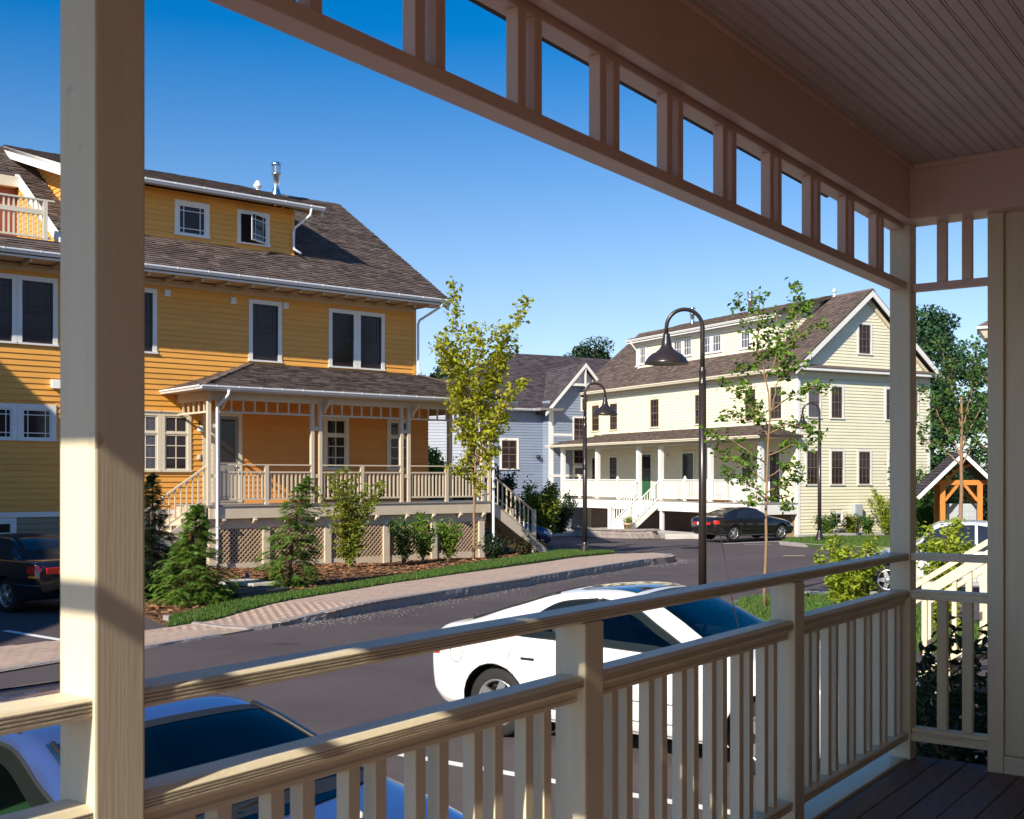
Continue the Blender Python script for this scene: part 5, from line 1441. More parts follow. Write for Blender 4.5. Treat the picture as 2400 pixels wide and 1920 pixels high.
q.v = [(x + gx, y, z) for x, y, z in q.v]; q.build('gable_panel', M['wtrim'], bh)
for x in (-0.05, GW1 - 0.2):
    q = MB(); q.hexa([(x - 0.75, -0.50, 6.02), (x + 0.60, -0.50, 6.02), (x + 0.60, 0.40, 6.02), (x - 0.75, 0.40, 6.02), (x - 0.85, -0.60, 6.14), (x + 0.7, -0.60, 6.14), (x + 0.7, 0.45, 6.14), (x - 0.85, 0.45, 6.14)]); q.build('cornice_return', M['wtrim'], bh)

# ------------------------------------------------------------------ white house far behind the yellow porch
wh = thing('white_house', 'white sided house with grey roof half hidden behind the yellow house', 'house', (-7.0, 62.0, -0.6), 0)
MB().box(-5.0, 4.6, 0, 9, 0, 7.2).build('wall', M['wsiding'], wh)
boards(wh, wall_map('x', -0.001, -1), -5.0, 4.6, 0.2, 7.1, 0.16, M['wsiding'], joined=True)
window(wh, wall_map('x', -0.001, -1), 2.3, 3.3, 2.2, 3.8, M['wtrim'], M['wtrim'], 'dh')
q = MB(); slab(q, [(-5.6, -0.5, 7.3), (5.1, -0.5, 7.3), (5.1, 4.5, 8.6), (-5.6, 4.5, 8.6)], 0.15); slab(q, [(-5.6, 9.5, 7.2), (-5.6, 4.5, 8.6), (5.1, 4.5, 8.6), (5.1, 9.5, 7.2)], 0.15)
qo = q.build('roof', M['roof_under'], wh)
shingles(qo, (-5.6, -0.52, 7.31), (1, 0, 0), (0, 1, 0.26), 10.7, 5.2, None, 0.16, 0.32, M['roof'], rs)
MB().box(-5.6, 5.1, -0.56, -0.5, 7.05, 7.29).build('fascia', M['wtrim'], wh)

# ------------------------------------------------------------------ house at the right edge: only its eave shows
eh = thing('eave_house', 'cream house whose moulded eave corner peeks past the porch wall', 'house', (13.98, 34.5, -0.1), R(-22))
MB().box(0.62, 9, 0.6, 8, 0, 6.85).build('wall', M['cunder'], eh)
q = MB(); q.hexa([(0.16, 0.14, 6.60), (9.4, 0.14, 6.60), (9.4, 1.4, 6.60), (0.16, 1.4, 6.60), (0.02, 0.0, 6.86), (9.4, 0.0, 6.86), (9.4, 1.5, 6.86), (0.02, 1.5, 6.86)]); q.build('cornice', M['ytrim'], eh)
MB().box(-0.05, 9.4, -0.06, 1.55, 6.861, 6.93).build('eave_edge', M['wtrim'], eh)
q = MB(); slab(q, [(-0.05, -0.06, 6.94), (9.4, -0.06, 6.94), (9.4, 4.0, 9.0), (3.0, 4.0, 9.0)], 0.006); q.build('roof', M['roof'], eh)
flue_pipe(eh, 0.75, 1.0, 6.95, 0.1, 0.55)

# ------------------------------------------------------------------ neighbour standing left of the frame: it throws the shade on the yellow house
nb = thing('brown_house', 'plain brown neighbouring house left of the view that shades the yellow house', 'house', (-15.61, 2.0, -0.2), R(4.1))
MB().box(-9, 0, 0, 21.2, 0, 9.6).build('wall', M['brown_wall'], nb)
q = MB(); slab(q, [(-9.4, -0.4, 10.2), (0.45, -0.4, 10.2), (0.45, 21.8, 10.2), (-9.4, 21.8, 10.2)], 0.6); q.build('roof', M['roof_under'], nb)
for k in range(6): window(nb, wall_map('y', 0.001, 1), 1.5 + 3.2 * k, 2.6 + 3.2 * k, 5.6, 7.3, M['wtrim'], M['wtrim'], 'dh')

# ------------------------------------------------------------------ timber shelter with mailboxes
sh = thing('timber_shelter', 'small gabled timber shelter with orange posts and shingled roof', 'shelter', (16.3, 42.2, gz(16, 42)), R(-14))
SP = 1.02; apx = 3.52
for x in (-0.5, 0.78):
    for y in (0.0, 1.9): MB().box(x - 0.09, x + 0.09, y - 0.09, y + 0.09, 0, 2.32).build('post', M['timber'], sh)
for y in (0.0, 1.9):
    MB().box(-0.85, 1.12, y - 0.08, y + 0.08, 2.321, 2.50).build('tie_beam', M['timber'], sh)
    mb = MB(); mb.beam((-0.42, y, 1.75), (0.02, y, 2.32), 0.10, 0.12, up=(0, 1, 0)); mb.build('brace', M['timber'], sh)
    mb = MB(); mb.beam((0.70, y, 1.75), (0.26, y, 2.32), 0.10, 0.12, up=(0, 1, 0)); mb.build('brace', M['timber'], sh)
    mb = MB(); mb.beam((-0.35, y, 2.50), (0.14, y, 3.0), 0.10, 0.14, up=(0, 1, 0)); mb.beam((0.14, y, 2.95), (0.6, y, 3.1), 0.10, 0.14, up=(0, 1, 0)); mb.build('brace', M['timber'], sh)
q = MB(); cxs = 0.14
for sgn in (-1, 1):
    xe = cxs + sgn * 1.55; ze = apx - SP * 1.55
    pts = [(xe, -0.7, ze), (cxs, -0.7, apx), (cxs, 2.9, apx), (xe, 2.9, ze)]
    slab(q, pts if sgn > 0 else pts[::-1], 0.08)
qo = q.build('roof', M['roof_under'], sh)
ss = math.sqrt(1 + SP * SP)
shingles(qo, (cxs - 1.56, -0.72, apx - SP * 1.55 + 0.01), (0, 1, 0), (1, 0, SP), 3.62, 1.55 * ss, None, 0.15, 0.3, M['roof_purple'], rs)
shingles(qo, (cxs + 1.56, -0.72, apx - SP * 1.55 + 0.01), (0, 1, 0), (-1, 0, SP), 3.62, 1.55 * ss, None, 0.15, 0.3, M['roof_purple'], rs)
for sgn in (-1, 1):
    xe = cxs + sgn * 1.57; ze = apx - SP * 1.57
    mb = MB(); mb.beam((xe, -0.72, ze - 0.08), (cxs, -0.72, apx - 0.08), 0.04, 0.13, up=(0, 0, 1)); mb.build('barge_board', M['gutter'], sh)
mbx = thing('mailbox_bank', 'grey blue bank of mailboxes standing under the timber shelter', 'mailbox', (16.72, 43.0, gz(16, 43)), R(-14))
MB().box(-0.55, 0.55, -0.2, 0.2, 0.55, 1.62).build('cabinet', M['mailbox'], mbx, bevel=0.015)
MB().box(-0.2, 0.2, -0.12, 0.12, 0.0, 0.549).build('pedestal', M['mailbox'], mbx)
md = None
for i in range(5):
    for j in range(4):
        if md is None: o = MB().box(0.005, 0.19, -0.212, -0.201, 0.005, 0.21).build('mailbox_door', M['mailbox'], mbx, bevel=0.003); md = o.data
        else: o = link('mailbox_door', md, mbx)
        o.location = (-0.49 + i * 0.197, 0, 0.68 + j * 0.22)

# ------------------------------------------------------------------ stair of the next porch beyond our railing
ps = thing('porch_stair', 'sunlit cream porch stair with balusters seen beyond the end railing', 'stair', (4.0, 11.85, 0.05), math.atan2(-0.5807, 0.8141))
for k in range(5):
    MB().box(0.22 * k, 0.22 * k + 0.25, 0.06, 1.04, 0.14 + 0.15 * k - 0.04, 0.14 + 0.15 * k).build('stair_tread', M['porch'], ps)
    MB().box(0.22 * k, 0.22 * k + 0.02, 0.08, 1.02, 0.15 * k, 0.14 + 0.15 * k - 0.041).build('stair_riser', M['porch'], ps)
MB().box(1.1, 3.4, -0.2, 1.3, 0.55, 0.80).build('landing', M['porch'], ps)
for y in (0.0, 1.10):
    for dz in (1.05, 0.89, 0.12):
        mb = MB(); mb.beam((0.0, y, dz), (1.35, y, dz + 0.90), 0.07, 0.05); mb.build('stair_rail', M['porch'], ps)
    for k in range(9):
        x = 0.10 + k * 0.145
        MB().box(x - 0.02, x + 0.02, y - 0.02, y + 0.02, 0.12 + x * 0.667, 0.87 + x * 0.667).build('baluster', M['porch'], ps)
    for x, zt in ((-0.04, 1.10), (1.42, 2.35)): MB().box(x - 0.05, x + 0.05, y - 0.05, y + 0.05, 0.0, zt).build('newel', M['porch'], ps)
    MB().box(1.48, 3.4, y - 0.04, y + 0.04, 1.82, 1.87).build('stair_rail', M['porch'], ps)
    for k in range(8): MB().box(1.6 + k * 0.22, 1.64 + k * 0.22, y - 0.02, y + 0.02, 0.80, 1.82).build('baluster', M['porch'], ps)

# ------------------------------------------------------------------ street lamps
def lamp(x, y, z, rot, label):
    t = thing('street_lamp', label, 'street lamp', (x, y, z), rot, 'gooseneck street lamps along the lane')
    m = MB(); m.lathe([(0.21, 0.0), (0.21, 0.03), (0.17, 0.05), (0.175, 0.09), (0.13, 0.17), (0.135, 0.20), (0.10, 0.26), (0.105, 0.30), (0.075, 0.38)], (0, 0, 0), 16); m.build('base', M['pole'], t)
    m = MB(); m.tube([(0, 0, 0.36), (0, 0, 1.8), (0, 0, 4.02)], [0.074, 0.072, 0.068], 16); p = m.build('pole', M['pole'], t)
    m = MB(); m.lathe([(0.068, 4.0), (0.075, 4.02), (0.075, 4.05), (0.062, 4.07), (0.060, 4.20), (0.066, 4.22), (0.066, 4.27), (0.050, 4.31), (0.045, 4.33)], (0, 0, 0), 16); m.build('collar', M['pole'], t)
    rad = 0.325; zc = 5.05
    pts = [(0, 0, 4.30), (0.0, 0, 4.6), (0, 0, zc)] + [(rad - rad * math.cos(a), 0, zc + rad * math.sin(a)) for a in [math.pi * k / 14 for k in range(1, 14)]] + [(2 * rad, 0, zc), (2 * rad, 0, zc - 0.12)]
    m = MB(); m.tube(pts, [0.044] * 3 + [0.036] * (len(pts) - 3), 12); m.build('arm', M['pole'], t)
    m = MB(); z0 = zc - 0.66
    prof = [(0.397, 0.0), (0.40, 0.01), (0.385, 0.04), (0.35, 0.10), (0.28, 0.17), (0.19, 0.215), (0.175, 0.235), (0.135, 0.26), (0.12, 0.29), (0.10, 0.31), (0.085, 0.40), (0.065, 0.50), (0.06, 0.54), (0.04, 0.56)]
    m.lathe(prof, (2 * rad, 0, z0), 28); hd = m.build('shade', M['pole'], t)
    m = MB(); m.lathe([(0.39, 0.005), (0.36, 0.06), (0.25, 0.15), (0.0, 0.18)], (2 * rad, 0, z0), 28); m.build('shade_lining', M['lens'], hd)
    m = MB(); m.lathe([(0.0, 0.02), (0.13, 0.03), (0.14, 0.10), (0.0, 0.14)], (2 * rad, 0, z0), 16); m.build('lens', M['lens'], hd)
lamp(3.44, 20.8, gz(3.4, 20.8) + 0.08, R(180), 'tall brown gooseneck street lamp nearest the porch, just left of the sparse tree')
lamp(2.29, 36.2, gz(2.3, 36.2) + 0.17, R(8), 'brown gooseneck street lamp at the end of the brick sidewalk')
lamp(12.05, 45.14, gz(12, 45.1) + 0.13, R(172), 'brown gooseneck street lamp on the lawn corner before the cream gable')

# ------------------------------------------------------------------ cars
def pchip(xs, ys):
    xs = np.array(xs, float); ys = np.array(ys, float)
    h = np.diff(xs); d = np.diff(ys) / h
    m = np.zeros(len(xs)); m[0], m[-1] = d[0], d[-1]
    for i in range(1, len(xs) - 1):
        if d[i - 1] * d[i] > 0:
            w1 = 2 * h[i] + h[i - 1]; w2 = h[i] + 2 * h[i - 1]
            m[i] = (w1 + w2) / (w1 / d[i - 1] + w2 / d[i])
    def f(x):
        x = min(max(x, xs[0]), xs[-1]); i = min(int(np.searchsorted(xs, x, 'right')) - 1, len(h) - 1); i = max(i, 0)
        t = (x - xs[i]) / h[i]; a = ys[i]; b = ys[i + 1]
        return float((1 + 2 * t) * (1 - t) ** 2 * a + t * (1 - t) ** 2 * h[i] * m[i] + t * t * (3 - 2 * t) * b + t * t * (t - 1) * h[i] * m[i + 1])
    return f

class Car:
    """surface lofted from side profile curves; x from the rear to the front"""
    def __init__(s, L, zl, zb, zt, wb, wt, edge=0.05):
        s.L = L; s.zl, s.zb, s.zt, s.wb, s.wt = [pchip(*zip(*c)) for c in (zl, zb, zt, wb, wt)]; s.edge = edge
    def half(s, x):
        zl, zb, zt, wb, wt = s.zl(x), s.zb(x), s.zt(x), s.wb(x), s.wt(x)
        h = zb - zl
        e = min(s.edge, max(0.012, (zt - zb) * 0.22))
        P = [(0.0, zl), (wb * 0.80, zl), (wb * 0.93, zl + 0.03), (wb * 0.975, zl + h * 0.22), (wb, zl + h * 0.55), (wb * 0.99, zl + h * 0.78), (wb * 0.955, zb - 0.01), (wb * 0.93, zb + min(0.02, (zt - zb) * 0.3))]
        q = (wb * 0.93, zb + min(0.02, (zt - zb) * 0.3)); r = (wt, zt - e)
        for t in (0.33, 0.67): P.append((q[0] + (r[0] - q[0]) * t + 0.012 * math.sin(math.pi * t), q[1] + (r[1] - q[1]) * t))
        P += [r, (wt * 0.86, zt - e * 0.42), (wt * 0.55, zt - e * 0.13), (0.0, zt)]
        return P
    def ring(s, x, sub=3):
        P = s.half(x); n = len(P); out = []
        for i in range(n - 1):
            p0 = P[max(i - 1, 0)]; p1 = P[i]; p2 = P[i + 1]; p3 = P[min(i + 2, n - 1)]
            if i == 0: p0 = (-P[1][0], P[1][1])
            if i == n - 2: p3 = (-P[n - 2][0], P[n - 2][1])
            for k in range(sub):
                t = k / sub
                out.append(tuple(0.5 * ((2 * p1[c]) + (-p0[c] + p2[c]) * t + (2 * p0[c] - 5 * p1[c] + 4 * p2[c] - p3[c]) * t * t + (-p0[c] + 3 * p1[c] - 3 * p2[c] + p3[c]) * t ** 3) for c in (0, 1)))
        out.append(P[-1])
        return [(max(0.0, a), b) for a, b in out]
    def side_y(s, x, z):
        r = s.ring(x, 4)
        i0 = max(range(len(r)), key=lambda i: r[i][0])
        best = r[-1][0]
        for i in range(1, len(r) - 1):
            (a, za), (b, zb) = r[i], r[i + 1]
            if i >= 4 and min(za, zb) <= z <= max(za, zb) and zb != za:
                return a + (b - a) * (z - za) / (zb - za)
        return r[-3][0]
    def top_z(s, x, y):
        r = s.ring(x, 4); y = abs(y)
        for i in range(len(r) - 1, 0, -1):
            (a, za), (b, zb) = r[i], r[i - 1]
            if a <= y <= b: return za + (zb - za) * (y - a) / max(1e-6, b - a)
        return r[-1][1]
    def body(s, nx=56, sub=3):
        xs = [s.L * (0.5 - 0.5 * math.cos(math.pi * (i / nx))) * 0.35 + s.L * i / nx * 0.65 for i in range(nx + 1)]
        mb = MB(); rings = []
        for x in xs:
            h = s.ring(x, sub)
            full = [(x, a, z) for a, z in h] + [(x, -a, z) for a, z in h[-2:0:-1]]
            rings.append(full)
        k = len(rings[0]); vs = [p for r in rings for p in r]; fs = []
        for i in range(nx):
            for j in range(k):
                j2 = (j + 1) % k; fs.append((i * k + j, i * k + j2, (i + 1) * k + j2, (i + 1) * k + j))
        mb.add(vs, fs, True)
        for i, rev in ((0, False), (nx, True)):
            c = (rings[i][0][0], 0.0, sum(p[2] for p in rings[i]) / k)
            b = len(mb.v); mb.v.append(c)
            for j in range(k):
                j2 = (j + 1) % k; t = (i * k + j2, i * k + j, b) if not rev else (i * k + j, i * k + j2, b)
                mb.f.append(t); mb.smooth.append(True)
        return mb
    def side_patch(s, pts, side, off=0.006, nz=6, nx=14):
        """pts: (x, z low, z high) stations"""
        fl = pchip([p[0] for p in pts], [p[1] for p in pts]); fh = pchip([p[0] for p in pts], [p[2] for p in pts])
        x0, x1 = pts[0][0], pts[-1][0]; vs = []
        for i in range(nx + 1):
            x = x0 + (x1 - x0) * i / nx; a, b = fl(x), fh(x)
            for j in range(nz + 1):
                z = a + (b - a) * j / nz
                vs.append((x, side * (s.side_y(x, z) + off), z))
        fs = [(i * (nz + 1) + j, (i + 1) * (nz + 1) + j, (i + 1) * (nz + 1) + j + 1, i * (nz + 1) + j + 1) for i in range(nx) for j in range(nz)]
        if side > 0: fs = [f[::-1] for f in fs]
        mb = MB(); mb.add(vs, fs, True); return mb
    def top_patch(s, x0, x1, w0, w1, off=0.006, nx=12, ny=14, bow=0.0):
        vs = []
        for i in range(nx + 1):
            t = i / nx
            for j in range(ny + 1):
                u = j / ny * 2 - 1
                x = x0 + (x1 - x0) * t + bow * (1 - u * u) * (1 if t > 0.5 else 0) * (2 * t - 1)
                w = w0 + (w1 - w0) * t; y = w * u
                dz = (s.zt(x + 0.02) - s.zt(x - 0.02)) / 0.04
                l = math.sqrt(1 + dz * dz)
                vs.append((x - dz / l * off, y, s.top_z(x, y) + off / l))
        fs = [(i * (ny + 1) + j, (i + 1) * (ny + 1) + j, (i + 1) * (ny + 1) + j + 1, i * (ny + 1) + j + 1) for i in range(nx) for j in range(ny)]
        mb = MB(); mb.add(vs, fs, True); return mb
    def seam(s, pts, side, r=0.004):
        return MB().tube([(x, side * (s.side_y(x, z) + 0.001), z) for x, z in pts], r, 5)

def cut_wheels(o, L, axles, R_, yin):
    """wheel wells by boolean difference, evaluated straight away"""
    cut = MB()
    for ax in axles:
        for sgn in (-1, 1):
            k = 28; vs = []
            for yy in (yin, 1.2):
                for j in range(k):
                    a = 2 * math.pi * j / k; vs.append((ax + R_ * math.cos(a), sgn * yy, 0.31 + R_ * math.sin(a)))
            fs = [(j, (j + 1) % k, k + (j + 1) % k, k + j) for j in range(k)] + [tuple(range(k - 1, -1, -1)), tuple(range(k, 2 * k))]
            if sgn < 0: fs = [f[::-1] for f in fs]
            cut.add(vs, fs)
    me = cut.data('cut', M['trim_black']); co = bpy.data.objects.new('cut', me); COL.objects.link(co); co.parent = o.parent
    bmx = bmesh.new(); bmx.from_mesh(me); bmesh.ops.recalc_face_normals(bmx, faces=bmx.faces[:]); bmx.to_mesh(me); bmx.free()
    bmx = bmesh.new(); bmx.from_mesh(o.data); bmesh.ops.recalc_face_normals(bmx, faces=bmx.faces[:]); bmx.to_mesh(o.data); bmx.free()
    o.data.materials.append(M['trim_black'])
    md = o.modifiers.new('b', 'BOOLEAN'); md.operation = 'DIFFERENCE'; md.object = co; md.solver = 'EXACT'
    try: md.material_mode = 'TRANSFER'
    except Exception: pass
    dg = bpy.context.evaluated_depsgraph_get(); dg.update()
    nm = bpy.data.meshes.new_from_object(o.evaluated_get(dg))
    o.modifiers.clear(); old = o.data; o.data = nm; nm.name = 'body'
    bpy.data.objects.remove(co)

def wheel(parent, ax, y, sgn, r=0.31, w=0.19, spokes=5, m=None, cap=None):
    t = MB(); pr = [(r * 0.66, 0.0), (r * 0.90, -0.005), (r * 0.97, 0.012), (r, 0.04), (r, w - 0.04), (r * 0.97, w - 0.012), (r * 0.9, w + 0.004), (r * 0.68, w)]
    t.lathe(pr, (0, 0, 0), 28)
    ty = t.build('wheel', M['tyre'], parent)
    ty.rotation_euler = (R(90) * sgn * -1, 0, 0); ty.location = (ax, sgn * (y - w), 0.31)
    q = MB(); q.lathe([(r * 0.70, w - 0.015), (r * 0.66, w + 0.002), (r * 0.62, w - 0.012), (r * 0.60, w - 0.07), (0.0, w - 0.08)], (0, 0, 0), 24)
    q.build('rim_barrel', M['trim_black'], ty)
    q = MB(); q.lathe([(r * 0.70, w - 0.012), (r * 0.665, w + 0.004), (r * 0.61, w - 0.010), (r * 0.60, w - 0.03)], (0, 0, 0), 24)
    for k in range(spokes):
        a = 2 * math.pi * k / spokes
        c, s_ = math.cos(a), math.sin(a)
        wd0, wd1 = r * 0.16, r * 0.11
        p = [(-s_ * -wd0 + c * 0.03, c * -wd0 + s_ * 0.03), (-s_ * wd0 + c * 0.03, c * wd0 + s_ * 0.03), (-s_ * wd1 + c * r * 0.63, c * wd1 + s_ * r * 0.63), (-s_ * -wd1 + c * r * 0.63, c * -wd1 + s_ * r * 0.63)]
        q.hexa([(p[0][0], p[0][1], w - 0.03), (p[3][0], p[3][1], w - 0.03), (p[2][0], p[2][1], w - 0.03), (p[1][0], p[1][1], w - 0.03), (p[0][0], p[0][1], w + 0.002), (p[3][0], p[3][1], w - 0.006), (p[2][0], p[2][1], w - 0.006), (p[1][0], p[1][1], w + 0.002)])
    q.lathe([(r * 0.24, w - 0.02), (r * 0.22, w + 0.006), (0.0, w + 0.012)], (0, 0, 0), 16)
    q.build('rim', m or M['rim'], ty)
    return ty

def open_cabin(t, c, sh, o, spec, seat_m, ra):
    """take the window areas out of the shell, fit clear panes with dark rims, and furnish the cabin"""
    rects = []
    for w in spec['side']:
        rects.append((w[0][0], w[-1][0], pchip([p[0] for p in w], [p[1] for p in w]), pchip([p[0] for p in w], [p[2] for p in w])))
    bmx = bmesh.new(); bmx.from_mesh(o.data); kill = []
    for f in bmx.faces:
        p = f.calc_center_median(); x, y, z = p.x + ra, p.y, p.z
        for x0, x1, lo, hi in rects:
            if x0 + 0.03 < x < x1 - 0.03 and lo(x) + 0.028 < z < hi(x) - 0.028 and abs(y) > 0.4 and abs(f.normal.y) > 0.5: kill.append(f); break
        else:
            for nm in ('windscreen', 'rear_window'):
                a, b, w0, w1, bow = spec[nm]
                w = w0 + (w1 - w0) * (x - a) / (b - a)
                if a + 0.04 < x < b - 0.04 and abs(y) < w - 0.04 and z > c.top_z(x, y) - 0.05: kill.append(f); break
    bmesh.ops.delete(bmx, geom=kill, context='FACES'); bmx.to_mesh(o.data); bmx.free()
    for sgn in (-1, 1):
        for w in spec['side']:
            n = len(w)
            sh(c.side_patch([(p[0], p[1] - 0.008, min(p[2], p[1] + 0.055)) for p in w], sgn, 0.004, 2, 16)).build('window_seal', M['trim_black'], t)
            sh(c.side_patch([(p[0], max(p[1], p[2] - 0.055), p[2] + 0.012) for p in w], sgn, 0.0045, 2, 24)).build('window_seal', M['trim_black'], t)
            for a, b in ((w[0][0] - 0.005, w[0][0] + 0.06), (w[-1][0] - 0.06, w[-1][0] + 0.005)):
                lo = pchip([p[0] for p in w], [p[1] for p in w]); hi = pchip([p[0] for p in w], [p[2] for p in w])
                sh(c.side_patch([(a, lo(a), hi(a)), ((a + b) / 2, lo((a + b) / 2), hi((a + b) / 2)), (b, lo(b), hi(b))], sgn, 0.005, 3, 2)).build('window_seal', M['trim_black'], t)
    for nm in ('windscreen', 'rear_window'):
        a, b, w0, w1, bow = spec[nm]
        for q in ((a - 0.005, a + 0.07), (b - 0.07, b + 0.01)):
            f0 = w0 + (w1 - w0) * (q[0] - a) / (b - a); f1 = w0 + (w1 - w0) * (q[1] - a) / (b - a)
            sh(c.top_patch(q[0], q[1], f0, f1, 0.005, nx=2)).build('screen_rim', M['trim_black'], t)
        for sgn in (-1, 1):
            vs = []; K = 14
            for i in range(K + 1):
                x = a + (b - a) * i / K; w = w0 + (w1 - w0) * i / K
                for y in (w - 0.07, w + 0.006): vs.append((x, sgn * y, c.top_z(x, y) + 0.006))
            mb = MB(); mb.add(vs, [(2 * i, 2 * i + 1, 2 * i + 3, 2 * i + 2) for i in range(K)], True); sh(mb).build('screen_rim', M['trim_black'], t)
    f0, f1 = spec['rear_window'][1], spec['windscreen'][0]
    sh(c.top_patch(f0 + 0.02, f1 - 0.02, 0.46, 0.47, -0.03)).build('headliner', M['beige'], t)
    xb, xf = spec['rear_window'][0] + 0.35, spec['windscreen'][1] - 0.12
    tub = MB()
    tub.box(xb, xf, -0.72, 0.72, 0.40, 0.44)
    for y in (-0.74, 0.70): tub.box(xb, xf, y, y + 0.04, 0.441, 0.86)
    tub.box(xb - 0.05, xb, -0.7, 0.7, 0.441, 0.90); sh(tub).build('cabin_lining', M['trim_black'], t)
    d = MB(); d.prism([(xf - 0.42, 0.60), (xf + 0.02, 0.60), (xf + 0.10, 0.90), (xf - 0.12, 0.935), (xf - 0.40, 0.90)][::-1], -0.69, 0.69, 'y'); sh(d).build('dashboard', M['trim_black'], t, bevel=0.02)
    sx = xf - 1.28
    for y in (-0.36, 0.36):
        s_ = MB(); s_.hexa([(sx, y - 0.25, 0.45), (sx + 0.5, y - 0.25, 0.45), (sx + 0.5, y + 0.25, 0.45), (sx, y + 0.25, 0.45), (sx, y - 0.25, 0.60), (sx + 0.52, y - 0.25, 0.64), (sx + 0.52, y + 0.25, 0.64), (sx, y + 0.25, 0.60)])
        s_.hexa([(sx - 0.02, y - 0.25, 0.56), (sx + 0.14, y - 0.25, 0.60), (sx + 0.14, y + 0.25, 0.60), (sx - 0.02, y + 0.25, 0.56), (sx - 0.24, y - 0.21, 1.06), (sx - 0.12, y - 0.21, 1.07), (sx - 0.12, y + 0.21, 1.07), (sx - 0.24, y + 0.21, 1.06)])
        s_.hexa([(sx - 0.25, y - 0.12, 1.09), (sx - 0.15, y - 0.12, 1.09), (sx - 0.15, y + 0.12, 1.09), (sx - 0.25, y + 0.12, 1.09), (sx - 0.28, y - 0.10, 1.22), (sx - 0.19, y - 0.10, 1.23), (sx - 0.19, y + 0.10, 1.23), (sx - 0.28, y + 0.10, 1.22)])
        sh(s_).build('seat', seat_m, t, bevel=0.035)
    r_ = MB(); r_.hexa([(sx - 0.95, -0.6, 0.5), (sx - 0.5, -0.6, 0.5), (sx - 0.5, 0.6, 0.5), (sx - 0.95, 0.6, 0.5), (sx - 1.05, -0.58, 0.93), (sx - 0.92, -0.58, 0.95), (sx - 0.92, 0.58, 0.95), (sx - 1.05, 0.58, 0.93)]); sh(r_).build('rear_seat', seat_m, t, bevel=0.03)
    w_ = MB(); cx, cz = xf - 0.55, 0.90
    w_.tube([(cx + 0.09 * math.sin(a), 0.36 + 0.185 * math.cos(a), cz + 0.16 * math.sin(a)) for a in [2 * math.pi * k / 24 for k in range(25)]], 0.016, 7)
    w_.tube([(cx, 0.18, cz), (cx + 0.03, 0.36, cz - 0.02), (cx, 0.54, cz)], 0.014, 6); w_.tube([(cx + 0.03, 0.36, cz - 0.02), (cx + 0.3, 0.36, cz - 0.12)], 0.03, 8)
    sh(w_).build('steering_wheel', M['trim_black'], t)
    m_ = MB(); xm = spec['windscreen'][0] + 0.12; m_.box(xm, xm + 0.03, -0.12, 0.12, c.zt(xm) - 0.11, c.zt(xm) - 0.045); sh(m_).build('rear_view_mirror', M['trim_black'], t, bevel=0.01)

def ring_tube(car, cx, cz, rx, rz_, side, r=0.004):
    return MB().tube([(cx + rx * math.cos(a), side * (car.side_y(cx + rx * math.cos(a), cz + rz_ * math.sin(a)) + 0.001), cz + rz_ * math.sin(a)) for a in [2 * math.pi * k / 24 for k in range(25)]], r, 5)

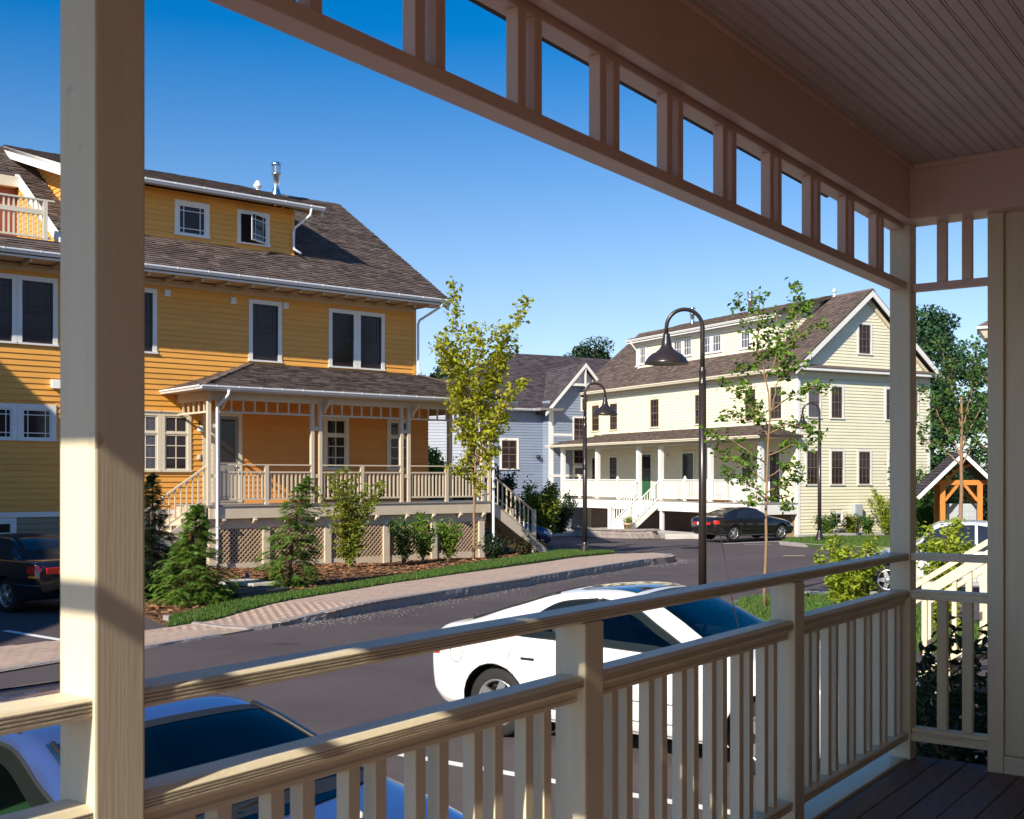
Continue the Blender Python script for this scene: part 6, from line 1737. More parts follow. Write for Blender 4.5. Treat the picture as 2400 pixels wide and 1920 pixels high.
def make_car(name, label, pos, head, paint, spec, cat='car', glass='car_glass', detail=True, roof_m=None, y_w=0.80, spokes=5):
    """pos is the ground point under the rear axle"""
    t = thing(name, label, cat, pos, math.atan2(head[1], head[0]))
    ra = spec['rear']; fa = spec['front']
    c = Car(spec['L'], spec['zl'], spec['zb'], spec['zt'], spec['wb'], spec['wt'], spec.get('edge', 0.05))
    def sh(mb): mb.v = [(x - ra, y, z) for x, y, z in mb.v]; return mb
    cab = spec.get('cabin')
    if cab: glass = 'clear_glass'
    o = c.body(130 if cab else 56, 6 if cab else 3).build('body', M[paint], t)
    cut_wheels(o, c.L, (ra, fa), 0.355, y_w - 0.24)
    for v in o.data.vertices: v.co.x -= ra
    if cab: open_cabin(t, c, sh, o, spec, M[cab], ra)
    for sgn in (-1, 1):
        for i, w in enumerate(spec['side']): sh(c.side_patch(w, sgn)).build('side_window', M[glass], t)
        for ax in (0.0, fa - ra): wheel(t, ax, y_w, sgn, spokes=spokes)
        for nm, z_ in (('door_seam', spec.get('seams', [])),):
            for pts in z_: sh(c.seam(pts, sgn)).build(nm, M['trim_black'], t)
        mx, mz = spec['mirror']
        my = c.side_y(mx, mz)
        q = MB(); q.lathe([(0.0, -0.075), (0.04, -0.07), (0.055, -0.02), (0.055, 0.03), (0.04, 0.065), (0.0, 0.07)], (0, 0, 0), 12)
        q.v = [(mx - ra + z * 0.55 + 0.02, sgn * (my + 0.08 + x * 1.2), mz + 0.03 + y) for x, y, z in q.v]
        q.beam((mx - ra + 0.03, sgn * (my - 0.02), mz), (mx - ra + 0.03, sgn * (my + 0.10), mz + 0.04), 0.06, 0.04)
        q.build('mirror', M[paint], t)
        hx, hz = spec['handle']
        for hx in (hx if isinstance(hx, (list, tuple)) else [hx]):
            q = ring_tube(c, hx, hz, 0.10, 0.035, sgn, 0.006); sh(q).build('door_handle', M[paint], t)
            q = MB(); yy = c.side_y(hx, hz) + 0.002; q.box(hx - 0.07, hx + 0.07, sgn * yy - 0.004, sgn * yy + 0.004, hz - 0.012, hz + 0.010); sh(q).build('handle_slot', M['trim_black'], t)
        tl = spec['tail']
        sh(c.side_patch(tl, sgn, 0.008, 3, 6)).build('tail_light', M['tail_red'], t)
        hl = spec['headl']
        sh(c.side_patch(hl, sgn, 0.008, 3, 6)).build('headlight', M['headlight'], t)
        sh(c.side_patch([(ra + 0.42, spec['sill'], spec['sill'] + 0.05), (fa - 0.42, spec['sill'], spec['sill'] + 0.05)], sgn, 0.012, 2, 10)).build('sill_strip', M[paint], t)
    for nm in ('windscreen', 'rear_window'):
        x0, x1, w0, w1, bow = spec[nm]
        sh(c.top_patch(x0, x1, w0, w1, 0.007, bow=bow)).build(nm, M[glass], t)
    # rear face details: lamps, plate, bumper line
    zz = spec['zt_rear']
    for sgn in (-1, 1):
        y0 = spec['rear_lamp'][0]; q = MB(); q.box(-0.016, 0.05, sgn * y0, sgn * (y0 + spec['rear_lamp'][1]), zz, zz + spec['rear_lamp'][2]); sh(q).build('tail_light', M['tail_red'], t, bevel=0.01)
    q = MB(); q.box(-0.02, 0.03, -0.26, 0.26, zz - 0.02, zz + 0.10); sh(q).build('number_plate', M['wtrim'], t)
    return t, c, sh

def shift_spec(sp, dx, x_from=0.45):
    f = lambda x: x - dx if x > x_from else x * (x_from - dx) / x_from
    o = dict(sp)
    for k in ('zl', 'zb', 'zt', 'wb', 'wt', 'tail', 'headl'): o[k] = [(f(p[0]),) + tuple(p[1:]) for p in sp[k]]
    for k in ('side', 'seams'): o[k] = [[(f(p[0]),) + tuple(p[1:]) for p in q] for q in sp[k]]
    for k in ('windscreen', 'rear_window'): o[k] = (f(sp[k][0]), f(sp[k][1])) + tuple(sp[k][2:])
    for k in ('L', 'front'): o[k] = sp[k] - dx
    o['mirror'] = (f(sp['mirror'][0]), sp['mirror'][1]); o['handle'] = (f(sp['handle'][0]), sp['handle'][1])
    return o
def coupe(L=4.45, hz=0.0):
    return dict(L=L, rear=1.0, front=3.5, edge=0.06,
        zl=[(0, 0.36), (0.3, 0.24), (1, 0.2), (3.5, 0.2), (4.2, 0.24), (L, 0.34)],
        zb=[(0, 0.70), (0.08, 0.84), (0.5, 0.90), (1.1, 0.92), (2.0, 0.89), (2.9, 0.85), (3.6, 0.78), (4.2, 0.63), (L, 0.50)],
        zt=[(0, 0.74), (0.06, 0.90), (0.2, 0.965), (0.45, 1.0), (1.05, 1.22), (1.5, 1.325), (1.95, 1.36), (2.3, 1.315), (2.65, 1.17), (2.98, 0.985), (3.3, 0.92), (3.8, 0.83), (4.2, 0.69), (L, 0.55)],
        wb=[(0, 0.66), (0.12, 0.78), (0.5, 0.84), (1.2, 0.86), (2.5, 0.86), (3.4, 0.85), (4.0, 0.78), (4.3, 0.66), (L, 0.54)],
        wt=[(0, 0.58), (0.3, 0.66), (0.55, 0.64), (1.1, 0.54), (1.9, 0.54), (2.3, 0.56), (2.7, 0.63), (3.0, 0.70), (3.5, 0.68), (4.1, 0.6), (L, 0.42)],
        side=[[(1.14, 0.935, 0.955), (1.22, 0.93, 1.06), (1.5, 0.925, 1.22), (1.84, 0.915, 1.265)], [(1.88, 0.912, 1.268), (2.2, 0.90, 1.22), (2.5, 0.89, 1.08), (2.86, 0.875, 0.90)]],
        windscreen=(2.30, 2.96, 0.50, 0.64, 0.10), rear_window=(0.50, 1.28, 0.56, 0.48, 0.05), mirror=(2.70, 0.86), handle=(1.30, 0.74), sill=0.24,
        seams=[[(1.14, 0.93), (1.10, 0.75), (1.16, 0.55), (1.36, 0.40)], [(2.88, 0.86), (2.92, 0.6), (2.90, 0.34)], [(1.2, 0.34), (2.0, 0.32), (2.9, 0.34)], [(1.45, 0.50), (2.0, 0.49), (2.8, 0.50)]],
        tail=[(0.03, 0.70, 0.82), (0.10, 0.69, 0.84), (0.24, 0.70, 0.82)], headl=[(4.02, 0.58, 0.68), (4.2, 0.52, 0.62), (4.32, 0.49, 0.55)], zt_rear=0.66, rear_lamp=(0.30, 0.24, 0.10))

def sedan(L=4.55, top=1.40):
    k = top - 1.40
    return dict(L=L, rear=0.98, front=3.62, edge=0.055,
        zl=[(0, 0.36), (0.3, 0.25), (1, 0.21), (3.6, 0.21), (4.2, 0.25), (L, 0.34)],
        zb=[(0, 0.74), (0.08, 0.88), (0.5, 0.94), (1.3, 0.95), (2.4, 0.92), (3.1, 0.89), (3.7, 0.82), (4.25, 0.67), (L, 0.52)],
        zt=[(0, 0.80), (0.06, 0.95), (0.25, 1.00), (0.8, 1.035), (1.15, 1.20), (1.5, 1.355 + k), (2.0, top), (2.5, 1.385 + k), (2.72, 1.33 + k), (3.0, 1.165), (3.34, 1.00), (3.68, 0.93), (4.05, 0.83), (4.35, 0.70), (L, 0.58)],
        wb=[(0, 0.68), (0.12, 0.79), (0.5, 0.84), (1.2, 0.855), (2.5, 0.86), (3.5, 0.85), (4.1, 0.78), (4.4, 0.67), (L, 0.56)],
        wt=[(0, 0.60), (0.4, 0.68), (0.8, 0.66), (1.2, 0.56), (2.0, 0.55), (2.6, 0.57), (3.0, 0.65), (3.34, 0.72), (3.7, 0.70), (4.2, 0.62), (L, 0.44)],
        side=[[(1.02, 0.965, 0.985), (1.2, 0.96, 1.10), (1.5, 0.955, 1.27 + k * 0.8), (1.88, 0.945, 1.315 + k)], [(1.93, 0.945, 1.315 + k), (2.45, 0.935, 1.295 + k), (2.75, 0.925, 1.19 + k), (3.0, 0.92, 1.06), (3.22, 0.91, 0.935)]],
        windscreen=(2.70, 3.34, 0.52, 0.68, 0.10), rear_window=(0.82, 1.48, 0.60, 0.50, 0.05), mirror=(2.92, 0.92), handle=([1.25, 2.2], 0.78), sill=0.25,
        seams=[[(1.0, 0.94), (1.04, 0.7), (1.35, 0.45)], [(1.9, 0.94), (1.9, 0.6), (1.9, 0.32)], [(3.05, 0.89), (3.08, 0.6), (3.02, 0.32)], [(1.3, 0.32), (2.0, 0.31), (3.0, 0.32)]],
        tail=[(0.03, 0.74, 0.86), (0.10, 0.73, 0.88), (0.26, 0.74, 0.86)], headl=[(4.1, 0.62, 0.72), (4.28, 0.56, 0.66), (4.42, 0.53, 0.60)], zt_rear=0.72, rear_lamp=(0.34, 0.26, 0.12))

# white coupe parked nose-in before our porch
wp = pn(9.06, -6.06)
wt_, wc_, wsh = make_car('parked_car', 'white two door coupe with sunroof parked nose-in just beyond the railing', (wp[0], wp[1], gz(*wp)), (NN.x, NN.y), 'car_white', dict(shift_spec(coupe(), 0.10), rear=0.83, cabin='seat_grey'))
for sgn in (-1, 1):
    wsh(ring_tube(wc_, 0.40, 0.72, 0.075, 0.08, sgn, 0.003)).build('fuel_flap', M['trim_black'], wt_)
for y_ in (-0.50, 0.50):
    wsh(MB().tube([(x_, y_ * (1.12 - 0.2 * (x_ - 0.5)), wc_.top_z(x_, y_ * (1.12 - 0.2 * (x_ - 0.5))) + 0.006) for x_ in (0.4, 0.6, 0.8, 1.0, 1.18, 1.3)], 0.012, 6)).build('rear_window_seal', M['trim_black'], wt_)
for sgn in (-1, 1): wsh(wc_.side_patch([(1.68, 0.92, 1.27), (1.82, 0.915, 1.272)], sgn, 0.005, 6, 2)).build('window_pillar', M['trim_black'], wt_)
wsh(wc_.top_patch(1.48, 2.05, 0.42, 0.44, 0.006)).build('sunroof', M['car_glass'], wt_)
wsh(wc_.top_patch(2.13, 2.20, 0.51, 0.53, 0.009, nx=2)).build('windscreen_band', M['trim_black'], wt_)
wsh(MB().tube([(3.12, -0.62, 0.9), (3.02, -0.64, 1.35), (2.93, -0.66, 1.85)], 0.004, 6)).build('antenna', M['trim_black'], wt_)
# silver blue car nearest the camera
bp_ = pn(3.25, -5.91)
bspec = dict(sedan(4.5, 1.36), cabin='green_cloth')
bt_, bc_, bsh = make_car('parked_car', 'silver blue sedan with green seats inside, parked below the left porch post', (bp_[0], bp_[1], gz(*bp_)), (NN.x, NN.y), 'car_blue', bspec)
bt_.scale = (1, 1, 0.915)
# clear front side glass with the green shade behind it
bsh(MB().tube([(3.33, -0.45, 0.985), (3.30, 0.0, 1.02), (3.26, 0.3, 1.03)], 0.012, 6)).build('wiper', M['trim_black'], bt_)
bsh(MB().tube([(3.36, 0.1, 0.99), (3.32, 0.4, 1.0), (3.27, 0.6, 1.0)], 0.012, 6)).build('wiper', M['trim_black'], bt_)
for y in (-0.25, 0.25): bsh(MB().lathe([(0.0, 0.03), (0.018, 0.02), (0.02, 0.0)], (3.62, y, bc_.top_z(3.62, y)), 10)).build('washer_jet', M['wtrim'], bt_)
for y in (-1, 1):
    P_ = [(x_, y * w_, bc_.top_z(x_, w_) + 0.012) for x_, w_ in ((2.66, 0.53), (2.8, 0.56), (2.95, 0.595), (3.1, 0.63), (3.25, 0.665), (3.36, 0.69))]
    bsh(MB().tube(P_, 0.014, 6)).build('pillar_trim', M['trim_black'], bt_)
    bsh(MB().tube([(a, b + y * 0.022, c - 0.002) for a, b, c in P_], 0.008, 6)).build('pillar_trim', M['chrome'], bt_)
bsh(bc_.top_patch(2.675, 2.73, 0.525, 0.535, 0.009, nx=2)).build('windscreen_band', M['trim_black'], bt_)
bsh(bc_.top_patch(3.28, 3.37, 0.67, 0.69, 0.008, nx=3)).build('windscreen_band', M['trim_black'], bt_)
for y in (-0.60, 0.60): bsh(MB().tube([(2.0, y * 0.9, bc_.top_z(2.0, y * 0.9) + 0.002), (1.5, y * 0.9, bc_.top_z(1.5, y * 0.9) + 0.002), (2.45, y * 0.9, bc_.top_z(2.45, y * 0.9) + 0.002)], 0.006, 5)).build('roof_seam', M['trim_black'], bt_)
# black coupe before the cream house
kp_ = (8.45, 46.55)
make_car('parked_car', 'black coupe parked before the cream house porch, orange tail lights to the left', (kp_[0], kp_[1], gz(9.2, 47) + 0.06), (0.87, 0.5), 'car_black', dict(coupe(), rear=1.0))
# black convertible in the drive
cs = sedan(4.35, 1.36)
cs.update(zt=[(0, 0.80), (0.06, 0.93), (0.25, 0.97), (0.72, 1.0), (0.86, 1.06), (1.05, 1.25), (1.35, 1.35), (2.0, 1.36), (2.5, 1.33), (2.85, 1.17), (3.2, 1.00), (3.6, 0.93), (4.05, 0.83), (4.25, 0.70), (4.35, 0.58)],
          zl=[(0, 0.36), (0.3, 0.25), (1, 0.21), (3.6, 0.21), (4.1, 0.25), (4.35, 0.34)], zb=[(0, 0.74), (0.08, 0.88), (0.5, 0.92), (1.3, 0.93), (2.4, 0.91), (3.1, 0.89), (3.7, 0.82), (4.2, 0.67), (4.35, 0.52)],
          wb=[(0, 0.68), (0.12, 0.79), (0.5, 0.84), (1.2, 0.855), (2.5, 0.86), (3.5, 0.85), (4.0, 0.78), (4.25, 0.67), (4.35, 0.56)],
          wt=[(0, 0.60), (0.4, 0.68), (0.75, 0.66), (1.1, 0.58), (2.0, 0.56), (2.5, 0.57), (2.9, 0.64), (3.2, 0.72), (3.7, 0.70), (4.1, 0.62), (4.35, 0.44)],
          side=[[(1.62, 0.95, 1.26), (1.8, 0.945, 1.285), (2.3, 0.935, 1.27), (2.7, 0.925, 1.12), (3.05, 0.91, 0.935)]], rear_window=(0.88, 1.22, 0.46, 0.44, 0.0), handle=(1.75, 0.78),
          seams=[[(1.6, 0.94), (1.6, 0.6), (1.62, 0.32)], [(3.05, 0.89), (3.08, 0.6), (3.02, 0.32)], [(0.4, 0.56), (1.0, 0.55), (3.3, 0.52)]])
vp = (-8.58, 21.25)
ct_, cc_, csh = make_car('parked_car', 'black soft top convertible parked in the shaded drive left of the porch post', (vp[0], vp[1], gz(*vp)), (-0.8, 0.6), 'car_black', cs)
csh(cc_.top_patch(0.74, 2.55, 0.70, 0.58, 0.004, nx=20)).build('soft_top', M['soft_top'], ct_)
for sgn in (-1, 1):
    csh(cc_.side_patch([(0.80, 0.955, 0.99), (1.0, 0.955, 1.16), (1.3, 0.953, 1.285), (1.60, 0.952, 1.30)], sgn, 0.004)).build('soft_top_side', M['soft_top'], ct_)
    csh(cc_.side_patch([(0.20, 0.925, 0.935), (1.6, 0.94, 0.95), (3.0, 0.90, 0.91)], sgn, 0.006, 1, 16)).build('belt_trim', M['chrome'], ct_)
    csh(cc_.side_patch([(0.03, 0.52, 0.545), (0.4, 0.52, 0.545), (0.64, 0.53, 0.55)], sgn, 0.008, 1, 10)).build('bumper_strip', M['chrome'], ct_)
    csh(cc_.side_patch([(0.05, 0.66, 0.71), (0.22, 0.66, 0.70)], sgn, 0.010, 1, 6)).build('indicator', M['tail_amber'], ct_)
    q = MB(); q.box(1.95, 2.03, sgn * (cc_.side_y(2.0, 1.12) + 0.0105), sgn * (cc_.side_y(2.0, 1.12) + 0.012), 1.05, 1.20); csh(q).build('headrest', M['beige'], ct_)
# navy car behind the porch stair
np_ = (-2.0, 41.6)
make_car('parked_car', 'dark blue car parked behind the end stair of the yellow house porch', (np_[0], np_[1], gz(*np_)), (1.0, 0.02), 'car_navy', sedan(4.4, 1.38))
# silver sedan at the right
sp_ = (10.6, 23.85)
make_car('parked_car', 'silver sedan parked behind the lime bush and the corner porch post', (sp_[0], sp_[1], gz(*sp_)), (-0.93, 0.36), 'car_silver', sedan(4.5, 1.56))

# ------------------------------------------------------------------ vegetation
def limb_mesh(limbs, base_r, k=7):
    """limbs: polylines of (x, y, z); radius tapers along each"""
    mb = MB()
    for i, (pts, r0, r1) in enumerate(limbs):
        n = len(pts); mb.tube(pts, [r0 + (r1 - r0) * j / (n - 1) for j in range(n)], k)
    return mb
def resample(pts, step):
    out = []; pts = [Vector(p) for p in pts]
    for a, b in zip(pts, pts[1:]):
        n = max(1, int((b - a).length / step))
        for i in range(n): out.append(a.lerp(b, i / n))
    out.append(pts[-1]); return out
def wobble(pts, amt, rng, step=0.25):
    q = resample(pts, step)
    return [p if i in (0,) else p + Vector((rng.uniform(-amt, amt), rng.uniform(-amt, amt), rng.uniform(-amt, amt) * 0.4)) for i, p in enumerate(q)]

def young_tree(name, label, base, trunk, limbs, rng, leafm, size, per, clus, start=0.25, bark='bark', r=0.05, twig=0.35, ydepth=0.5, group=None, grad=None):
    """trunk and limbs are (dx, dz) outlines seen from the porch; depth is random"""
    t = thing(name, label, 'tree', base, 0, group)
    T = [Vector((a, 0, b)) for a, b in trunk]
    mb = MB(); tw = wobble(T, 0.012, rng, 0.3); n = len(tw)
    mb.tube(tw, [r * (1.25 if i == 0 else 1 - 0.55 * i / n) for i in range(n)], 9)
    mb.build('trunk', M[bark], t)
    C = []; O = []
    br = MB()
    for L in limbs:
        d = rng.uniform(-ydepth, ydepth); m_ = len(L)
        P = [Vector((a, d * (i / (m_ - 1)), b)) for i, (a, b) in enumerate(L)]
        P = wobble(P, 0.03, rng, 0.11); n = len(P)
        br.tube(P, [max(0.005, r * 0.36 * (1 - i / n) + 0.003) for i in range(n)], 6)
        for i, p in enumerate(P):
            f = i / n
            if f < start: continue
            for k in range(2):
                if rng.random() < 0.85:
                    a = rng.uniform(0, 6.28); ln = twig * rng.uniform(0.4, 1.1) * (1.15 - 0.6 * f)
                    e = p + Vector((math.cos(a) * ln, math.sin(a) * ln, rng.uniform(-0.1, 0.5) * ln))
                    br.tube([p, (p + e) / 2 + Vector((0, 0, 0.03)), e], [0.006, 0.004, 0.002], 4)
                    for q in range(per):
                        u = rng.uniform(0.25, 1.1); c = p.lerp(e, u)
                        C.append((c.x + rng.gauss(0, clus), c.y + rng.gauss(0, clus), c.z + rng.gauss(0, clus)))
    br.build('branches', M[bark], t)
    leaf_mesh('crown', C, size, M[leafm], t, np.random.default_rng(rng.randrange(9999)), 0.62)
    return t

def D2(pts, x0, y0, s): return [((a - x0) * s, (y0 - b) * s) for a, b in pts]
r1 = random.Random(21)
yb = (-1.12, 33.67); yz = gz(*yb) + 0.1
s_ = 1.1132 * 33.67 / 2700
Y = lambda *p: D2(p, 996, 1177, s_)
young_tree('maple_tree', 'young tree with yellow green leaves before the end of the yellow house porch', (yb[0], yb[1], yz), Y((996, 1177), (997, 1080), (998, 1010), (1001, 930), (1000, 840)),
    [Y((999, 985), (985, 880), (975, 770), (958, 670), (952, 582)), Y((1000, 980), (1028, 860), (1045, 750), (1078, 680), (1112, 627)), Y((1000, 960), (1003, 850), (1008, 760), (1012, 690)), Y((999, 960), (968, 860), (945, 770), (918, 708)), Y((990, 860), (960, 790), (925, 735)), Y((985, 830), (950, 740), (935, 712)),
     Y((1002, 950), (1040, 880), (1070, 830), (1102, 800)), Y((1000, 970), (975, 900), (952, 835)), Y((1002, 970), (1035, 920), (1056, 850)), Y((985, 800), (985, 730), (990, 680)), Y((1030, 830), (1060, 740), (1062, 690)), Y((1000, 975), (1030, 950), (1050, 900), (1058, 870)),
     Y((998, 1000), (980, 950), (962, 900)), Y((999, 1005), (1020, 980), (1040, 945)), Y((1010, 850), (1035, 800), (1050, 720)), Y((975, 800), (955, 760), (930, 700)), Y((1005, 800), (1020, 740), (1040, 690)), Y((998, 1010), (975, 990), (955, 975)),
     Y((1003, 900), (1015, 830), (1035, 790), (1055, 800)), Y((990, 880), (978, 840), (965, 800)), Y((1000, 1000), (1010, 1030), (1015, 1025)), Y((1010, 820), (1040, 770), (1080, 720))],
    r1, 'leaf_yellow', 0.155, 7, 0.10, 0.14, 'bark_tan', 0.045, 0.26, 0.55)
nb_ = (4.45, 20.3); nzz = gz(*nb_) + 0.12
s2 = 20.3 / 2700 / 2.8747
Q = lambda *p: D2(p, 405, 2255, s2)
young_tree('linden_tree', 'slender sparse tree beside the nearest lamp post before the cream house', (4.45, 20.3, nzz), Q((405, 2255), (412, 1800), (422, 1400), (432, 1150), (445, 980), (430, 800)),
    [Q((430, 800), (392, 620), (352, 450), (280, 300), (215, 175)), Q((352, 460), (362, 300), (378, 140)), Q((445, 940), (500, 720), (560, 500), (600, 330), (645, 75)), Q((430, 1300), (300, 1200), (200, 1130), (60, 1080)), Q((436, 1120), (320, 920), (240, 800), (150, 740)),
     Q((405, 690), (320, 630), (230, 640)), Q((440, 1080), (560, 1020), (680, 1040), (770, 1090)), Q((448, 930), (560, 840), (680, 780), (800, 785)), Q((555, 510), (640, 420), (720, 370), (790, 385)), Q((425, 1420), (280, 1300), (120, 1200)), Q((420, 1480), (560, 1420), (670, 1380)),
     Q((416, 1500), (290, 1420), (110, 1345)), Q((430, 1230), (540, 1180), (640, 1150), (760, 1140)), Q((440, 1000), (320, 1000), (200, 930), (140, 960)), Q((500, 720), (600, 640), (680, 590)), Q((415, 730), (470, 600), (520, 420), (500, 250)), Q((520, 640), (470, 520), (450, 380)), Q((418, 1560), (480, 1500), (560, 1520), (600, 1600)), Q((424, 1380), (500, 1320), (620, 1300)),
     Q((440, 1050), (380, 950), (340, 850), (300, 720)), Q((600, 330), (680, 250), (730, 200)), Q((414, 1520), (350, 1480), (300, 1560))],
    random.Random(8), 'leaf_bright', 0.105, 9, 0.06, 0.22, 'bark_tan', 0.030, 0.19, 0.5)
# slim tree before the shelter
rb3 = (11.6, 29.8); bz3 = gz(*rb3)
s3 = 29.8 / 2700 / 2.696
W3 = lambda *p: D2(p, 288, 1742, s3)
young_tree('young_tree', 'slim green tree before the timber shelter seen past the corner post', (rb3[0], rb3[1], bz3), [(0, 0), (0.0, 1.4), (0.03, 3.0), (0.02, 4.6)],
    [W3((290, 1100), (300, 800), (280, 600), (270, 400)), W3((300, 900), (350, 650), (400, 400), (440, 250)), W3((295, 1000), (200, 800), (120, 580), (80, 560)), W3((300, 850), (230, 600), (160, 400), (110, 280)), W3((295, 1050), (380, 900), (440, 780), (480, 780)), W3((292, 1050), (200, 950), (100, 900), (60, 780)), W3((296, 950), (350, 800), (420, 640)), W3((290, 1000), (240, 850), (220, 700)), W3((300, 800), (330, 600), (330, 420))],
    random.Random(31), 'leaf_mid', 0.12, 9, 0.10, 0.34, 'bark_tan', 0.06, 0.32, 0.8)

def conifer(name, label, base, h, rad, rng, m, lean=(0, 0), n=430, group=None, bark='bark'):
    """hemlock: flat feathery sprays spread through an uneven cone, with gaps and drooping tips"""
    t = thing(name, label, 'conifer', base, 0, group)
    axis = lambda f: Vector((lean[0] * f * f, lean[1] * f * f, h * f))
    mb = MB(); mb.tube([axis(f) for f in (0, 0.25, 0.5, 0.75, 1.0)], [0.028 * h, 0.021 * h, 0.014 * h, 0.008 * h, 0.003], 7); mb.build('trunk', M[bark], t)
    V = []; br = MB()
    ph = [rng.uniform(0, 6.28) for _ in range(4)]
    def row(p, d, L):
        k = max(4, int(L / 0.017)); side = d.cross(Vector((0, 0, 1)))
        if side.length < 0.01: side = Vector((1, 0, 0))
        side.normalize(); tilt = rng.uniform(-0.35, 0.35)
        for i in range(k):
            q = i / k; c = p + d * (L * q) + Vector((0, 0, -0.45 * L * q * q)); w = 0.034 * (1.2 - q) + 0.014
            for sg in (-1, 1):
                e = c + side * sg * w + d * w * 0.75 + Vector((0, 0, sg * tilt * w + rng.uniform(-0.012, 0.006)))
                b = d * 0.011
                V.append((c - b, c + b, e + b * 0.4, e - b * 0.4))
    for i in range(n):
        f = min(0.985, rng.random() ** 1.15 + 0.015)
        an = rng.uniform(0, 6.28)
        lump = 0.80 + 0.22 * math.sin(2 * an + ph[0] + 4 * f) + 0.16 * math.sin(5 * an + ph[1] + 9 * f) + 0.14 * math.sin(23 * f + ph[2] + an)
        Rr = rad * ((1 - f) ** 0.80) * (1 - 0.30 * math.exp(-f * 9)) * lump + 0.03
        r = Rr * math.sqrt(rng.uniform(0.12, 1.0))
        d = Vector((math.cos(an), math.sin(an), 0)); o = axis(f)
        p = o + d * r + Vector((0, 0, 0.18 * r - 0.30 * r * r / max(0.2, rad)))
        if r > 0.12: br.tube([o + Vector((0, 0, -0.05 * h * r)), o.lerp(p, 0.6) + Vector((0, 0, 0.04)), p], [0.007, 0.005, 0.002], 4, caps=False)
        L = (0.13 + 0.20 * (1 - f)) * rng.uniform(0.6, 1.25)
        dd = (d + Vector((0, 0, rng.uniform(-0.30, 0.25)))).normalized()
        row(p - dd * L * 0.35, dd, L)
        for k in range(4):
            q = 0.15 + 0.2 * k; sg = 1 if k % 2 else -1
            a2 = an + sg * rng.uniform(0.55, 1.0)
            row(p + dd * L * (q - 0.35), Vector((math.cos(a2), math.sin(a2), rng.uniform(-0.30, 0.12))).normalized(), L * (0.75 - 0.45 * q))
    for k in range(8): row(axis(0.90 + 0.0125 * k), Vector((rng.uniform(-.6, .6), rng.uniform(-.6, .6), 0.9)).normalized(), 0.13)
    br.build('branches', M['bark'], t)
    k = len(V); raw_mesh('foliage', np.array([tuple(p) for q in V for p in q]), np.arange(4 * k).reshape(-1, 4), M[m], t)
    return t
conifer('hemlock', 'bushy bright green hemlock at the left end of the planting bed', (-5.85, 21.2, gz(-5.8, 21) + 0.12), 1.80, 0.95, random.Random(3), 'needle', (0.05, 0))
conifer('hemlock', 'dark shaded hemlock behind the bright one, beside the left porch post', (-7.05, 22.6, gz(-7, 22) + 0.1), 2.40, 0.75, random.Random(4), 'needle_shaded', (0.0, 0))
conifer('hemlock', 'green hemlock with a leaning leader in front of the lattice', (-4.90, 25.3, gz(-5, 25) + 0.12), 2.35, 0.98, random.Random(5), 'needle', (0.42, 0))

def shrub(name, label, base, h, rad, rng, leafm, size, stems=9, per=26, vase=0.6, clus=0.09, group=None, cat='shrub', bark='bark_tan', low=0.25, zmin=0.0, leafy=1.0, aspect=0.55, yflat=1.0):
    t = thing(name, label, cat, base, 0, group)
    br = MB(); C = []
    for s in range(stems):
        a = 2 * math.pi * (s + rng.uniform(-.3, .3)) / stems; R_ = rad * rng.uniform(0.35, 1.0); H = h * rng.uniform(0.65, 1.0) * (1 - 0.25 * (R_ / rad) ** 2)
        pts = []
        for q in (0, 0.25, 0.5, 0.75, 1.0):
            u = q ** (1 + vase)
            pts.append(Vector((math.cos(a) * R_ * (0.12 * q + 0.88 * u) + rng.uniform(-.02, .02), math.sin(a) * yflat * R_ * (0.12 * q + 0.88 * u) + rng.uniform(-.02, .02), H * q)))
        br.tube(pts, [0.014, 0.011, 0.008, 0.005, 0.002], 5, caps=False)
        P = resample(pts, 0.06)
        for i, p in enumerate(P):
            f = i / len(P)
            if f < low: continue
            if rng.random() < 0.55:
                a2 = rng.uniform(0, 6.28); ln = rad * rng.uniform(0.15, 0.42) * (1.2 - 0.7 * f)
                e = p + Vector((math.cos(a2) * ln, math.sin(a2) * ln, rng.uniform(0.0, 0.7) * ln))
                br.tube([p, e], [0.004, 0.0015], 4, caps=False)
                for k in range(int(per * leafy / 2)):
                    c = p.lerp(e, rng.uniform(0.1, 1.15)); C.append((c.x + rng.gauss(0, clus * 0.6), c.y + rng.gauss(0, clus * 0.6), max(zmin, c.z + rng.gauss(0, clus * 0.6))))
            for k in range(int(per * leafy / 5)):
                C.append((p.x + rng.gauss(0, clus), p.y + rng.gauss(0, clus), max(zmin, p.z + rng.gauss(0, clus))))
    br.build('stems', M[bark], t)
    leaf_mesh('foliage', C, size, M[leafm], t, np.random.default_rng(rng.randrange(9999)), aspect, 0.1)
    return t
shrub('shrub', 'tall vase shaped yellow green shrub rising before the yellow porch railing', (-4.30, 30.4, gz(-4, 30) + 0.08), 2.95, 0.95, random.Random(1), 'leaf_shrub', 0.11, 17, 15, 0.7, 0.07, low=0.12)
shrub('shrub', 'dark leafy shrub against the lattice just right of the vase shaped shrub', (-3.05, 32.4, gz(-3, 32) + 0.05), 1.45, 0.5, random.Random(2), 'leaf_mid', 0.10, 9, 22, 0.3, 0.08)
shrub('shrub', 'middle of three leafy shrubs against the lattice', (-2.55, 33.0, gz(-2, 33) + 0.05), 1.55, 0.5, random.Random(3), 'leaf_bright', 0.10, 9, 22, 0.3, 0.08)
shrub('shrub', 'lighter green shrub against the lattice left of the yellow tree', (-1.85, 33.4, gz(-2, 33) + 0.05), 1.5, 0.48, random.Random(4), 'leaf_bright', 0.10, 9, 22, 0.3, 0.08)
shrub('shrub', 'small round dark shrub between the yellow tree and the downspout', (-0.55, 34.4, gz(-1, 34) + 0.05), 0.85, 0.42, random.Random(5), 'leaf_dark', 0.08, 11, 30, 0.2, 0.07, low=0.05)
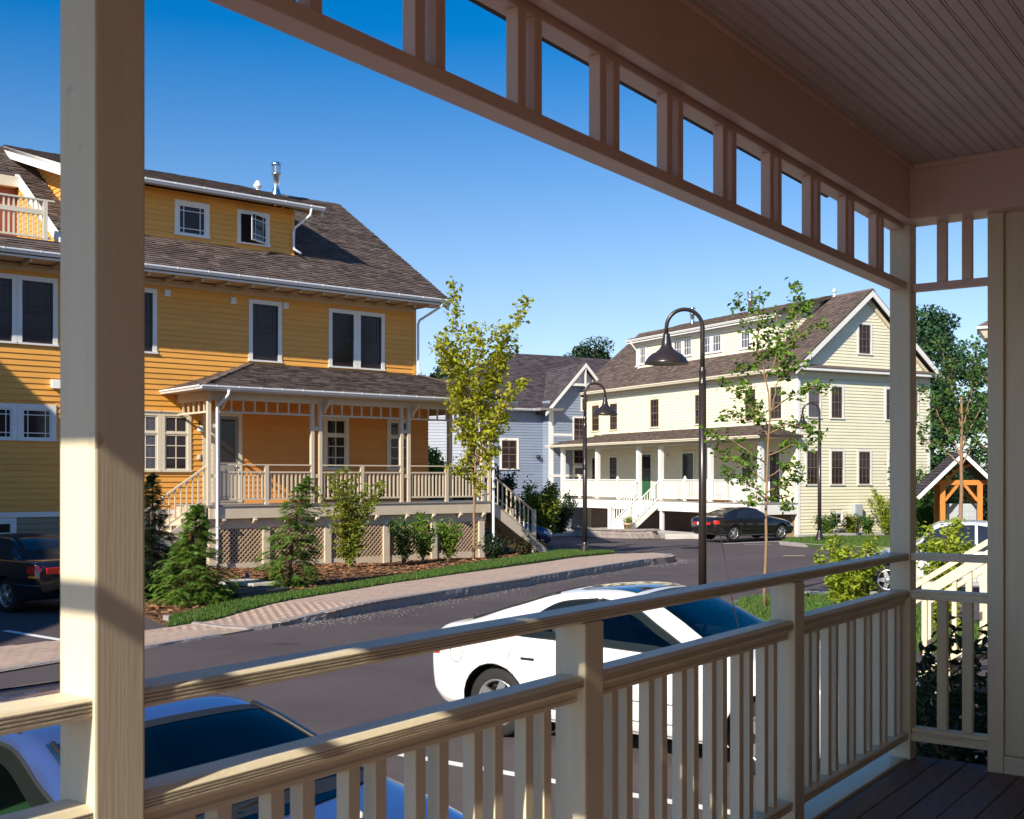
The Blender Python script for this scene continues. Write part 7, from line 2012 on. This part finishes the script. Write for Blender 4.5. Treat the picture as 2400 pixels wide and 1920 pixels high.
shrub('shrub', 'sprawling russet shrub under the end stair of the yellow porch', (0.42, 36.2, gz(0, 36) + 0.05), 0.75, 0.6, random.Random(6), 'leaf_russet', 0.07, 13, 16, 0.9, 0.06, low=0.05)
shrub('shrub', 'large bright green bush beyond the end stair of the yellow house', (1.1, 44.0, gz(1, 44) + 0.05), 2.6, 1.05, random.Random(7), 'leaf_shrub', 0.13, 15, 34, 0.3, 0.13, low=0.08)
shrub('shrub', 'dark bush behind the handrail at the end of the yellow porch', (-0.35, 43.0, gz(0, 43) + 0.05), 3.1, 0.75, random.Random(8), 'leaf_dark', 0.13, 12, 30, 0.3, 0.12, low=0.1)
shrub('shrub', 'green bush glimpsed through the end bay of the yellow porch', (-3.35, 46.0, gz(-3, 46) + 0.05), 4.6, 1.0, random.Random(9), 'leaf_bright', 0.14, 12, 26, 0.3, 0.14, low=0.15)
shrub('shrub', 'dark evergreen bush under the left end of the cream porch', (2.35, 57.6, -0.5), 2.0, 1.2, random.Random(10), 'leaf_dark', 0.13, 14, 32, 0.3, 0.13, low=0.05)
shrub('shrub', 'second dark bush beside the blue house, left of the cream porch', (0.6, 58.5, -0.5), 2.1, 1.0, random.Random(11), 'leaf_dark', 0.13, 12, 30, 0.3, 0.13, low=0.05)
for i, (off, out, h, r_, lf, lab) in enumerate(((-1.0, 0.7, 1.05, 0.5, 'leaf_mid', 'round green shrub at the front corner of the cream gable'), (-2.35, 0.8, 0.95, 0.42, 'leaf_shrub', 'small shrub beside the basement window of the cream house'), (-3.2, 0.9, 0.85, 0.45, 'leaf_mid', 'low green shrub beside the grey meter box'), (-4.15, 1.1, 2.2, 0.85, 'leaf_lime', 'tall yellow green shrub before the cream gable wall'))):
    p = CF.w(-out, off); shrub('shrub', lab, (p.x, p.y, gz(12, 46) + 0.13), h, r_, random.Random(40 + i), lf, 0.10, 11, 28, 0.3, 0.09, low=0.05)
shrub('shrub', 'lime green bush beyond the railing, left of the corner porch post', (4.9, 16.6, 0.0), 1.62, 0.47, random.Random(12), 'leaf_lime', 0.088, 15, 34, 0.25, 0.07, low=0.05, aspect=0.5)
shrub('shrub', 'lime green bush between the corner porch post and the silver sedan', (6.38, 17.0, 0.0), 1.84, 0.40, random.Random(13), 'leaf_lime', 0.088, 13, 34, 0.25, 0.07, low=0.05, aspect=0.5)
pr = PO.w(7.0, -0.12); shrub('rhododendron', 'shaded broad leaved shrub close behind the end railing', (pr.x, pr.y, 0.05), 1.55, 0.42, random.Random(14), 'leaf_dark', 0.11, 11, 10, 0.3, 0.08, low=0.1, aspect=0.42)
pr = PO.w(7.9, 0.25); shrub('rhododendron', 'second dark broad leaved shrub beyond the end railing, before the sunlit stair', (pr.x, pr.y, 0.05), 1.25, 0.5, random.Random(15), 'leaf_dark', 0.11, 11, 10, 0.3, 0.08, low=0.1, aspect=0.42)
for i, (x, y, h, r_, lab) in enumerate(((17.5, 50.0, 3.6, 1.3, 'green bush by the far corner of the cream house'), (17.0, 46.5, 2.0, 1.1, 'low leafy bush between the cream house and the timber shelter'), (20.0, 49.5, 3.2, 1.6, 'dark bush behind the timber shelter'))):
    shrub('shrub', lab, (x, y, -0.2), h, r_, random.Random(60 + i), 'leaf_mid' if i < 2 else 'leaf_dark', 0.15, 13, 34, 0.3, 0.15, low=0.05)

def big_tree(name, label, base, h, rad, rng, m, size, n=9000, low=0.2, group=None, squash=1.0, blobs=26):
    t = thing(name, label, 'tree', base, 0, group)
    mb = MB(); mb.tube([(0, 0, 0), (0.1, 0, h * 0.35), (0, 0.1, h * 0.8)], [0.032 * h, 0.022 * h, 0.006 * h], 9)
    cs = []
    for k in range(blobs):
        f = rng.uniform(low, 1.0); rr = rad * math.sin(math.pi * min(1, (f - low) / (1 - low) * 0.85 + 0.12)) ** 0.7 * rng.uniform(0.3, 0.95); a = rng.uniform(0, 6.28)
        c = Vector((math.cos(a) * rr, math.sin(a) * rr, f * h)); cs.append((c, rad * rng.uniform(0.16, 0.34)))
        mb.tube([(0, 0, max(0.15, f - 0.22) * h), c * 0.6 + Vector((0, 0, f * h * 0.38)), c], [0.012 * h, 0.007 * h, 0.002 * h], 5, caps=False)
    mb.build('trunk', M['bark'], t)
    C = []; O = []
    rg = np.random.default_rng(rng.randrange(9999))
    for c, r_ in cs:
        k = max(20, int(n / blobs)); d = rg.normal(size=(k, 3)); d /= np.linalg.norm(d, axis=1)[:, None]
        q = np.array(c) + d * r_ * rg.uniform(0.45, 1.1, (k, 1)) * [1.2, 1.2, 0.7]
        C.append(q); O.append(d)
    leaf_mesh('crown', np.concatenate(C), size, M[m], t, rg, 0.6, 0.1, np.concatenate(O))
    return t
shrub('shrub', 'leafy shrub half hiding the white house behind the end of the yellow porch', (-2.6, 50.0, -0.4), 4.4, 1.2, random.Random(17), 'leaf_mid', 0.15, 13, 26, 0.3, 0.14, low=0.1)
G1 = 'background trees behind the houses'
for i, (x, y, h, r_, m, lab) in enumerate((
    (25.8, 72, 12.9, 4.4, 'leaf_far', 'tallest blue green tree right of the cream gable'), (29.8, 70, 10.9, 4.4, 'leaf_far', 'broad dark tree behind the timber shelter'),
    (23.8, 66, 8.4, 3.4, 'leaf_far', 'low dark tree behind the rear corner of the cream house'), (30.0, 60, 8.5, 3.2, 'leaf_mid', 'lighter green tree at the right edge above the shelter'),
    (6.6, 98, 15.2, 3.6, 'leaf_dark', 'dark tree top showing above the cream roof eave'), (3.6, 100, 13.2, 2.4, 'leaf_dark', 'small dark tree top between the blue and cream roofs'),
    (-9.2, 82, 12.6, 4.6, 'leaf_dark', 'dark tree behind the corner of the yellow house'), (-4.4, 84, 10.8, 3.4, 'leaf_dark', 'rounded dark tree behind the yellow leaved tree'), (-14.5, 86, 11.0, 4.0, 'leaf_dark', 'dark tree hidden mostly by the yellow house'))):
    big_tree('background_tree', lab, (x, y, -0.6), h, r_, random.Random(70 + i), m, 0.25, 13000, 0.14, G1)

# ------------------------------------------------------------------ small things in the planting bed
def disc_slab(pts, z, h, m):
    mb = MB(); mb.prism(pts, z, z + h, 'z'); return mb
sx = [(-6.35, 24.9), (-5.5, 24.5), (-4.95, 24.9), (-5.2, 25.5), (-5.9, 25.7), (-6.4, 25.4)]
z0 = gz(-5.5, 25) + 0.14
tag(disc_slab(sx, z0, 0.07, M['slab']).build('stepping_stone', M['slab'], None, bevel=0.01), 'pale flat stone slab in the mulch between the two green hemlocks', 'stone')
bx = thing('utility_vault', 'dark rectangular utility lid set in the mulch beside the left hemlock', 'utility box', (-5.05, 22.2, gz(-5, 22) + 0.1), R(62))
MB().box(-0.75, 0.75, -0.38, 0.38, 0.0, 0.16).build('box', M['lidgreen'], bx, bevel=0.015)
for s in (-0.375, 0.375): MB().box(s - 0.365, s + 0.365, -0.36, 0.36, 0.161, 0.175).build('lid', M['lidgreen'], bx, bevel=0.005)
fl = thing('marker_flag', 'small blue marker flag stuck in the mulch by the pale stone slab', 'flag', (-5.72, 24.7, gz(-5.7, 24.7) + 0.12), 0)
MB().tube([(0, 0, 0), (0, 0, 0.30)], 0.006, 5).build('stick', M['steel'], fl)
MB().hexa([(0, 0, 0.18), (0.10, 0.01, 0.17), (0.10, 0.016, 0.17), (0, 0.006, 0.18), (0, 0, 0.30), (0.08, 0.01, 0.27), (0.08, 0.016, 0.27), (0, 0.006, 0.30)]).build('cloth', M['car_blue'], fl)
